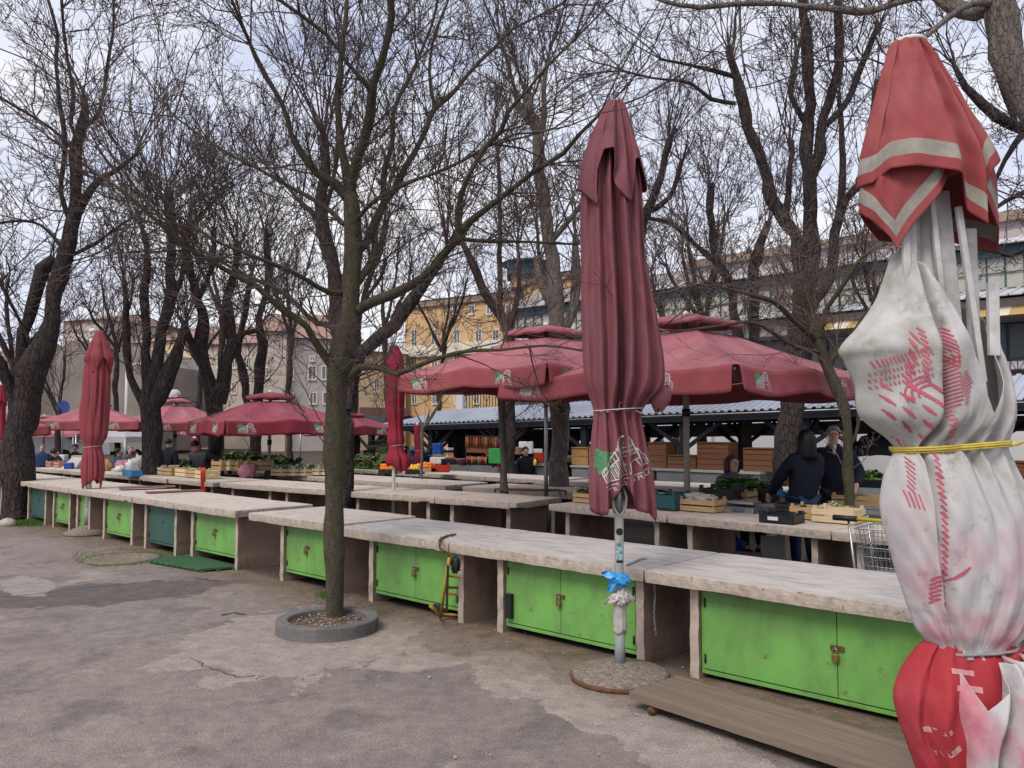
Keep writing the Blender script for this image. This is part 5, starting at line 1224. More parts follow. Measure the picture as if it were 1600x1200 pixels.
tree('tree', 'dark pollard stems left of the massive tree, before the hall roofs', 19.0, [
 (0, [(1165, 781, 10), (1165, 640, 10), (1160, 560, 10), (1150, 513, 9), (1143, 453, 8), (1118, 400, 7), (1110, 330, 6), (1112, 287, 6)], 3, 9),
 (0, [(1165, 600, 9), (1178, 530, 9), (1177, 447, 9), (1187, 380, 8), (1203, 347, 7)], 3, 7),
 (0, [(1125, 415, 5), (1085, 380, 4.5), (1050, 350, 4), (1010, 340, 3)], 4, 6)],
 43, L=(1.5, 3.0), r=(.012, .018), level=3, kids=(4, 4, 3), rmin=.0068, up=.08, wander=.17)
tree('tree', 'slanting tree partly hidden behind the near mauve parasol', 17.0, [
 (0, [(955, 795, 10), (958, 640, 10), (968, 560, 9), (985, 440, 8), (1005, 350, 7.5), (1025, 297, 7), (1040, 245, 6), (1047, 217, 6)], 3, 12),
 (0, [(1015, 330, 5), (1045, 310, 4.5), (1066, 250, 4)], 3, 6),
 (0, [(975, 480, 6), (950, 400, 5), (945, 320, 4)], 3, 7)],
 47, L=(1.5, 3.0), r=(.010, .018), level=3, kids=(4, 4, 3), rmin=.005, up=.1, wander=.15)
tree('tree', 'small crooked pollard before the grey haired man, with a broom like head', 8.94, [
 (0, [(1327, 908, 9), (1327, 785, 9), (1325, 720, 9), (1324, 680, 9), (1320, 640, 9), (1307, 607, 9), (1295, 580, 9), (1288, 560, 9), (1280, 540, 8), (1270, 520, 8)], 2, 22),
 (0, [(1292, 575, 6), (1302, 560, 6), (1311, 547, 6)], 0, 7),
 (0, [(1326, 700, 4), (1338, 680, 3.4), (1341, 645, 3), (1334, 615, 2)], 2, 2),
 ((0, -.8), [(1275, 530, 6), (1240, 500, 5), (1205, 470, 4), (1150, 455, 3), (1100, 440, 2)], 6, 4),
 ((0, .5), [(1272, 520, 6), (1255, 480, 5), (1235, 440, 4), (1215, 400, 3)], 6, 4),
 ((0, -.5), [(1278, 525, 6), (1295, 480, 5), (1320, 440, 4), (1350, 400, 3), (1385, 380, 2)], 6, 4),
 ((0, -.9), [(1285, 550, 4), (1240, 540, 3), (1180, 505, 2.6), (1120, 510, 2), (1045, 520, 1.6)], 4, 3)],
 53, bark='bark_moss', twig='twig_brown', L=(.7, 1.5), r=(.006, .010), level=2, kids=(7, 4), rmin=.0028, up=.03, wander=.2, group='slim young market trees')
tree('tree', 'near tree at the right edge whose limbs cross the top of the view', 5.2, [
 (0, [(1790, 1081, 46), (1780, 800, 42), (1740, 500, 36), (1680, 300, 30), (1625, 200, 24), (1597, 155, 21), (1583, 118, 22), (1571, 85, 24), (1565, 30, 27), (1548, -50, 26), (1500, -160, 20)], 0, 6),
 ((0, .5), [(1556, 10, 17), (1520, 22, 15), (1485, 5, 13), (1440, -30, 10)], 1, 2),
 ((.2, 1.0), [(1470, -10, 8), (1430, -4, 6.5), (1400, 5, 6), (1370, 15, 6), (1345, 19, 6.5), (1300, 14, 6), (1262, 10, 6), (1212, 5, 5.5), (1150, 6, 5.2), (1095, 12, 5), (1062, 8, 4.4), (1025, -2, 4)], 5, 3),
 ((0, -.8), [(1548, 5, 6), (1530, 5, 6), (1505, 12, 5), (1480, 28, 5), (1462, 45, 4.4), (1440, 62, 4), (1410, 80, 3.4), (1385, 105, 2.6)], 2, 1),
 ((0, .5), [(1575, 120, 7), (1560, 60, 4)], 2, 2),
 ((.8, .9), [(1155, 8, 2.6), (1157, 50, 2.4), (1162, 100, 2.2), (1172, 137, 2), (1200, 132, 1.6), (1235, 120, 1.2)], 4, 2),
 ((.8, 1.2), [(1262, 12, 2.6), (1250, 60, 2.2), (1237, 110, 2), (1229, 155, 1.6)], 4, 2),
 ((.8, 1.2), [(1352, 20, 2.2), (1345, 50, 1.8), (1338, 75, 1.2)], 3, 1)],
 59, bark='bark_grey', twig='twig', L=(.6, 1.3), r=(.005, .008), level=2, kids=(5, 4), rmin=.002, up=-.01, wander=.22)
tree('tree', 'dark limbed tree seen past the right side of the big white and red parasol', 9.5, [
 (0, [(1760, 890, 20), (1740, 600, 18), (1680, 300, 15), (1640, 230, 12), (1600, 205, 10), (1580, 195, 9.5), (1555, 182, 9), (1535, 160, 8), (1510, 135, 6), (1490, 100, 4)], 3, 8),
 (0, [(1600, 205, 6), (1570, 250, 4), (1550, 300, 3)], 5, 4), (0, [(1590, 200, 5), (1560, 120, 4), (1545, 60, 3)], 5, 5),
 (0, [(1690, 330, 6), (1630, 370, 4.5), (1580, 400, 4), (1540, 390, 3)], 5, 5),
 (0, [(1700, 350, 6), (1650, 320, 4.5), (1600, 300, 4), (1550, 330, 3)], 5, 5)],
 61, L=(.9, 1.9), r=(.008, .012), level=3, kids=(4, 4, 3), rmin=.0042, up=.02, wander=.2)
tree('tree', 'slender curved sapling beside the small distant red parasol', 15.5, [
 (0, [(659, 806, 3.4), (659, 740, 3), (659, 690, 3), (660, 668, 3), (667, 662, 3), (676, 649, 2.6), (683, 636, 2.2), (692, 618, 1.6)], 0, 2),
 (0, [(660, 664, 2), (655, 655, 1.6), (649, 642, 1.2)], 0, 1), (0, [(664, 662, 1.6), (669, 650, 1.4), (671, 640, 1)], 0, 1)],
 67, bark='bark_grey', twig='twig_brown', L=(.5, .9), r=(.006, .008), level=1, kids=(3,), rmin=.004, group='slim young market trees')
# farther trees that fill the skyline
far = [(92, 30, 640, 'distant small tree in front of the domed grey building', 71, 5), (20, 27, 560, 'distant pollard behind the thick left tree', 73, 7), (185, 30, 540, 'distant tree just right of the leftmost closed parasol', 79, 9), (310, 34, 560, 'distant tree above the faded parasol vent', 83, 9), (455, 33, 520, 'distant tree before the pale house left of the young tree', 89, 8),
       (690, 34, 540, 'bare tree before the orange building, right of the deep red parasol', 97, 7), (148, 40, 560, 'distant tree behind the leftmost closed parasol top', 101, 8), (600, 30, 520, 'bare tree before the cream wall right of the young tree', 103, 8), (1060, 26, 560, 'tree in front of the left end of the market hall panels', 107, 8), (1100, 23, 500, 'tree before the market hall beam, left of the pollard stems', 109, 8), (1380, 22, 520, 'tree before the market hall, left of the white and red parasol', 113, 9), (560, 24, 480, 'bare tree rising above the deep red closed parasol', 127, 9), (345, 26, 480, 'bare tree behind the forked one beside the hooded person', 131, 8)]
for px, Y, pyf, lab, sd_, n_ in far:
    rnd = random.Random(sd_); gy = 668 + 1.7 / Y * FPX; w = 160 / Y
    lim = [(0, [(px, gy, w), (px + rnd.uniform(-6, 6), (gy + pyf) / 2, w * .9), (px + rnd.uniform(-8, 8), pyf, w * .8)], 0, 3)]
    for q in range(rnd.randint(3, 5)):
        dx = rnd.uniform(-1, 1) * 1700 / Y; h = rnd.uniform(1500, 3600) / Y
        lim.append((rnd.uniform(-1, 1), [(px, pyf + 10, w * .6), (px + dx * .4, pyf - h * .35, w * .5), (px + dx * .75, pyf - h * .7, w * .42), (px + dx * .9, pyf - h, w * .34)], 1.6, 6))
    tree('tree', lab, Y, lim, sd_, L=(1.6, 3.2), r=(.014, .022), level=3, kids=(3, 3, 3), rmin=.0075, up=.1, group='distant bare trees')

# ring planter round the young tree
pc = on_plane(516, 975); pc = (on_plane(516, 1006) + on_plane(516, 953)) / 2; pcx = on_plane(441, 978); pcy = on_plane(592, 978)
t = empty('tree_planter', at_depth(516, 980, 7.02) * 1, 0, 'round dark concrete ring planter with dry leaves round the young tree', 'planter'); t.location = (pxx(516, 6.9), 6.9, 0); t.scale = (1, 1, .78)
mb = MB(); mb.lathe([(.36, 0), (.425, 0), (.425, .05), (.423, .128), (.415, .138), (.335, .138), (.325, .125), (.32, .05), (.36, 0)], k=64, sm=False)
o = mb.build('ring', 'planter_concrete', t)
MB().lathe([(0, .085), (.2, .085), (.326, .07), (.326, .01), (0, .01)], k=40).build('soil', 'soil', t)
mb = MB(); rnd = random.Random(5)
for i in range(420):
    a = rnd.uniform(0, 2 * PI); r_ = .31 * math.sqrt(rnd.random()); s = rnd.uniform(.008, .022)
    mb.box((r_ * math.cos(a), r_ * math.sin(a), .085 + rnd.uniform(0, .012)), (s, s * rnd.uniform(.3, 1), .002), rnd.uniform(0, PI), mi=rnd.choice([0, 0, 1, 2]), rx=rnd.uniform(-.6, .6))
tag(mb.build('leaf_litter', ['dry_leaf', 'grey_chip', 'pale_chip'], t), kind='stuff')

# ================================================================== THE ROOFED STALLS BEHIND THE TABLES
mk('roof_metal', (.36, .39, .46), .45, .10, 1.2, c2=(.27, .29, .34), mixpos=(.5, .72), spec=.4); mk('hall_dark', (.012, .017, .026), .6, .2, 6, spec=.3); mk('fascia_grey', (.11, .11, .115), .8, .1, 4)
mk('counter_grey', (.17, .185, .185), .7, .12, 3); mk('counter_top', (.33, .31, .28), .7, .1, 5); mk('wood_brown', (.17, .075, .035), .6, .2, 2, streak=(1, 1, 10), c2=(.12, .05, .025)); mk('wood_orange', (.34, .18, .075), .6, .15, 2, streak=(1, 1, 10))
HA = Vector((-5.24, 27, 0)); HB = Vector((9.2, 14.5, 0)); Hd = (HB - HA).normalized(); Hn = Vector((-Hd.y, Hd.x, 0)); HL = (HB - HA).length
if Hn.y < 0: Hn = -Hn
HR = math.atan2(Hd.y, Hd.x)
def ez(s): return 1.74 + .46 * s / HL
t = empty('market_shelter', HA, HR, 'long low stall shelter with corrugated roof on dark braced posts', 'shelter')
L_ = HL + 5; mb = MB(); n = int(L_ / .19); V = []
def roofz(s, w):            # w 0 eave .. 1.9 ridge .. 3.8 back eave
    r = .44 * (1 - abs(w - 1.9) / 1.9); return ez(s) + r * (1.0 + .04 * s / 3)
prof = [(0, 0), (.35, 0), (.45, .035), (.8, .035), (.9, 0)]
cols = []
for i in range(n):
    for f, h in prof: cols.append(((i + f) * .19, h))
for s, h in cols:
    hip = max(0, min(1, s / 2.2))
    for w in (0, 1.9, 3.8):
        ww = 1.9 + (w - 1.9); zz = ez(s) + (roofz(s, w) - ez(s)) * (hip if w == 1.9 else 1) + h
        V.append((s, w, zz))
F = [(i * 3 + j, (i + 1) * 3 + j, (i + 1) * 3 + j + 1, i * 3 + j + 1) for i in range(len(cols) - 1) for j in range(2)]
mb.add(V, F); mb.build('roof', 'roof_metal', t, thick=.012)
b = MB()
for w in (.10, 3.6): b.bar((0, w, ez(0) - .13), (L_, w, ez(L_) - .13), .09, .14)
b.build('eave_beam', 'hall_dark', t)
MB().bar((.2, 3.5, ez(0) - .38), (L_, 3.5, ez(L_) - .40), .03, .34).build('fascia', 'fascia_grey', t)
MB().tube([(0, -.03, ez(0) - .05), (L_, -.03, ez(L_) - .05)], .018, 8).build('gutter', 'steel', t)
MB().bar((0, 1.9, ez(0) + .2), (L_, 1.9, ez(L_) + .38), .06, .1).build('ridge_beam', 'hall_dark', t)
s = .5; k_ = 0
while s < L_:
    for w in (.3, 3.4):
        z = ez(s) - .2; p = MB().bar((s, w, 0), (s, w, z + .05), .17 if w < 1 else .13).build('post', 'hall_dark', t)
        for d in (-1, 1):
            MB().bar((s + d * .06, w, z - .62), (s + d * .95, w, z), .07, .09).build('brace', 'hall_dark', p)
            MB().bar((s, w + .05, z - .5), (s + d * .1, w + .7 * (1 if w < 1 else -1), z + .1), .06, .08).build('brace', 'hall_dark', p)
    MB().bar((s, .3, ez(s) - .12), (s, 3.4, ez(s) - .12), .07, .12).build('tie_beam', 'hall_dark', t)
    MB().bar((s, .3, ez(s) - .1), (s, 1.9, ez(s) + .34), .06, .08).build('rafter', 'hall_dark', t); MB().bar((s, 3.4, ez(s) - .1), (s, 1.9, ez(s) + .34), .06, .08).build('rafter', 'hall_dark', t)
    s += 2.9
def hp(s, w, z): return HA + Hd * s + Hn * w + Vector((0, 0, z))
def hs(px, w=.3):      # distance along the shelter seen at photo column px
    a = (px - 800) / FPX; o = HA + Hn * w; return (a * o.y - o.x) / (Hd.x - a * Hd.y)
# counters
def counter(px0, px1, label, w=-.35, z=.74, seed=0):
    a, b_ = hs(px0, w), hs(px1, w); t = empty('stall_counter', hp(a, w, 0), HR, label, 'counter', 'grey counters under the shelter'); L = b_ - a
    MB().bx((0, 0, 0), (L, .75, z - .05)).build('cabinet', 'counter_grey', t); MB().bx((-.03, -.04, z - .047), (L + .03, .8, z)).build('counter_top', 'counter_top', t)
    n = max(1, round(L / .9))
    for i in range(n): MB().bx((L * i / n + .04, -.012, .1), (L * (i + 1) / n - .04, 0, z - .12)).build('door', 'counter_grey', t, bevel=.006)
    return t
counter(703, 800, 'grey counter with pink basket and green crate on it')
counter(823, 852, 'short grey counter carrying a small yellow bag')
counter(893, 1020, 'grey counter under the light wooden cupboard right of the grey trunk')
counter(1025, 1185, 'long grey counter under the brown wooden bins left of the massive trunk')
counter(1260, 1420, 'grey counter behind the grey haired man')
counter(560, 690, 'grey counter of the stall with bottles and oranges')
def wood_bin(px0, px1, y0, label, m, w=-.1, slats=4, z0=.745, dep=.5):
    a, b_ = hs(px0, w), hs(px1, w); L = b_ - a; Y = hp(a, w, 0).y; z1 = at_depth(px0, y0, Y).z; h = z1 - z0
    t = empty('wooden_bin', hp(a, w, z0), HR, label, 'wooden bin', 'wooden bins on the shelter counters')
    mb = MB()
    for i in range(slats):
        mb.bx((0, 0, h * i / slats + .004), (L, .02, h * (i + 1) / slats - .006))
    mb.build('front_boards', m, t)
    mb = MB().bx((0, .021, 0), (.02, dep, h)); mb.build('side_board', m, t); MB().bx((L - .02, .021, 0), (L, dep, h)).build('side_board', m, t)
    MB().bx((.02, dep - .02, 0), (L - .02, dep, h)).build('back_board', m, t); MB().bx((0, -.03, h), (L, dep + .02, h + .02)).build('lid', m, t)
    return t
wood_bin(893, 918, 700, 'light wooden cupboard just right of the grey trunk', 'wood_orange', slats=2)
wood_bin(920, 962, 702, 'light wooden bin behind the near mauve parasol', 'wood_orange', slats=2)
wood_bin(1012, 1040, 692, 'brown wooden bin left of the big parasol pole', 'wood_brown')
wood_bin(1042, 1086, 712, 'low brown wooden bin right of the big parasol pole, gap lit behind', 'wood_brown', slats=3)
wood_bin(1088, 1137, 692, 'tall brown wooden bin behind the seated woman', 'wood_brown', slats=5)
wood_bin(1160, 1208, 701, 'dark brown wooden bin right of the seated woman', 'wood_brown', slats=4)
wood_bin(1560, 1625, 722, 'brown wooden bin seen right of the white and red parasol', 'wood_brown', slats=4)

# ================================================================== BUILDINGS
mk('ochre_wall', (.54, .35, .18), .9, .1, 1.2, c2=(.46, .30, .17)); mk('cream_wall', (.62, .50, .33), .9, .07, 1.0, c2=(.50, .38, .24)); mk('cream_trim', (.62, .56, .45), .9, .06, 2)
mk('grey_wall', (.40, .37, .37), .9, .08, .8, c2=(.33, .29, .28)); mk('pink_wall', (.44, .37, .32), .9, .1, .8); mk('roof_tile', (.29, .18, .15), .9, .25, 3, streak=(1, 8, 8)); mk('dark_wall', (.19, .168, .15), .95, .15, .6, c2=(.26, .23, .20))
mk('shutter', (.13, .15, .19), .7, .15, 3, streak=(1, 1, 30)); mk('window_glass', (.07, .09, .12), .12, .2, 1, spec=.8); mk('white_wall', (.66, .65, .67), .8, .05, 1); mk('brown_band', (.20, .11, .09), .8, .1, 2)
mk('teal_beam', (.03, .075, .10), .6, .12, 3); mk('panel_cream', (.42, .40, .34), .5, .12, 1.5, c2=(.30, .31, .29)); mk('roof_light', (.50, .50, .54), .5, .08, 1); mk('cornice', (.27, .205, .16), .9, .15, 2); mk('awning_yellow', (.42, .30, .12), .8, .1, 4); mk('window_grey', (.14, .15, .17), .25, .2, 1, spec=.6)
def building(pxa, Ya, pxb, Yb, z1, depth, wall, label, wins=(), z0=0, roof=None, roof_h=1.5, cornice=None, name='building', group=None, shut='shutter', cat='building', plinth=None, eave=.35):
    A = Vector((pxx(pxa, Ya), Ya, z0)); B = Vector((pxx(pxb, Yb), Yb, z0)); d = B - A; L = d.length
    t = empty(name, A, math.atan2(d.y, d.x), label, cat, group)
    MB().bx((0, 0, 0), (L, depth, z1 - z0)).build('wall', wall, t)
    H = z1 - z0
    if cornice: MB().bx((-.15, -.25, H - .5), (L + .15, -.003, H - .02)).build('cornice', cornice, t)
    if roof:
        e_ = eave; rf = MB(); rf.add([(-e_, -e_, H), (L + e_, -e_, H), (L + e_, depth + e_, H), (-e_, depth + e_, H), (.5 + L * .06, depth / 2, H + roof_h), (L - .5 - L * .06, depth / 2, H + roof_h)],
            [(0, 1, 5, 4), (1, 2, 5), (2, 3, 4, 5), (3, 0, 4), (3, 2, 1, 0)])
        rf.build('roof', roof, t)
    for px, ya, yb, wpx in wins:
        f = (px - 800) / FPX; s = (f * A.y - A.x) / (d.x / L - f * d.y / L); Y = A.y + d.y / L * s
        za, zb = at_depth(px, ya, Y).z - z0, at_depth(px, yb, Y).z - z0; w = wpx / FPX * Y
        if s < w or s > L - w: continue
        fr = MB(); T = .09
        for a, b_ in (((s - w / 2 - T, -.05, zb - T), (s - w / 2, .02, za + T)), ((s + w / 2, -.05, zb - T), (s + w / 2 + T, .02, za + T)), ((s - w / 2, -.05, za), (s + w / 2, .02, za + T)), ((s - w / 2 - .06, -.1, zb - T - .03), (s + w / 2 + .06, .02, zb))): fr.bx(a, b_)
        o = fr.build('window', 'cream_trim', t)
        MB().bx((s - w / 2, -.015, zb), (s + w / 2, .02, za)).build('pane', shut, o)
        MB().bx((s - .03, -.035, zb), (s + .03, -.015, za)).build('mullion', 'cream_trim', o)
    if plinth: MB().bx((-.05, -.3, plinth[1]), (L + .05, -.003, plinth[2])).build('band', plinth[0], t)
    return t
# ochre palace
W = [(x, 516, 572, 10) for x in (647, 679, 714, 748, 775)] + [(x, 608, 630, 9) for x in (648, 680, 715, 745)] + [(x, 478, 490, 9) for x in (711, 737, 765, 790)]
building(632, 64, 812, 58, 11.6, 14, 'ochre_wall', 'ochre yellow palace with tall shuttered windows and pale frieze', W, cornice='cornice', roof='fascia_grey', roof_h=1.2, plinth=('cream_trim', 7.2, 8.1))
building(818, 56, 905, 53, 12.1, 14, 'ochre_wall', 'darker ochre building rising behind the market hall roof, right of the palace', [(850, 470, 485, 8)], cornice='cornice', roof='fascia_grey', roof_h=1.0)
building(560, 60, 634, 63, 7.4, 12, 'cream_wall', 'cream building with brown ground floor band beside the ochre palace', [(588, 595, 611, 7), (610, 552, 585, 6), (570, 560, 580, 6)], plinth=('brown_band', 2.6, 3.2), roof='fascia_grey', roof_h=.8)
building(425, 58, 560, 60, 8.2, 12, 'grey_wall', 'pale grey house with red tiled roof and blue grey windows', [(x, 573, 592, 10) for x in (452, 487, 508, 530)] + [(x, 614, 630, 9) for x in (452, 489, 510)] + [(x, 558, 563, 5) for x in (451, 487)], roof='roof_tile', roof_h=2.6)
building(400, 57.5, 446, 57.8, 8.6, 2, 'pink_wall', 'narrow brownish house left of the pale grey house', [(415, 575, 590, 7)], roof='roof_tile', roof_h=1.4)
building(300, 66, 400, 64, 8.4, 12, 'pink_wall', 'pinkish house seen between the dark trunks', [(x, y, y + 14, 7) for x in (320, 342, 366, 388) for y in (560, 600)], roof='roof_tile', roof_h=2.2)
building(205, 72, 300, 68, 9.2, 12, 'cream_wall', 'cream house behind the many stemmed tree', [(x, y, y + 14, 7) for x in (222, 246, 270) for y in (555, 590, 622)], roof='roof_tile', roof_h=2.0)
building(95, 80, 160, 78, 12.2, 10, 'pink_wall', 'tall pinkish building above the dark gable wall', [(x, 515, 524, 6) for x in (105, 122, 140)], roof='roof_tile', roof_h=1.2)
building(-40, 60, 22, 60, 6.6, 12, 'pink_wall', 'low house with orange roof at the far left edge', [(8, 612, 628, 8)], roof='roof_tile', roof_h=2.2)
building(24, 70, 95, 68, 5.2, 10, 'cream_wall', 'cream low building behind the market at the far left', [(x, 640, 655, 7) for x in (62, 80)], roof='roof_tile', roof_h=1.0)
def prism(name, pix, Y, thick, m, label, cat, part=None):
    P = [at_depth(x, y, Y) for x, y in pix]; b0 = Vector((sum(p.x for p in P) / len(P), Y, 0)); n = len(P); mb = MB()
    mb.add([tuple(p - b0) for p in P] + [tuple(p - b0 + Vector((0, thick, 0))) for p in P], [tuple(range(n))[::-1], tuple(range(n, 2 * n))] + [(i, (i + 1) % n, (i + 1) % n + n, i + n) for i in range(n)])
    o = mb.build(name, m); o.location = b0; return tag(o, label, cat)
prism('gable_building', [(83, 705), (83, 548), (105, 537), (150, 528), (200, 538), (236, 566), (240, 705)], 50, 10, 'dark_wall', 'windowless grey brown gable building behind the leftmost closed parasol', 'building')
# dark roof lantern
t = empty('roof_lantern', (pxx(825, 57), 60, 12), 0, 'dark blue grey roof lantern behind the tall grey trunk', 'roof lantern'); MB().bx((-1.2, -1.2, 0), (1.2, 1.2, .9)).build('base', 'ochre_wall', t); MB().bx((-1.5, -1.5, .9), (1.5, 1.5, 1.9)).build('louvre_box', 'teal_beam', t); MB().lathe([(2.2, 1.9), (1.2, 2.2), (.2, 2.4), (0, 2.4)], k=8).build('roof', 'teal_beam', t)
# white wall and low houses close behind the shelter
t = empty('boundary_wall', uvw(26, 23.2), ROWROT, 'white painted wall and gate panels behind the stall shelter', 'wall')
MB().bx((13, 0, 0), (40, .25, 1.9)).build('wall', 'white_wall', t)
mb = MB()
for i in range(10): mb.bx((13.5 + i * 2.6, -.03, .2), (13.55 + i * 2.6, -.002, 1.9))
mb.build('joint_strips', 'counter_grey', t)
# big market hall
mk_ = uvw(28.5, 30); t = empty('market_hall', mk_, ROWROT, 'large iron and glass market hall with teal beams and pale metal roofs', 'market hall')
LX = 40
MB().bx((0, 1.2, 0), (LX, 18, 3.2)).build('ground_floor', 'grey_wall', t)
MB().bx((.02, 1.4, 3.202), (LX, 18, 8.4)).build('upper_wall', 'grey_wall', t)
# clerestory panels with mullions, teal beam above and below
MB().bx((0, .9, 6.35), (LX, 1.1, 7.42)).build('panel_band', 'panel_cream', t)
mb = MB()
for i in range(int(LX / .55)): mb.bx((i * .55, .86, 6.35), (i * .55 + .05, .898, 7.42))
mb.bx((0, .85, 6.86), (LX, .857, 6.9)); mb.build('glazing_bars', 'teal_beam', t)
MB().bx((0, .7, 7.422), (LX, 1.1, 7.72)).build('teal_beam', 'teal_beam', t); MB().bx((0, .8, 6.22), (LX, 1.1, 6.348)).build('lower_beam', 'teal_beam', t)
def strip_roof(y0, z0, y1, z1, name, x0=0, x1=LX):
    mb = MB(); n = int((x1 - x0) / .4); V = []
    for i in range(n):
        for f, h in ((0, 0), (.4, 0), (.42, .05), (.55, .05), (.57, 0)): V += [(x0 + (i + f) * .4, y0, z0 + h), (x0 + (i + f) * .4, y1, z1 + h)]
    mb.add(V, [(2 * i, 2 * i + 2, 2 * i + 3, 2 * i + 1) for i in range(len(V) // 2 - 1)], sm=False); mb.build(name, 'roof_light', t, thick=.04)
strip_roof(.4, 7.78, 3.4, 8.75, 'upper_roof'); strip_roof(-1.0, 5.85, .85, 6.3, 'lower_roof')
MB().bx((-.4, 3.3, 8.4), (LX, 3.6, 9.1)).build('attic_wall', 'grey_wall', t); MB().bx((9, 3.0, 9.1), (LX, 3.8, 9.45)).build('cornice', 'cornice', t)
MB().bx((0, -.5, 5.2), (LX, 1.19, 5.82)).build('frieze', 'grey_wall', t)
mb = MB()
for i in range(32, int(LX / .5)):
    x = i * .5; mb.add([(x, -.52, 5.55), (x + .5, -.52, 5.55), (x + .5, -1.1, 5.2), (x, -1.1, 5.2)], [(0, 1, 2, 3)], i % 2)
mb.build('awning', ['awning_yellow', 'cream_trim'], t, thick=.02)
for i in range(13):
    o = MB().bx((i * 3 + .3, .98, 3.9), (i * 3 + 2.8, 1.195, 5.15)).build('window', 'window_grey', t)
    MB().bx((i * 3 + 1.52, .94, 3.9), (i * 3 + 1.6, .978, 5.15)).build('mullion', 'teal_beam', o)
MB().bx((0, .3, 3.6), (LX, 1.19, 3.85)).build('white_band', 'white_wall', t)
# terrace railing
t = empty('iron_railing', uvw(23.5, 22.6), ROWROT, 'wrought iron terrace railing on a pale base above the shelter roof', 'railing')
mb = MB(); zr = lambda x: 2.35 + .02 * x
for i in range(int(34 / .16)):
    x = i * .16; mb.bar((x, 0, zr(x)), (x, 0, zr(x) + .62), .022); 
    if i % 4 == 0: mb.bar((x, 0, zr(x)), (x + .32, 0, zr(x) + .6), .015); mb.bar((x + .32, 0, zr(x)), (x, 0, zr(x) + .6), .015)
mb.bar((0, 0, zr(0) + .64), (34, 0, zr(34) + .64), .05); mb.bar((0, 0, zr(0) + .06), (34, 0, zr(34) + .06), .04); mb.build('railing', 'hall_dark', t)
MB().add([(0, .1, 0), (34, .1, 0), (34, .1, zr(34)), (0, .1, zr(0)), (0, .5, 0), (34, .5, 0), (34, .5, zr(34)), (0, .5, zr(0))], [(0, 1, 2, 3), (5, 4, 7, 6), (3, 2, 6, 7), (0, 3, 7, 4), (1, 5, 6, 2)]).build('base_wall', 'white_wall', t)
for x in (0.0, 11, 22): MB().bx((x - .2, -.12, 0), (x + .2, .097, zr(x) + .75)).build('pillar', 'white_wall', t)

# street furniture and vehicles far left
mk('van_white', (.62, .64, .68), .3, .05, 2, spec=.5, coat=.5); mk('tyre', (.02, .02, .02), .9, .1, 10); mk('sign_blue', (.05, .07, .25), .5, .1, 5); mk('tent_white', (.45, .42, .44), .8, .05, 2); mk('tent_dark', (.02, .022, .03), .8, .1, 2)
t = empty('white_van', (pxx(72, 38), 38, 0), D2R(-12), 'white van parked beyond the market, right of the big left trunk', 'van')
mb = MB(); pr = [(-2.6, .4), (-2.6, 1.95), (-2.3, 2.2), (.9, 2.2), (1.5, 1.95), (2.1, 1.2), (2.7, 1.05), (2.8, .4)]
mb.add([(x, -.95, z) for x, z in pr] + [(x, .95, z) for x, z in pr], [tuple(range(8)), tuple(range(15, 7, -1))] + [(i, i + 8, (i + 1) % 8 + 8, (i + 1) % 8) for i in range(8)]); mb.build('body', 'van_white', t, bevel=.06)
for y, nm in ((-.962, 'side_window'), (.962, 'side_window')): MB().add([(.6, y, 1.3), (1.85, y, 1.3), (1.35, y, 1.9), (.6, y, 1.9)], [(0, 1, 2, 3)]).build(nm, 'window_glass', t)
MB().add([(1.56, -.8, 1.9), (1.56, .8, 1.9), (2.14, .85, 1.24), (2.14, -.85, 1.24)], [(0, 1, 2, 3)]).build('windscreen', 'window_glass', t)
for x in (-1.7, 1.9):
    for y in (-.9, .9): MB().tube([(x, y - .1, .36), (x, y + .1, .36)], .36, 16, sm=False).build('wheel', 'tyre', t)
t = empty('road_sign', (pxx(99, 30), 30, 0), 0, 'round dark blue road sign on a thin post left of the leftmost closed parasol', 'road sign'); MB().tube([(0, 0, 0), (0, 0, 2.75)], .03, 8).build('post', 'grey_paint', t); MB().tube([(0, -.05, 2.45), (0, -.03, 2.45)], .26, 24, sm=False).build('disc', 'sign_blue', t)
t = empty('street_lamp', (pxx(197, 33), 33, 0), 0, 'thin pale lamp post rising behind the leftmost open parasols', 'lamp post'); MB().tube([(0, 0, 0), (0, 0, 4.1)], .06, 8).build('post', 'white_paint', t); MB().tube([(0, 0, 4.1), (.3, 0, 4.3), (.7, 0, 4.3)], .04, 8).build('arm', 'white_paint', t); MB().box((.8, 0, 4.28), (.4, .15, .08)).build('lamp_head', 'grey_paint', t)
t = empty('globe_lamp', (pxx(273, 27), 27, 0), 0, 'lamp post with pale globe above the faded open parasol', 'lamp post'); MB().tube([(0, 0, 0), (0, 0, 2.7)], .05, 8).build('post', 'grey_paint', t); MB().ball((0, 0, 2.78), .2, 14).build('globe', 'tent_white', t)
def tent(px, Y, w, d, z0, z1, label, m, drape=.25):
    t = empty('market_tent', (pxx(px, Y), Y, 0), D2R(-20), label, 'tent', 'market tents'); mb = MB()
    mb.add([(-w, -d, z0), (w, -d, z0), (w, d, z0), (-w, d, z0), (0, 0, z1)], [(0, 1, 4), (1, 2, 4), (2, 3, 4), (3, 0, 4)]); mb.build('roof', m, t, thick=.02)
    mb = MB(); c = [(-w, -d), (w, -d), (w, d), (-w, d)]
    for i in range(4): a, b_ = c[i], c[(i + 1) % 4]; mb.add([(*a, z0), (*b_, z0), (*b_, z0 - drape), (*a, z0 - drape)], [(0, 1, 2, 3)])
    mb.build('valance', m, t, thick=.01)
    for a in c: MB().tube([(a[0], a[1], 0), (a[0], a[1], z0)], .03, 6).build('leg', 'steel', t)
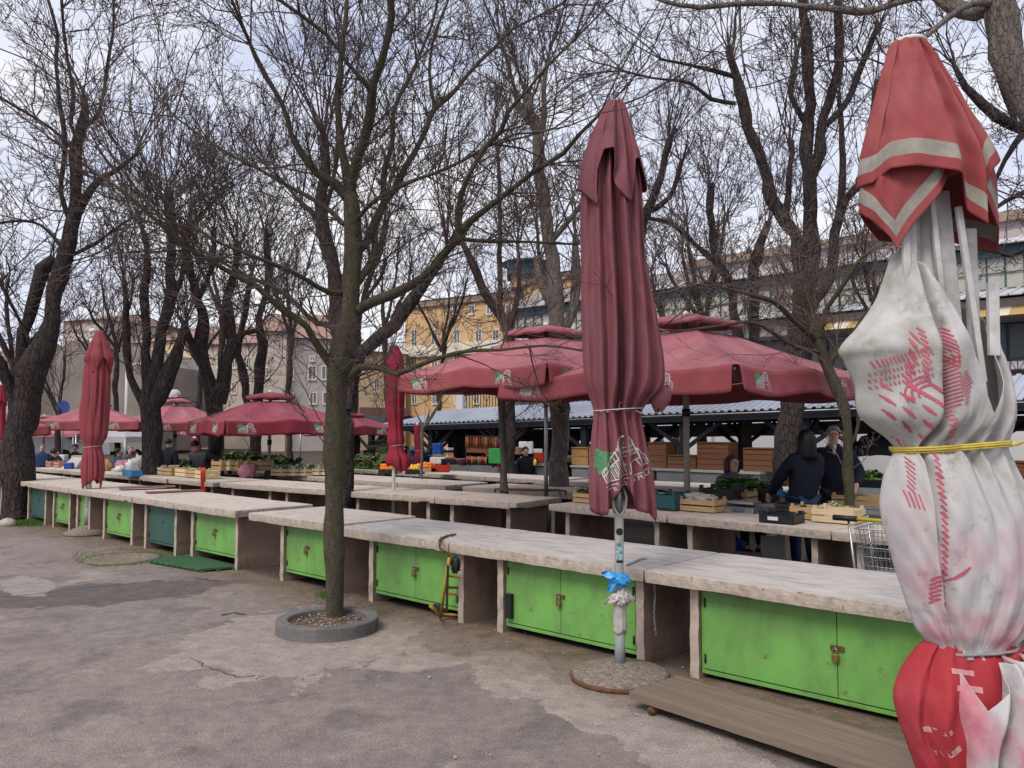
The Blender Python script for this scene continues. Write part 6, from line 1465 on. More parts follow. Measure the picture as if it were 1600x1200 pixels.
tent(196, 30, .75, .7, 1.36, 1.78, 'white market tent right of the leftmost closed parasol', 'tent_white', .2)
tent(565, 31, 1.7, 1.5, 1.85, 2.25, 'black market tent right of the young tree trunk', 'tent_dark', .1)
tent(600, 34, 1.5, 1.5, 1.9, 2.2, 'black market tent behind the deep red closed parasol', 'tent_dark', .1)
tent(118, 33, 1.2, 1.0, 1.45, 1.7, 'small faded pink tent behind the market at the left', 'fabric_canopy', .12)

# ================================================================== GOODS
mk('crate_wood', (.46, .31, .16), .8, .2, 4, streak=(1, 1, 9), c2=(.36, .23, .12)); mk('crate_pale', (.58, .45, .28), .8, .15, 4, streak=(1, 1, 9)); mk('crate_pink', (.42, .22, .17), .8, .15, 4)
mk('black_plastic', (.012, .014, .018), .4, .2, 10, spec=.4); mk('red_plastic', (.45, .03, .015), .45, .1, 8); mk('leaf_dark', (.035, .09, .02), .7, .4, 12); mk('leaf_light', (.10, .20, .035), .7, .4, 12); mk('leaf_pale', (.38, .42, .28), .7, .3, 12)
mk('orange_fruit', (.75, .20, .02), .5, .1, 20); mk('yellow_fruit', (.72, .42, .04), .5, .1, 20); mk('paper_white', (.6, .6, .6), .8, .1, 10); mk('pink_cloth', (.42, .18, .24), .8, .2, 8); mk('blue_box', (.04, .20, .42), .5, .2, 5); mk('teal_plastic', (.02, .07, .08), .5, .2, 8)
mk('green_plastic', (.03, .25, .06), .45, .1, 6); mk('yellow_metal', (.45, .26, .03), .6, .25, 12, c2=(.18, .08, .03), mixpos=(.5, .7)); mk('cardboard', (.27, .19, .12), .9, .1, 5); mk('grey_board', (.30, .31, .32), .8, .1, 5); mk('blue_bag', (.01, .06, .26), .5, .3, 9); mk('glass_bottle', (.05, .055, .02), .15, .3, 9, spec=.7); mk('yellow_grip', (.42, .38, .04), .4, .1, 9); mk('blue_glove', (.05, .30, .60), .5, .2, 14)
def crate(px, py, W=.5, D=.3, H=.17, z=H_T + .004, m='crate_wood', label='', rz=None, slats=2, group='slatted wooden crates', Y=None, posts=.03):
    p = on_plane(px, py, max(.1, min(z, H_T + .01))) if Y is None else Vector((pxx(px, Y), Y, z))
    p.z = z
    t = empty('crate', p, ROWROT + (rz or 0), label, 'crate', group)
    def side(a, b, nm):
        mb = MB(); a = Vector(a); b = Vector(b)
        for i in range(slats):
            z0 = H * (i + .12) / slats; z1 = H * (i + .88) / slats
            d = (b - a).normalized(); n = Vector((-d.y, d.x, 0)) * .008
            mb.add([a + n + Vector((0, 0, z0)), b + n + Vector((0, 0, z0)), b - n + Vector((0, 0, z0)), a - n + Vector((0, 0, z0)), a + n + Vector((0, 0, z1)), b + n + Vector((0, 0, z1)), b - n + Vector((0, 0, z1)), a - n + Vector((0, 0, z1))],
                   [(0, 1, 2, 3), (7, 6, 5, 4), (0, 4, 5, 1), (1, 5, 6, 2), (2, 6, 7, 3), (3, 7, 4, 0)])
        mb.build(nm, m, t)
    w, d = W / 2, D / 2
    side((-w, 0, 0), (w, 0, 0), 'long_side'); side((-w, D, 0), (w, D, 0), 'long_side'); side((-w, 0, 0), (-w, D, 0), 'end'); side((w, 0, 0), (w, D, 0), 'end')
    for x in (-w + .02, w - .02):
        for y in (.02, D - .02): MB().box((x, y, H / 2 + .012), (posts, posts, H + .02)).build('corner_post', m, t)
    MB().bx((-w, .01, .004), (w, D - .01, .016)).build('base', m, t)
    return t
def heap(px, py, W, D, H, z, m, label, seed=0, n=500, s=.035, cat='greens', name='leafy_greens', ms=None, ball=None, Y=None):
    """a heap of leaves: one uncountable thing"""
    p = on_plane(px, py, H_T) if Y is None else Vector((pxx(px, Y), Y, z)); p.z = z; rnd = random.Random(seed); mb = MB()
    for i in range(n):
        x = rnd.uniform(-W / 2, W / 2); y = rnd.uniform(0, D); h = H * (1 - (2 * abs(x) / W) ** 3) * (.6 + .4 * math.sin(x * 19 + seed) * math.cos(y * 17)); zz = h * rnd.uniform(.5, 1)
        a = rnd.uniform(0, 2 * PI); b = rnd.uniform(-.9, .9); q = s * rnd.uniform(.6, 1.5); dx, dy, dz = math.cos(a) * q, math.sin(a) * q, math.sin(b) * q
        c = Vector((x, y, zz)); u = Vector((dx, dy, dz)); v = Vector((-dy * .45, dx * .45, q * .25))
        mb.add([c - u, c + v, c + u * 1.1 + Vector((0, 0, -.2 * q)), c - v], [(0, 1, 2, 3)], rnd.randint(0, len(ms or [0]) - 1))
    mb.grid(lambda i, j: Vector(((i - .5) * W, j * D, H * .55 * math.sin(PI * min(1, max(0, j))) ** .5)), 6, 4)
    o = mb.build(name, ms or m, rotz=ROWROT); o.location = p; return tag(o, label, cat, None, 'stuff')
# on the stall tables of the second row
crate(1088, 800, .46, .30, .15, m='crate_wood', label='slatted wooden crate lined with grey plastic, left of the steel scale')
o = crumple((0, 0, 0), (.19, .11, .05), 12, 30).build('plastic_liner', 'white_plastic', None, rotz=ROWROT); p = on_plane(1084, 800, H_T); o.location = p + Vector((NX * .15, NY * .15, .15)); tag(o, 'crumpled translucent plastic liner inside the crate left of the scale', 'plastic bag')
crate(1140, 786, .48, .30, .16, m='crate_wood', label='slatted wooden crate behind the steel scale')
crate(1301, 818, .42, .32, .15, m='crate_pale', label='pale new slatted crate next to the trolley handle'); crate(1256, 812, .30, .30, .14, m='crate_wood', label='small wooden crate under the blue gloves, behind the black crate')
crate(912, 786, .34, .28, .13, m='crate_wood', label='wooden crate with greens just left of the near mauve parasol hem')
crate(1340, 792, .62, .34, .13, m='crate_wood', label='long wooden crate under the black tray of greens, right of the crooked pollard', z=H_T + .02)
crate(1240, 786, .4, .3, .12, m='crate_wood', label='dark edged wooden crate in front of the woman in the navy coat')
crate(1213, 818, .36, .26, .10, m='black_plastic', label='black plastic crate with white label on the table edge', slats=1, group='black plastic crates', posts=.05)
crate(1234, 806, .34, .26, .13, m='black_plastic', label='open black wire crate behind the labelled black crate', slats=3, group='black plastic crates', posts=.015)
p = on_plane(1198, 814, H_T + .05); mb = MB(); mb.bx((-.055, -.012, -.018), (.055, -.008, .018)); o = mb.build('price_label', 'paper_white', rotz=ROWROT); o.location = on_plane(1213, 818, H_T + .004) + Vector((-.03 * -UX - NX * .006, -.03 * -UY - NY * .004, .05)); tag(o, 'blank white label stuck on the front of the black crate', 'label')
for px, py, W, lab in ((1120, 786, .5, 'black crate full of leafy greens left of the massive trunk, over the scale'), (1180, 784, .45, 'black crate of pale greens beside the woman in the navy coat'), (1345, 778, .62, 'black tray of greens right of the crooked pollard'), (1038, 797, .28, 'dark teal black box right of the near mauve parasol')):
    crate(px, py, W, .34, .20 if px != 1345 else .1, m='teal_plastic' if px == 1038 else 'black_plastic', label=lab, slats=1, group='black plastic crates', z=H_T + (.15 if px == 1345 else .01), posts=.04)
heap(1150, 782, .62, .34, .13, H_T + .2, None, 'heap of leafy greens over the black crates left of the navy coat', 1, 900, .035, ms=['leaf_light', 'leaf_dark']); heap(1188, 783, .3, .3, .09, H_T + .19, None, 'pale salad heap right beside the woman in the navy coat', 2, 400, .03, ms=['leaf_light', 'leaf_pale'])
heap(1350, 776, .66, .34, .12, H_T + .26, None, 'heap of dark greens right of the crooked pollard', 3, 800, .035, ms=['leaf_light', 'leaf_dark', 'leaf_dark']); heap(915, 784, .3, .24, .07, H_T + .12, None, 'few dark leaves in the crate left of the near mauve parasol', 4, 120, .04, ms=['leaf_dark'])
heap(1105, 795, .2, .2, .05, H_T + .12, None, 'sprigs of parsley in the plastic lined crate', 5, 160, .03, ms=['leaf_light', 'leaf_dark']); heap(1300, 812, .3, .24, .06, H_T + .11, None, 'few pale vegetables in the new slatted crate', 6, 160, .035, ms=['leaf_pale', 'leaf_light'])
heap(1255, 775, .4, .2, .08, H_T + .16, None, 'greens between the navy coat and the grey haired man', 8, 260, .035, ms=['leaf_light', 'leaf_dark']); heap(1596, 790, .5, .3, .2, H_T + .1, None, 'greens seen right of the white and red parasol', 9, 400, .035, ms=['leaf_light', 'leaf_dark'])
# steel scale
t = empty('market_scale', on_plane(1150, 802, H_T + .002), ROWROT, 'flat silver market scale with steel platter on the stall table', 'scale')
mb = MB(); mb.add([(-.2, 0, 0), (.2, 0, 0), (.2, .3, 0), (-.2, .3, 0), (-.18, .05, .07), (.18, .05, .07), (.18, .29, .08), (-.18, .29, .08)], [(3, 2, 1, 0), (4, 5, 6, 7), (0, 1, 5, 4), (1, 2, 6, 5), (2, 3, 7, 6), (3, 0, 4, 7)]); mb.build('body', 'steel', t, bevel=.008)
MB().bx((-.17, .08, .095), (.17, .3, .125)).build('platter', 'steel', t, bevel=.006); MB().bx((-.05, -.002, .02), (.1, .03, .05)).build('display', 'window_glass', t); MB().tube([(0, .18, .07), (0, .18, .1)], .03, 10).build('stem', 'dark_metal', t)
# blue gloves
t = empty('rubber_gloves', on_plane(1238, 796, H_T) + Vector((0, 0, .16)), ROWROT + .2, 'pair of sky blue rubber gloves lying over the crates', 'gloves')
def glove(sx, rz, parent):
    mb = MB(); R = Matrix.Rotation(rz, 3, 'Z'); P = lambda *a: R @ Vector(a) + Vector((sx, 0, 0))
    mb.tube([P(.0, 0, 0), P(.08, 0, .02), P(.14, 0, .015)], [.045, .038, .04], 8)
    for k, (dy, l) in enumerate(((-.03, .06), (-.01, .085), (.012, .08), (.032, .06))): mb.tube([P(.13, dy, .015), P(.14 + l * .6, dy * 1.2, .02), P(.14 + l, dy * 1.3, .005)], [.013, .012, .008], 6)
    mb.tube([P(.06, -.035, .015), P(.10, -.07, .02), P(.12, -.085, .01)], [.014, .012, .008], 6); return mb.build('glove', 'blue_glove', parent)
glove(-.02, .5, t); glove(-.06, 2.6, t)
# shopping trolley
tp = on_plane(1372, 845, .35); t = empty('shopping_trolley', (3.13, 6.95, 0), ROWROT, 'wire shopping trolley with yellow handle beside the stall table', 'trolley')
mb = MB(); x0, x1, y0, y1, z0, z1 = -.13, .62, -.2, .25, .46, .85
for i in range(22): x = x0 + (x1 - x0) * i / 21; mb.tube([(x, y0, z1), (x + .05, y0 + .04, z0), (x + .05, y1 - .04, z0), (x, y1, z1)], .0028, 4, cap=False)
for i in range(13): y = y0 + (y1 - y0) * i / 12; mb.tube([(x0, y, z1), (x0 + .06, y, z0), (x1 - .02, y, z0), (x1, y, z1)], .0028, 4, cap=False)
for k in range(6): z = z0 + (z1 - z0) * k / 5; e_ = .05 * (1 - k / 5); mb.tube([(x0 + e_, y0 + e_, z), (x1, y0 + e_, z), (x1, y1 - e_, z), (x0 + e_, y1 - e_, z), (x0 + e_, y0 + e_, z)], .0035 if k < 5 else .006, 5, cap=False)
mb.build('basket', 'steel', t)
MB().tube([(x0 + .02, y0, .12), (x0, y0, .45), (x0 - .05, y0, .92)], .011, 8).build('frame_tube', 'steel', t); MB().tube([(x0 + .02, y1, .12), (x0, y1, .45), (x0 - .05, y1, .92)], .011, 8).build('frame_tube', 'steel', t)
MB().tube([(x0, y0, .13), (x1, y0 + .05, .13), (x1, y1 - .05, .13), (x0, y1, .13)], .011, 8).build('lower_rail', 'steel', t); MB().tube([(x0, y0 + .02, .2), (x1 - .1, y0 + .05, .2), (x1 - .1, y1 - .05, .2), (x0, y1 - .02, .2)], .006, 6).build('lower_rack', 'steel', t)
MB().tube([(x0 - .03, y0 - .02, .93), (x1 + .15, y0 - .02, .93)], .016, 10).build('handle', 'yellow_grip', t); MB().tube([(x0 - .17, y0 - .02, .93), (x0 + .03, y0 - .02, .93)], .024, 10).build('grip', 'dark_metal', t)
for x in (x0 + .05, x1 - .05):
    for y in (y0 + .02, y1 - .02): MB().tube([(x, y - .015, .06), (x, y + .015, .06)], .06, 14, sm=False).build('wheel', 'tyre', t)
# things kept under the tables
o = crumple((0, 0, .12), (.17, .14, .13), 21, 24).build('bag', 'blue_bag'); o.location = on_plane(1141, 868, 0); tag(o, 'dark blue bag stored under the stall table', 'bag')
o = MB().bx((-.13, -.01, 0), (.13, .01, .5)).build('grey_panel', 'grey_board', rotz=-.3); o.location = (2.88, 9.0, 0); o.rotation_euler.x = -.15; tag(o, 'grey board leaning under the stall table behind the blue bag', 'board')
o = MB().bx((-.16, -.12, 0), (.16, .12, .3)).build('cardboard_box', 'cardboard', rotz=ROWROT + .3, bevel=.005); o.location = (2.62, 9.1, 0); tag(o, 'open cardboard box on the ground between blue bag and grey board', 'box')
t = crate(566, 800, .62, .4, .3, z=.12, m='red_plastic', label='dark red crate with pale letter stored below the second row table', slats=1, group='red crates', Y=10.9, posts=.03)
TV, TF = text_mesh('H', .2); mb = MB(); mb.add([(x - .06, -.0125, y + .07) for x, y, z in TV], TF); mb.build('letter', 'logo_white', t)
# red boards on the front row slab
for q, (a, b_, w, rz_, lab) in enumerate((((186, 767), (275, 764), .30, .02, 'upper faded red board lying on the front row slab'), ((232, 772), (318, 768), .22, -.05, 'lower faded red board, right one on the front row slab'))):
    p0, p1 = on_plane(*a, H_T), on_plane(*b_, H_T); d = p1 - p0
    mb = MB().bx((0, 0, .003 + q * .0), (d.length, w, .02)); o = mb.build('board', 'red_board', rotz=math.atan2(d.y, d.x), bevel=.003); o.location = p0 + Vector((0, 0, .004 + .021 * (1 - q))); tag(o, lab, 'board', 'faded red boards')
# green mat, planks, stone
P = [on_plane(x, y) for x, y in ((229, 880), (312, 895), (375, 890), (300, 871))]; c = sum(P, Vector()) / 4; rg = random.Random(2)
t = empty('green_mat', c, 0, 'dark green ribbed duckboard on the ground before the end cabinet', 'duckboard'); n = 9
for i in range(n):
    f0, f1 = i / n, (i + .86) / n
    q = [P[0].lerp(P[1], f0), P[0].lerp(P[1], f1), P[3].lerp(P[2], f1), P[3].lerp(P[2], f0)]; mb = MB()
    mb.add([(v.x - c.x, v.y - c.y, z) for z in (.02, .045) for v in q], [(3, 2, 1, 0), (4, 5, 6, 7), (0, 1, 5, 4), (1, 2, 6, 5), (2, 3, 7, 6), (3, 0, 4, 7)]); mb.build('slat', 'green_mat', t, bevel=.003)
for f in (.12, .5, .88):
    a, b_ = P[0].lerp(P[3], f) - c, P[1].lerp(P[2], f) - c; MB().bar((a.x, a.y, .010), (b_.x, b_.y, .010), .05, .018).build('bearer', 'green_mat', t)
def plank(a, b, w, z0, th, label, seed):
    """from a to b along its near edge, w wide away from the camera"""
    A = on_plane(*a, z0 + th); B = on_plane(*b, z0 + th); d = B - A; L = d.length; rnd = random.Random(seed); mb = MB(); n = 30; V = []
    for i in range(n + 1):
        x = L * i / n; j = rnd.uniform(-.002, .002)
        for y, zz in ((j, -th), (w + j, -th), (w + j, 0), (w * .5, .002), (j, 0)): V.append((x, y, zz))
    mb.add(V, [(i * 5 + k, i * 5 + (k + 1) % 5, i * 5 + 5 + (k + 1) % 5, i * 5 + 5 + k) for i in range(n) for k in range(5)] + [(4, 3, 2, 1, 0), tuple(n * 5 + k for k in range(5))])
    o = mb.build('plank', 'weathered_wood', rotz=math.atan2(d.y, d.x)); o.location = (A.x, A.y, z0 + th); return tag(o, label, 'plank')
plank((983, 1080), (1440, 1226), .46, .062, .045, 'wide weathered plank on the ground before the nearest cabinet', 1)
o = MB().tube([on_plane(1016, 1111, .03), on_plane(1040, 1098, .03)], .022, 10).build('pipe', 'rust'); tag(o, 'short rusty pipe end under the wide weathered plank', 'pipe')
o = MB().bar(on_plane(1085, 1092, .03), on_plane(1350, 1190, .03), .12, .058).build('timber_bearer', 'weathered_wood'); tag(o, 'rough timber under the wide weathered plank', 'timber')
mb = MB(); rs = random.Random(9); mb.ball((0, 0, .05), .12, 12, (1.2, .8, .75)); mb.v = [(x * (1 + rs.uniform(-.12, .12)), y * (1 + rs.uniform(-.12, .12)), z * (1 + rs.uniform(-.1, .1))) for x, y, z in mb.v]
o = mb.build('stone', 'concrete_edge'); o.location = on_plane(12, 822); tag(o, 'pale stone at the foot of the big left tree', 'stone')
mk('grass', (.07, .14, .025), .8, .3, 20)
mb = MB(); rg = random.Random(4)
for i in range(2600):
    if i < 1900: q = on_plane(rg.gauss(42, 14), rg.gauss(818, 2.2))
    elif i < 2300: q = on_plane(rg.gauss(512, 9), rg.gauss(930, 3))
    else: q = on_plane(rg.uniform(110, 330), rg.gauss(868, 3))
    h = rg.uniform(.02, .07) * (1 if i < 1900 else .5); a = rg.uniform(0, PI); dx, dy = math.cos(a) * .006, math.sin(a) * .006
    mb.add([(q.x - dx, q.y - dy, 0), (q.x + dx, q.y + dy, 0), (q.x + rg.uniform(-.02, .02), q.y + rg.uniform(-.02, .02), h)], [(0, 1, 2)])
tag(mb.build('grass', 'grass'), 'sparse short grass at the tree foot and along the tables', 'grass', None, 'stuff')
# yellow rack, rusty chain and bag at the broken slab corner
t = empty('yellow_rack', on_plane(688, 965, 0), 0, 'rusty yellow metal rack leaning in the gap between two cabinets', 'rack')
a0 = on_plane(688, 965, .02); top = at_depth(702, 872, 6.95); rt = lambda px, py, Y: at_depth(px, py, Y) - a0 * 1
t.location = a0
MB().tube([(0, 0, 0), top - a0], .014, 8).build('upright', 'yellow_metal', t)
MB().tube([(0, 0, 0), rt(680, 953, 6.85), rt(672, 947, 6.8)], .013, 8).build('hooked_foot', 'yellow_metal', t)
for ya, yb, m_ in ((899, 906, 'yellow_metal'), (917, 919, 'rust'), (926, 935, 'yellow_metal'), (959, 964, 'yellow_metal')):
    f = (965 - ya) / 93; MB().tube([(top - a0) * f, at_depth(762, yb, 7.45) - a0], .011, 8).build('rung', m_, t)
MB().bar(at_depth(700, 880, 6.98) - a0, at_depth(698, 955, 6.98) - a0, .02).build('back_upright', 'dark_metal', t)
chain([on_plane(712, 835, H_T - .008), on_plane(700, 837, H_T - .008), on_plane(690, 841, H_T - .008), at_depth(687, 846, 7.02), at_depth(688, 858, 7.0), at_depth(702, 866, 6.98), at_depth(704, 880, 6.98)], 'rusty_chain', 'rusty chain over the broken slab corner above the yellow rack', 'chain', r=.006, pitch=.03, m='rust')
o = crumple((0, 0, 0), (.035, .03, .06), 31, 20).build('black_bag', 'dark_metal'); o.location = at_depth(712, 882, 7.0); tag(o, 'small black plastic bag hanging at the broken slab corner', 'bag')
o = crumple((0, 0, .06), (.07, .06, .07), 33, 22).build('black_bag', 'dark_metal'); o.location = on_plane(692, 962, 0); tag(o, 'black bag on the ground at the foot of the yellow rack', 'bag')
o = MB().bx((-.03, -.02, 0), (.03, .02, .2)).build('metal_box', 'dark_metal', rotz=ROWROT, bevel=.003); o.location = uvw(4.58, 4.965, .13); tag(o, 'narrow dark metal plate at the lower corner of the cabinet right of the yellow rack', 'metal plate')
# dark frame on the third row, trolley handles in the second
t = empty('low_metal_rack', on_plane(812, 772, H_T), ROWROT, 'low dark red metal rack lying on the third row table edge', 'rack')
for a, b_ in (((-.5, 0, .05), (.35, .5, .05)), ((-.2, -.05, .05), (.55, .4, .05)), ((-.5, 0, .05), (-.2, -.05, .05)), ((.35, .5, .05), (.55, .4, .05))): MB().bar(a, b_, .025).build('rail', 'rust', t)
for a in ((-.5, 0), (.35, .5), (-.2, -.05), (.55, .4)): MB().bar((a[0], a[1], 0), (a[0], a[1], .05), .02).build('leg', 'dark_metal', t)
for px, lab in ((228, 'bent chrome trolley handle before the blue box'), (266, 'bent chrome trolley handle before the crates, right one')):
    t = empty('hand_trolley', on_plane(px, 768, .35), ROWROT, lab, 'hand trolley', 'hand trolleys'); t.location.z = 0
    MB().tube([(-.15, 0, .05), (-.15, 0, .7), (-.1, -.03, .82), (.02, -.06, .86), (.1, -.08, .82), (.12, -.08, .5)], .018, 8).build('handle', 'steel', t); MB().tube([(.2, 0, .05), (.2, 0, .7), (.2, 0, .84)], .018, 8).build('handle', 'steel', t); MB().tube([(-.2, 0, .1), (.25, 0, .1)], .1, 12, sm=False).build('wheels', 'tyre', t)
# produce on rows two and three at the left
rq = random.Random(77)
for i, (px, py) in enumerate(((340, 754), (352, 754.5), (366, 754), (379, 755), (398, 754.5))):
    crate(px, py - 1, .42 if i != 4 else .5, .3, .2, z=H_T + .1, m=['crate_wood', 'crate_pale'][i % 2], label=['first', 'second', 'third', 'fourth', 'fifth'][i] + ' slatted crate from the left in the row beside the open red parasol foot', Y=16.6)
for i, px in enumerate((432, 452, 470, 490, 502)):
    crate(px, 750, .36, .3, .15, z=H_T + (.0 if i < 3 else .02), m='crate_pale', label=['first', 'second', 'third', 'fourth', 'fifth'][i] + ' crate of pale greens from the left, right of the open red parasol foot', Y=16.4)
    heap(px, 750, .34, .26, .1, H_T + .14, None, ['first', 'second', 'third', 'fourth', 'fifth'][i] + ' pale heap from the left in the crates right of the red parasol foot', 20 + i, 160, .05, ms=['leaf_pale', 'paper_white', 'leaf_light'], Y=16.4)
heap(440, 750, .6, .4, .3, H_T + .05, None, 'bushy dark greens behind the crates right of the red parasol foot', 31, 500, .06, ms=['leaf_dark', 'leaf_dark', 'leaf_light'], Y=16.9)
heap(365, 740, 1.2, .5, .22, H_T + .22, None, 'dark greens stacked behind the crates beside the hooded person', 32, 1200, .06, ms=['leaf_dark', 'leaf_dark', 'leaf_light', 'leaf_pale', 'cardboard'], Y=18.6)
heap(300, 740, 1.0, .5, .25, H_T + .1, None, 'green vegetables left of the hooded person', 33, 900, .06, ms=['leaf_dark', 'leaf_light'], Y=17.8)
heap(410, 735, 1.5, .5, .2, H_T + .15, None, 'dark leafy greens behind the red parasol foot', 34, 900, .06, ms=['leaf_dark', 'leaf_dark', 'leaf_light', 'cardboard'], Y=19.2)
for i, (px, W) in enumerate(((232, .5), (248, .5), (262, .45), (285, .5), (300, .45), (315, .4))):
    crate(px, 745, W, .3, .16, z=H_T + .006, m=['crate_wood', 'crate_pale'][i % 2], label=['first', 'second', 'third', 'fourth', 'fifth', 'sixth'][i] + ' small crate left of the hooded person, counted from the left', Y=17.2 - i * .35)
for px, py, sz, m_, lab, sd_ in ((165, 728, (.12, .1, .12), 'crate_wood', 'brown paper sack at the left end of the loaded second row table', 1), (193, 726, (.16, .1, .09), 'pink_cloth', 'pink cloth bundle on the loaded second row table', 2), (188, 733, (.1, .1, .07), 'paper_white', 'white bag under the pink cloth bundle', 3), (207, 728, (.12, .1, .12), 'paper_white', 'white plastic bag right of the pink cloth bundle', 4), (218, 724, (.15, .1, .14), 'white_plastic', 'larger white plastic bag on the loaded table', 5), (231, 728, (.1, .1, .09), 'paper_white', 'white bag beside the water jar', 6), (243, 729, (.12, .1, .08), 'white_plastic', 'greyish bag right of the water jar', 7), (250, 731, (.1, .08, .06), 'paper_white', 'small white bag above the first crates', 8)):
    o = crumple((0, 0, 0), sz, sd_, 22).build('bag', m_); o.location = at_depth(px, py, 18.6 - sd_ * .2); tag(o, lab, 'bag', 'bags on the loaded table')
o = MB().bx((-.22, -.1, 0), (.22, .12, .12)).build('blue_box', 'blue_box', rotz=ROWROT); o.location = on_plane(206, 744, H_T + .003); tag(o, 'bright blue box with striped end on the second row table', 'box')
t = empty('water_jar', at_depth(237, 729, 18.2), 0, 'translucent water jar standing among white bags', 'jar'); MB().lathe([(0, 0), (.09, 0), (.1, .03), (.1, .24), (.05, .30), (.045, .33), (0, .33)], k=16).build('body', 'grey_board', t); MB().lathe([(0, .331), (.05, .331), (.05, .36), (0, .36)], k=12).build('lid', 'paper_white', t)
o = MB().add([(-.35, 0, 0), (.05, 0, 0), (.25, 0, .3), (.0, 0, .32), (-.2, 0, .1), (-.3, .4, 0), (.1, .4, 0), (.25, .3, .28), (0, .3, .3), (-.2, .3, .12)], [(0, 1, 4), (1, 2, 3, 4), (5, 9, 6), (6, 9, 8, 7), (0, 4, 9, 5), (4, 3, 8, 9), (3, 2, 7, 8), (1, 6, 7, 2)]).build('white_sheet', 'paper_white'); o.location = at_depth(112, 735, 19.2); tag(o, 'white folded sheet on the far left second row table', 'sheet')
for px, lab in ((78, 'pinkish crate at the far left, first'), (91, 'pinkish crate at the far left, right beside the first')): crate(px, 732, .34, .3, .14, z=H_T + .002, m='crate_pink', label=lab, Y=20.2 - (px - 78) * .03)
o = crumple((0, 0, .1), (.14, .08, .15), 41, 20).build('pink_bag', 'pink_cloth'); o.location = at_depth(386, 745, 16.3); tag(o, 'pale pink bag on the crates beside the red parasol foot', 'bag')
# trays of fruit near the deep red parasol
for i, (px, m_, mm, lab) in enumerate(((606, 'black_plastic', 'orange_fruit', 'black tray of oranges left of the deep red parasol'), (648, 'black_plastic', 'yellow_fruit', 'black tray of yellow fruit right of the deep red parasol'), (668, 'crate_wood', 'orange_fruit', 'crate heaped with oranges'), (688, 'red_plastic', 'orange_fruit', 'bright red crate right of the heaped oranges'))):
    Yt = 16.6; W = .36; z0 = H_T + (.02 if i < 2 else .06); tt = crate(px, 742, W, .3, .1 if i < 3 else .16, z=z0, m=m_, label=lab, slats=1, Y=Yt, group='fruit trays', rz=-ROWROT); base = None
    first = None
    if i == 3: continue
    for k in range(16):
        r_ = .042; x = -W / 2 + .05 + (k % 5) * .062 + rq.uniform(-.01, .01); y = .05 + (k // 5) * .075; z_ = .12 + (.05 if 4 < k < 11 else 0) + rq.uniform(-.01, .01)
        if first is None:
            first = MB().ball((0, 0, 0), r_, 10).build('orange' if mm == 'orange_fruit' else 'lemon', mm); o = first
            tag(o, {606: 'orange in the black tray left of the deep red parasol', 648: 'yellow fruit in the black tray right of the deep red parasol', 668: 'orange heaped in the wooden crate before the shelter'}[px], 'fruit', {606: 'oranges in the left tray', 648: 'yellow fruit in the tray', 668: 'oranges heaped in the crate'}[px])
        else: o = first.copy(); COL.objects.link(o)
        o.location = Vector((pxx(px, Yt), Yt, z0)) + Vector((x, y, z_))
# stall goods in the shelter
mk('bunch_orange', (.32, .12, .03)); mk('bunch_red', (.25, .03, .02))
def shelf_goods():
    Yb = 20.5
    t = empty('hanging_goods_rack', (pxx(755, Yb), Yb, 0), HR, 'rack of orange and red bunches hanging in the shelter', 'goods rack')
    MB().bar((-.62, 0, 1.48), (.62, 0, 1.48), .03).build('rail', 'hall_dark', t); MB().bar((-.62, 0, 1.16), (.62, 0, 1.16), .02, .2).build('shelf', 'wood_brown', t)
    for x in (-.6, .6): MB().bar((x, 0, .74), (x, 0, 1.5), .03).build('post', 'hall_dark', t)
    for i in range(22):
        x = -.58 + i * .055; MB().tube([(x, -.03, 1.46), (x, -.03, 1.2 + .03 * math.sin(i * 3))], [.008, .02], 5).build('bunch', ['bunch_orange', 'rust', 'bunch_red', 'crate_wood'][(i * 7 + i // 3) % 4], t)
    for i in range(9): MB().tube([(-.5 + i * .08, -.05, .78), (-.5 + i * .08, -.05, .96)], .03, 8).build('jar', ['red_plastic', 'glass_bottle', 'cardboard'][i % 3], t)
shelf_goods()
o = MB().bx((-.2, -.15, 0), (.2, .15, .36)).build('green_crate', 'green_plastic', rotz=HR, bevel=.01); o.location = at_depth(779, 724, 19.8); tag(o, 'bright green plastic crate on the counter by the thin trunk', 'crate')
t = empty('pink_basket', at_depth(718, 726, 20.6), HR, 'raspberry pink bowl shaped basket on the grey counter', 'basket'); MB().lathe([(.08, 0), (.16, .14), (.17, .15), (.15, .14), (.07, .02), (0, .02)], k=18).build('bowl', 'pink_cloth', t)
for i in range(6):
    o = MB().bx((-.12, -.1, 0), (.12, .1, .055)).build('tray', ['yellow_fruit', 'black_plastic', 'paper_white'][i % 3], rotz=HR); o.location = at_depth(699, 722, 20.8) + Vector((0, 0, .062 * i)); tag(o, ['lowest yellow', 'second, black', 'third, white', 'fourth, yellow', 'fifth, black', 'topmost white'][i] + ' tray in the striped stack at the shelter post', 'tray', 'striped stack of trays')
bt = None
for i in range(12):
    if bt is None:
        bt = empty('bottle', at_depth(576, 702, 24), 0, 'dark bottle in the row on the shelf at the left end of the shelter', 'bottle', 'bottles on the shelter shelf'); MB().lathe([(0, 0), (.035, 0), (.037, .02), (.036, .15), (.014, .2), (.013, .25), (0, .25)], k=8).build('body', 'glass_bottle', bt); MB().lathe([(0, .25), (.016, .25), (.016, .27), (0, .27)], k=8).build('cap', 'yellow_fruit', bt)
    else: copy_tree(bt, at_depth(576 + i * 2.6, 702, 24))
t = empty('bottle_shelf', (pxx(590, 24), 24.1, 0), 0, 'dark shelf unit carrying the bottle row', 'shelf'); MB().bx((-.4, -.15, .98), (.4, .15, 1.03)).build('board', 'hall_dark', t)
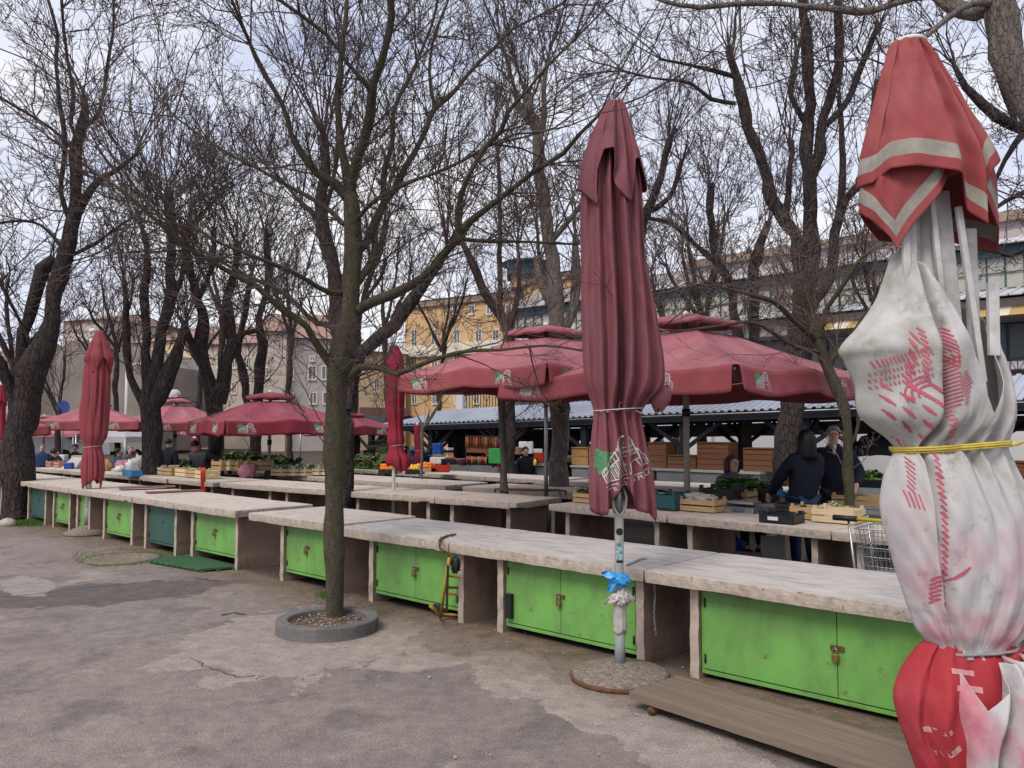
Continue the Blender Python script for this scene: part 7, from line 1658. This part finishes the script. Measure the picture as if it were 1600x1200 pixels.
for x in (-.37, .37): MB().bx((x - .02, -.15, 0), (x + .02, .15, .978)).build('side', 'hall_dark', t)
o = crumple((0, 0, .06), (.035, .035, .07), 51, 16).build('yellow_bag', 'yellow_fruit'); o.location = at_depth(836, 727, 19); tag(o, 'small yellow bag on the short grey counter', 'bag')
# heaps of dark goods and greens filling the stalls
for px, py, W, H, Y, lab, ms, sd_ in ((565, 738, 1.2, .35, 19.2, 'green vegetables right of the young tree trunk', ['leaf_dark', 'leaf_light', 'cardboard'], 61), (640, 722, 2.0, .5, 22, 'dark bags heaped in the stall behind the orange trays', ['tent_dark', 'blue_bag', 'hall_dark'], 62), (745, 722, 1.2, .3, 20.8, 'dark goods on the counter below the hanging bunches', ['hall_dark', 'red_plastic', 'teal_plastic'], 63)):
    heap(px, py, W, .5, H, .74, None, lab, sd_, 700, .07, 'goods', 'stall_goods', ms, Y=Y)
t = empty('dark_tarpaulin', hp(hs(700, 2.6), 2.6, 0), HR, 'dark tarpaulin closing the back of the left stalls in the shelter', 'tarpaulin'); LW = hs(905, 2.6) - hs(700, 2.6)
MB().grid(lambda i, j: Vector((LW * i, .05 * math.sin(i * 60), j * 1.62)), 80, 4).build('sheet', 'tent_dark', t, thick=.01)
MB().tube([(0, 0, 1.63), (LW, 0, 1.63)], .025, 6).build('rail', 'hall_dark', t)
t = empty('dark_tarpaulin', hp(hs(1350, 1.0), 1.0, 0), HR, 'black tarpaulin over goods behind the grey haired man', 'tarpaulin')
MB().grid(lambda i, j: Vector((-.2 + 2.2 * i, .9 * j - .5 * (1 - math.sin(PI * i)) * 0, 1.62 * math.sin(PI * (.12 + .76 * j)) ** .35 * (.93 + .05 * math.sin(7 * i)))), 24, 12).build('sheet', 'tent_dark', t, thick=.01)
simple_closed(305, 22, 684, 702, 716, [(685, 300, 311), (695, 299, 312), (702, 301, 311), (716, 302, 310)], [(684, 300, 311), (688, 299, 312), (692, 299, 312)], (690, 692), 'fabric_red', 'short bright red folded parasol left of the hooded person', 8.1, nu=40, nv=14)
o = MB().grid(lambda i, j: Vector(((i - .5) * .09, .02 * math.sin(6 * j), .55 * j)), 3, 8).build('red_apron', 'red_plastic', thick=.004); o.location = at_depth(317, 778, 14.7); tag(o, 'narrow red cloth hanging in the aisle below the hooded person', 'cloth')

rz_ = random.Random(5)
GOODS = [('cardboard', 'cardboard'), ('sack', 'crate_wood'), ('box', 'blue_bag'), ('box', 'leaf_dark'), ('box', 'paper_white'), ('box', 'red_plastic'), ('box', 'black_plastic'), ('box', 'coat_tone')]
mk('coat_tone', (.10, .07, .12), .8, .2, 6)
for i in range(34):        # boxes and sacks in the shelter and on the far tables
    px = rz_.uniform(560, 905) if i < 22 else rz_.uniform(60, 300); Y = rz_.uniform(20.2, 22.5) if i < 22 else rz_.uniform(19, 24); nm, mm = GOODS[rz_.randrange(len(GOODS))]
    w, d, h = rz_.uniform(.18, .4), rz_.uniform(.15, .3), rz_.uniform(.1, .32); z = rz_.choice([.75, .78, 1.02]) if i < 22 else rz_.uniform(.5, .8)
    o = MB().bx((-w / 2, -d / 2, 0), (w / 2, d / 2, h)).build('goods_box', mm, rotz=rz_.uniform(-.4, .4), bevel=.02); o.location = (pxx(px, Y), Y, z)
    tag(o, 'small packed box among the goods in the left half of the shelter' if i < 22 else 'small packed box among the far stalls at the left', 'box', 'boxes in the shelter' if i < 22 else 'boxes on the far left stalls')

# ================================================================== PEOPLE
mk('skin', (.58, .33, .25), .6, .08, 10, spec=.35); mk('hair_black', (.008, .007, .008), .5, .3, 20); mk('hair_grey', (.22, .205, .20), .7, .25, 40); mk('hair_brown', (.07, .025, .018), .5, .3, 30)
mk('coat_navy', (.006, .008, .018), .85, .2, 8, bump=.3, bscale=40); mk('coat_blue', (.02, .045, .12), .8, .2, 6); mk('coat_grey', (.085, .08, .095), .85, .15, 8); mk('coat_purple', (.10, .08, .12), .85, .15, 8); mk('trousers_navy', (.012, .03, .075), .8, .2, 8); mk('trousers_dark', (.012, .012, .016), .85, .2, 8); mk('shoe', (.02, .018, .018), .6, .2, 9); mk('shirt_white', (.55, .53, .55), .8, .1, 9); mk('glasses_red', (.35, .03, .04), .4, .1, 9)
def skin_obj(name, verts, edges, m, parent, sub=1):
    """verts: name -> ((x, y, z), (rx, ry)); a skinned, continuous body"""
    ks = list(verts); me = bpy.data.meshes.new(name); me.from_pydata([verts[k][0] for k in ks], [(ks.index(a), ks.index(b_)) for a, b_ in edges], []); me.materials.append(M[m])
    o = bpy.data.objects.new(name, me); COL.objects.link(o); o.parent = parent
    md = o.modifiers.new('skin', 'SKIN'); md.use_smooth_shade = True
    for i, k in enumerate(ks):
        r = verts[k][1]; sv = me.skin_vertices[0].data[i]; sv.radius = r if hasattr(r, '__len__') else (r, r); sv.use_root = (i == 0)
    s = o.modifiers.new('smooth', 'SUBSURF'); s.levels = sub; s.render_levels = max(1, sub)
    return o
def person(loc, face, label, coat, trousers, hair, h=1.7, bend=0.0, arms=None, seated=False, hairlen=0, head_tilt=0, head_turn=0, fingers=False, glasses=False, group=None, shirt=None):
    """local frame: the person looks towards -Y before `face` turns them"""
    t = empty('person', loc, face, label, 'person', group); S = h / 1.7
    def rot(p, piv=(0, 0, .95)):          # bend the trunk forward about the hips
        c, s = math.cos(bend), math.sin(bend); y, z = p[1] - piv[1], p[2] - piv[2]; return (p[0], piv[1] + y * c - z * s, piv[2] + y * s * -1 * -1 * 0 + z * c + y * s * 0)
    def B(p): return tuple(q * S for q in rot(p))
    drop = .42 if seated else 0
    V = {'pelvis': (B((0, 0, .95)), (.13 * S, .10 * S)), 'waist': (B((0, 0, 1.08)), (.115 * S, .085 * S)), 'chest': (B((0, .01, 1.28)), (.15 * S, .10 * S)), 'neckbase': (B((0, .0, 1.42)), (.07 * S, .06 * S)), 'neck': (B((0, -.01, 1.48)), (.052 * S, .052 * S)),
         'jaw': (B((0, -.03, 1.545)), (.062 * S, .07 * S)), 'head': (B((0, -.012, 1.62)), (.076 * S, .088 * S)), 'crown': (B((0, 0, 1.675)), (.055 * S, .06 * S))}
    E = [('pelvis', 'waist'), ('waist', 'chest'), ('chest', 'neckbase'), ('neckbase', 'neck'), ('neck', 'jaw'), ('jaw', 'head'), ('head', 'crown')]
    arms = arms or {1: ((.24, .02, 1.12), (.25, -.10, .88)), -1: ((-.24, .02, 1.12), (-.25, -.10, .88))}
    CV = {'p': (B((0, 0, .80)), (.20 * S, .16 * S)), 'w': (B((0, 0, 1.04)), (.18 * S, .145 * S)), 'c': (B((0, .01, 1.27)), (.19 * S, .145 * S)), 'n': (B((0, .0, 1.43)), (.105 * S, .10 * S)), 'col': (B((0, -.003, 1.515)), (.078 * S, .082 * S))}
    CE = [('p', 'w'), ('w', 'c'), ('c', 'n'), ('n', 'col')]
    for s_ in (1, -1):
        e_, w_ = arms[s_]; sh = B((.185 * s_, .01, 1.38)); el = tuple(q * S for q in e_); wr = tuple(q * S for q in w_); d = (Vector(wr) - Vector(el)).normalized(); hd = Vector(wr) + d * .07 * S
        V[f'sh{s_}'] = (B((.15 * s_, .01, 1.35)), .045 * S); V[f'el{s_}'] = (el, .034 * S); V[f'wr{s_}'] = (wr, .025 * S); V[f'hd{s_}'] = (tuple(hd), (.036 * S, .018 * S)); E += [('chest', f'sh{s_}'), (f'sh{s_}', f'el{s_}'), (f'el{s_}', f'wr{s_}'), (f'wr{s_}', f'hd{s_}')]
        sd_ = d.orthogonal().normalized()
        if fingers:
            for k, (o_, l) in enumerate(((-.026, .055), (-.009, .07), (.009, .066), (.026, .05))):
                a = hd + sd_ * o_ * S; b_ = a + d * l * .55 * S + Vector((0, 0, -.008)); c_ = b_ + d * l * .4 * S + Vector((0, 0, -.02))
                for q, pp, rr in (('a', a, .011), ('b', b_, .0095), ('c', c_, .008)): V[f'f{k}{q}{s_}'] = (tuple(pp), rr * S)
                E += [(f'hd{s_}', f'f{k}a{s_}'), (f'f{k}a{s_}', f'f{k}b{s_}'), (f'f{k}b{s_}', f'f{k}c{s_}')]
            th = Vector(wr) + d * .03 * S - sd_ * .045 * S; V[f'th{s_}'] = (tuple(th + d * .02), .010 * S); V[f'tk{s_}'] = (tuple(th + d * .05 * S + sd_ * .01), .009 * S); E += [(f'wr{s_}', f'th{s_}'), (f'th{s_}', f'tk{s_}')]
        CV[f'sh{s_}'] = (B((.185 * s_, .01, 1.36)), .09 * S); CV[f'el{s_}'] = (el, .078 * S); CV[f'wr{s_}'] = (wr, .052 * S); CE += [('c', f'sh{s_}'), (f'sh{s_}', f'el{s_}'), (f'el{s_}', f'wr{s_}')]
    TV_ = {'p': ((0, 0, .93 * S), (.14 * S, .11 * S))}; TE = []
    for s_ in (1, -1):
        if seated: hip, kn, an, ft = (.09 * s_, -.02, .92), (.12 * s_, -.42, .90), (.12 * s_, -.42, .48), (.12 * s_, -.55, .45)
        else: hip, kn, an, ft = (.09 * s_, 0, .86), (.10 * s_, -.02, .50), (.11 * s_, .01, .09), (.12 * s_, -.13, .045)
        for nm, pp, rr in (('hip', hip, .088), ('kn', kn, .06), ('an', an, .04), ('ft', ft, .035)): V[f'{nm}{s_}'] = (tuple(q * S for q in pp), rr * S)
        E += [('pelvis', f'hip{s_}'), (f'hip{s_}', f'kn{s_}'), (f'kn{s_}', f'an{s_}'), (f'an{s_}', f'ft{s_}')]
        for nm, pp, rr in (('hip', hip, .105), ('kn', kn, .078), ('an', tuple(a + b_ for a, b_ in zip(an, (0, 0, .03))), .06)): TV_[f'{nm}{s_}'] = (tuple(q * S for q in pp), rr * S)
        TE += [('p', f'hip{s_}'), (f'hip{s_}', f'kn{s_}'), (f'kn{s_}', f'an{s_}')]
    body = skin_obj('body', V, E, 'skin', t, 2)
    skin_obj('coat', CV, CE, coat, t, 2); skin_obj('trousers', TV_, TE, trousers, t, 1)
    for s_ in (1, -1):
        a = Vector(V[f'an{s_}'][0]); f = Vector(V[f'ft{s_}'][0]); mb = MB(); mb.tube([a + Vector((0, .05 * S, -.03 * S)), a + Vector((0, 0, -.03 * S)), f, f + Vector((0, -.03 * S, -.005))], [.04 * S, .052 * S, .045 * S, .025 * S], 10); mb.build('shoe', 'shoe', t)
    hc = Vector(V['head'][0]); 
    def hairfn(i, j):        # cap of hair: open at the face
        a = 2 * PI * i; front = max(0, -math.sin(a)); lim = PI * (.62 - .30 * front) + (hairlen if front < .45 else 0) * .0
        b_ = lim * j; r = Vector((.084 * math.sin(b_) * math.cos(a), .098 * math.sin(b_) * math.sin(a), .092 * math.cos(b_))) * S
        rr = 1 + .05 * math.sin(a * 9 + j * 5) + .03 * math.sin(a * 17)
        q = hc + r * rr + Vector((0, .020, .006)) * S
        if hairlen and j > .6 and front < .5: q += Vector((.02 * math.cos(a), .02 * (1 if math.sin(a) > 0 else 0), -hairlen * (j - .6) / .4)) * S
        return q
    MB().grid(hairfn, 30, 14, closed=True).build('hair', hair, t, thick=.006)
    fy = hc.y - .088 * S
    for s_ in (1, -1):
        o = MB().ball((hc.x + .030 * s_ * S, fy + .006, hc.z + .0), .011 * S, 8).build('eye', 'shirt_white', t); MB().ball((hc.x + .030 * s_ * S, fy - .003, hc.z), .005 * S, 6).build('pupil', 'hair_black', o)
        MB().ball((hc.x + .078 * s_ * S, hc.y + .01, hc.z - .01 * S), .02 * S, 8, (.4, .8, 1.3)).build('ear', 'skin', t)
    MB().tube([(hc.x, fy + .01, hc.z + .005), (hc.x, fy - .018 * S, hc.z - .03 * S), (hc.x, fy + .005, hc.z - .036 * S)], [.008 * S, .014 * S, .008 * S], 8).build('nose', 'skin', t)
    MB().tube([(hc.x - .022 * S, fy + .018, hc.z - .062 * S), (hc.x, fy + .008, hc.z - .060 * S), (hc.x + .022 * S, fy + .018, hc.z - .062 * S)], .005 * S, 6).build('mouth', 'crate_pink', t)
    if glasses:
        g = MB()
        for s_ in (1, -1): g.tube([(hc.x + (.031 * s_ + .024 * math.cos(w)) * S, fy - .012, hc.z + .018 * S * math.sin(w)) for w in [2 * PI * k / 12 for k in range(13)]], .003, 5, cap=False); g.tube([(hc.x + .055 * s_ * S, fy - .012, hc.z + .004), (hc.x + .08 * s_ * S, hc.y + .01, hc.z + .006)], .003, 5)
        g.tube([(hc.x - .008, fy - .013, hc.z + .004), (hc.x + .008, fy - .013, hc.z + .004)], .003, 5); g.build('glasses', 'glasses_red', t)
    if shirt: MB().tube([B((0, -.085, 1.47)), B((0, -.15, 1.36))], [.03, .012], 8).build('scarf', shirt, t)
    return t
person((3.40, 9.5, 0), PI + .25, 'person with long black hair in a navy coat seen from behind, reaching over crates', 'coat_navy', 'trousers_navy', 'hair_black', 1.66, bend=-.12, arms={1: ((.26, -.10, 1.12), (.22, -.34, .92)), -1: ((-.26, -.12, 1.12), (-.26, -.36, .95))}, hairlen=.22, fingers=True)
person((pxx(1301, 10.35), 10.35, 0), -.35, 'grey haired person with glasses and navy coat looking down behind the crates', 'coat_navy', 'trousers_dark', 'hair_grey', 1.71, bend=.12, arms={1: ((.30, -.06, 1.12), (.24, -.28, .98)), -1: ((-.30, -.06, 1.12), (-.24, -.28, .98))}, fingers=True, glasses=True, shirt='shirt_white')
tst = empty('stool', (pxx(1143, 11.4), 11.4, 0), .35, 'low wooden stool under the seated person', 'stool'); MB().bx((-.18, -.16, .34), (.18, .16, .38)).build('seat', 'wood_brown', tst)
for sx in (-1, 1):
    for sy in (-1, 1): MB().bar((sx * .15, sy * .13, 0), (sx * .15, sy * .13, .34), .03).build('leg', 'wood_brown', tst)
person((pxx(1143, 11.4), 11.4, -.42), .35, 'seated person with reddish brown hair and grey purple jacket behind the greens', 'coat_purple', 'trousers_dark', 'hair_brown', 1.72, seated=True, hairlen=.13)
person((pxx(322, 17.6), 17.6, -.1), PI - .3, 'person in a grey hooded jacket bending over the crates', 'coat_grey', 'trousers_dark', 'hair_black', 1.6, bend=-.55, arms={1: ((.30, -.45, 1.0), (.25, -.62, .82)), -1: ((-.30, -.45, 1.0), (-.25, -.62, .82))})
for px, yt, Y, fc, lab, c_, b_, hr in ((68, 696, 27, .4, 'person in a dark blue jacket right of the big left trunk', 'coat_blue', 0, 'hair_grey'), (81, 702, 25, 1.4, 'person with dark coat beside the road sign post foot', 'coat_navy', .2, 'hair_brown'), (102, 706, 21.5, 2.4, 'person in navy leaning over the far left table', 'coat_navy', -.35, 'hair_black'), (119, 695, 24, .2, 'person with brown hair left of the leftmost closed parasol', 'trousers_dark', 0, 'hair_brown'), (190, 701, 23, 2.2, 'person in a blue jacket right of the leftmost closed parasol', 'coat_blue', -.1, 'hair_black'), (205, 698, 24, .8, 'person in a grey and navy coat next to the one in blue', 'coat_grey', 0, 'hair_grey'), (216, 703, 26, -.6, 'person in dark clothes between the grey coat and the dark trunk', 'coat_navy', 0, 'hair_black'),
        (265, 686, 19.5, 2.9, 'tall person in dark navy standing behind the crates of greens', 'coat_navy', 0, 'hair_black'), (821, 699, 20.2, .4, 'person in black standing in the shelter left of the yellow bag', 'coat_navy', 0, 'hair_black'), (1033, 678, 24.5, .3, 'distant person in bright blue seen through the shelter', 'coat_blue', 0, 'hair_brown'), (655, 703, 24, .2, 'person in dark blue behind the orange trays', 'coat_blue', 0, 'hair_black')):
    h = 1.64; zt = at_depth(px, yt, Y).z; person((pxx(px, Y), Y, zt - h * (1.0 if abs(b_) < .3 else .93)), fc, lab, c_, 'trousers_dark', hr, h, bend=b_, group='people at the far stalls')
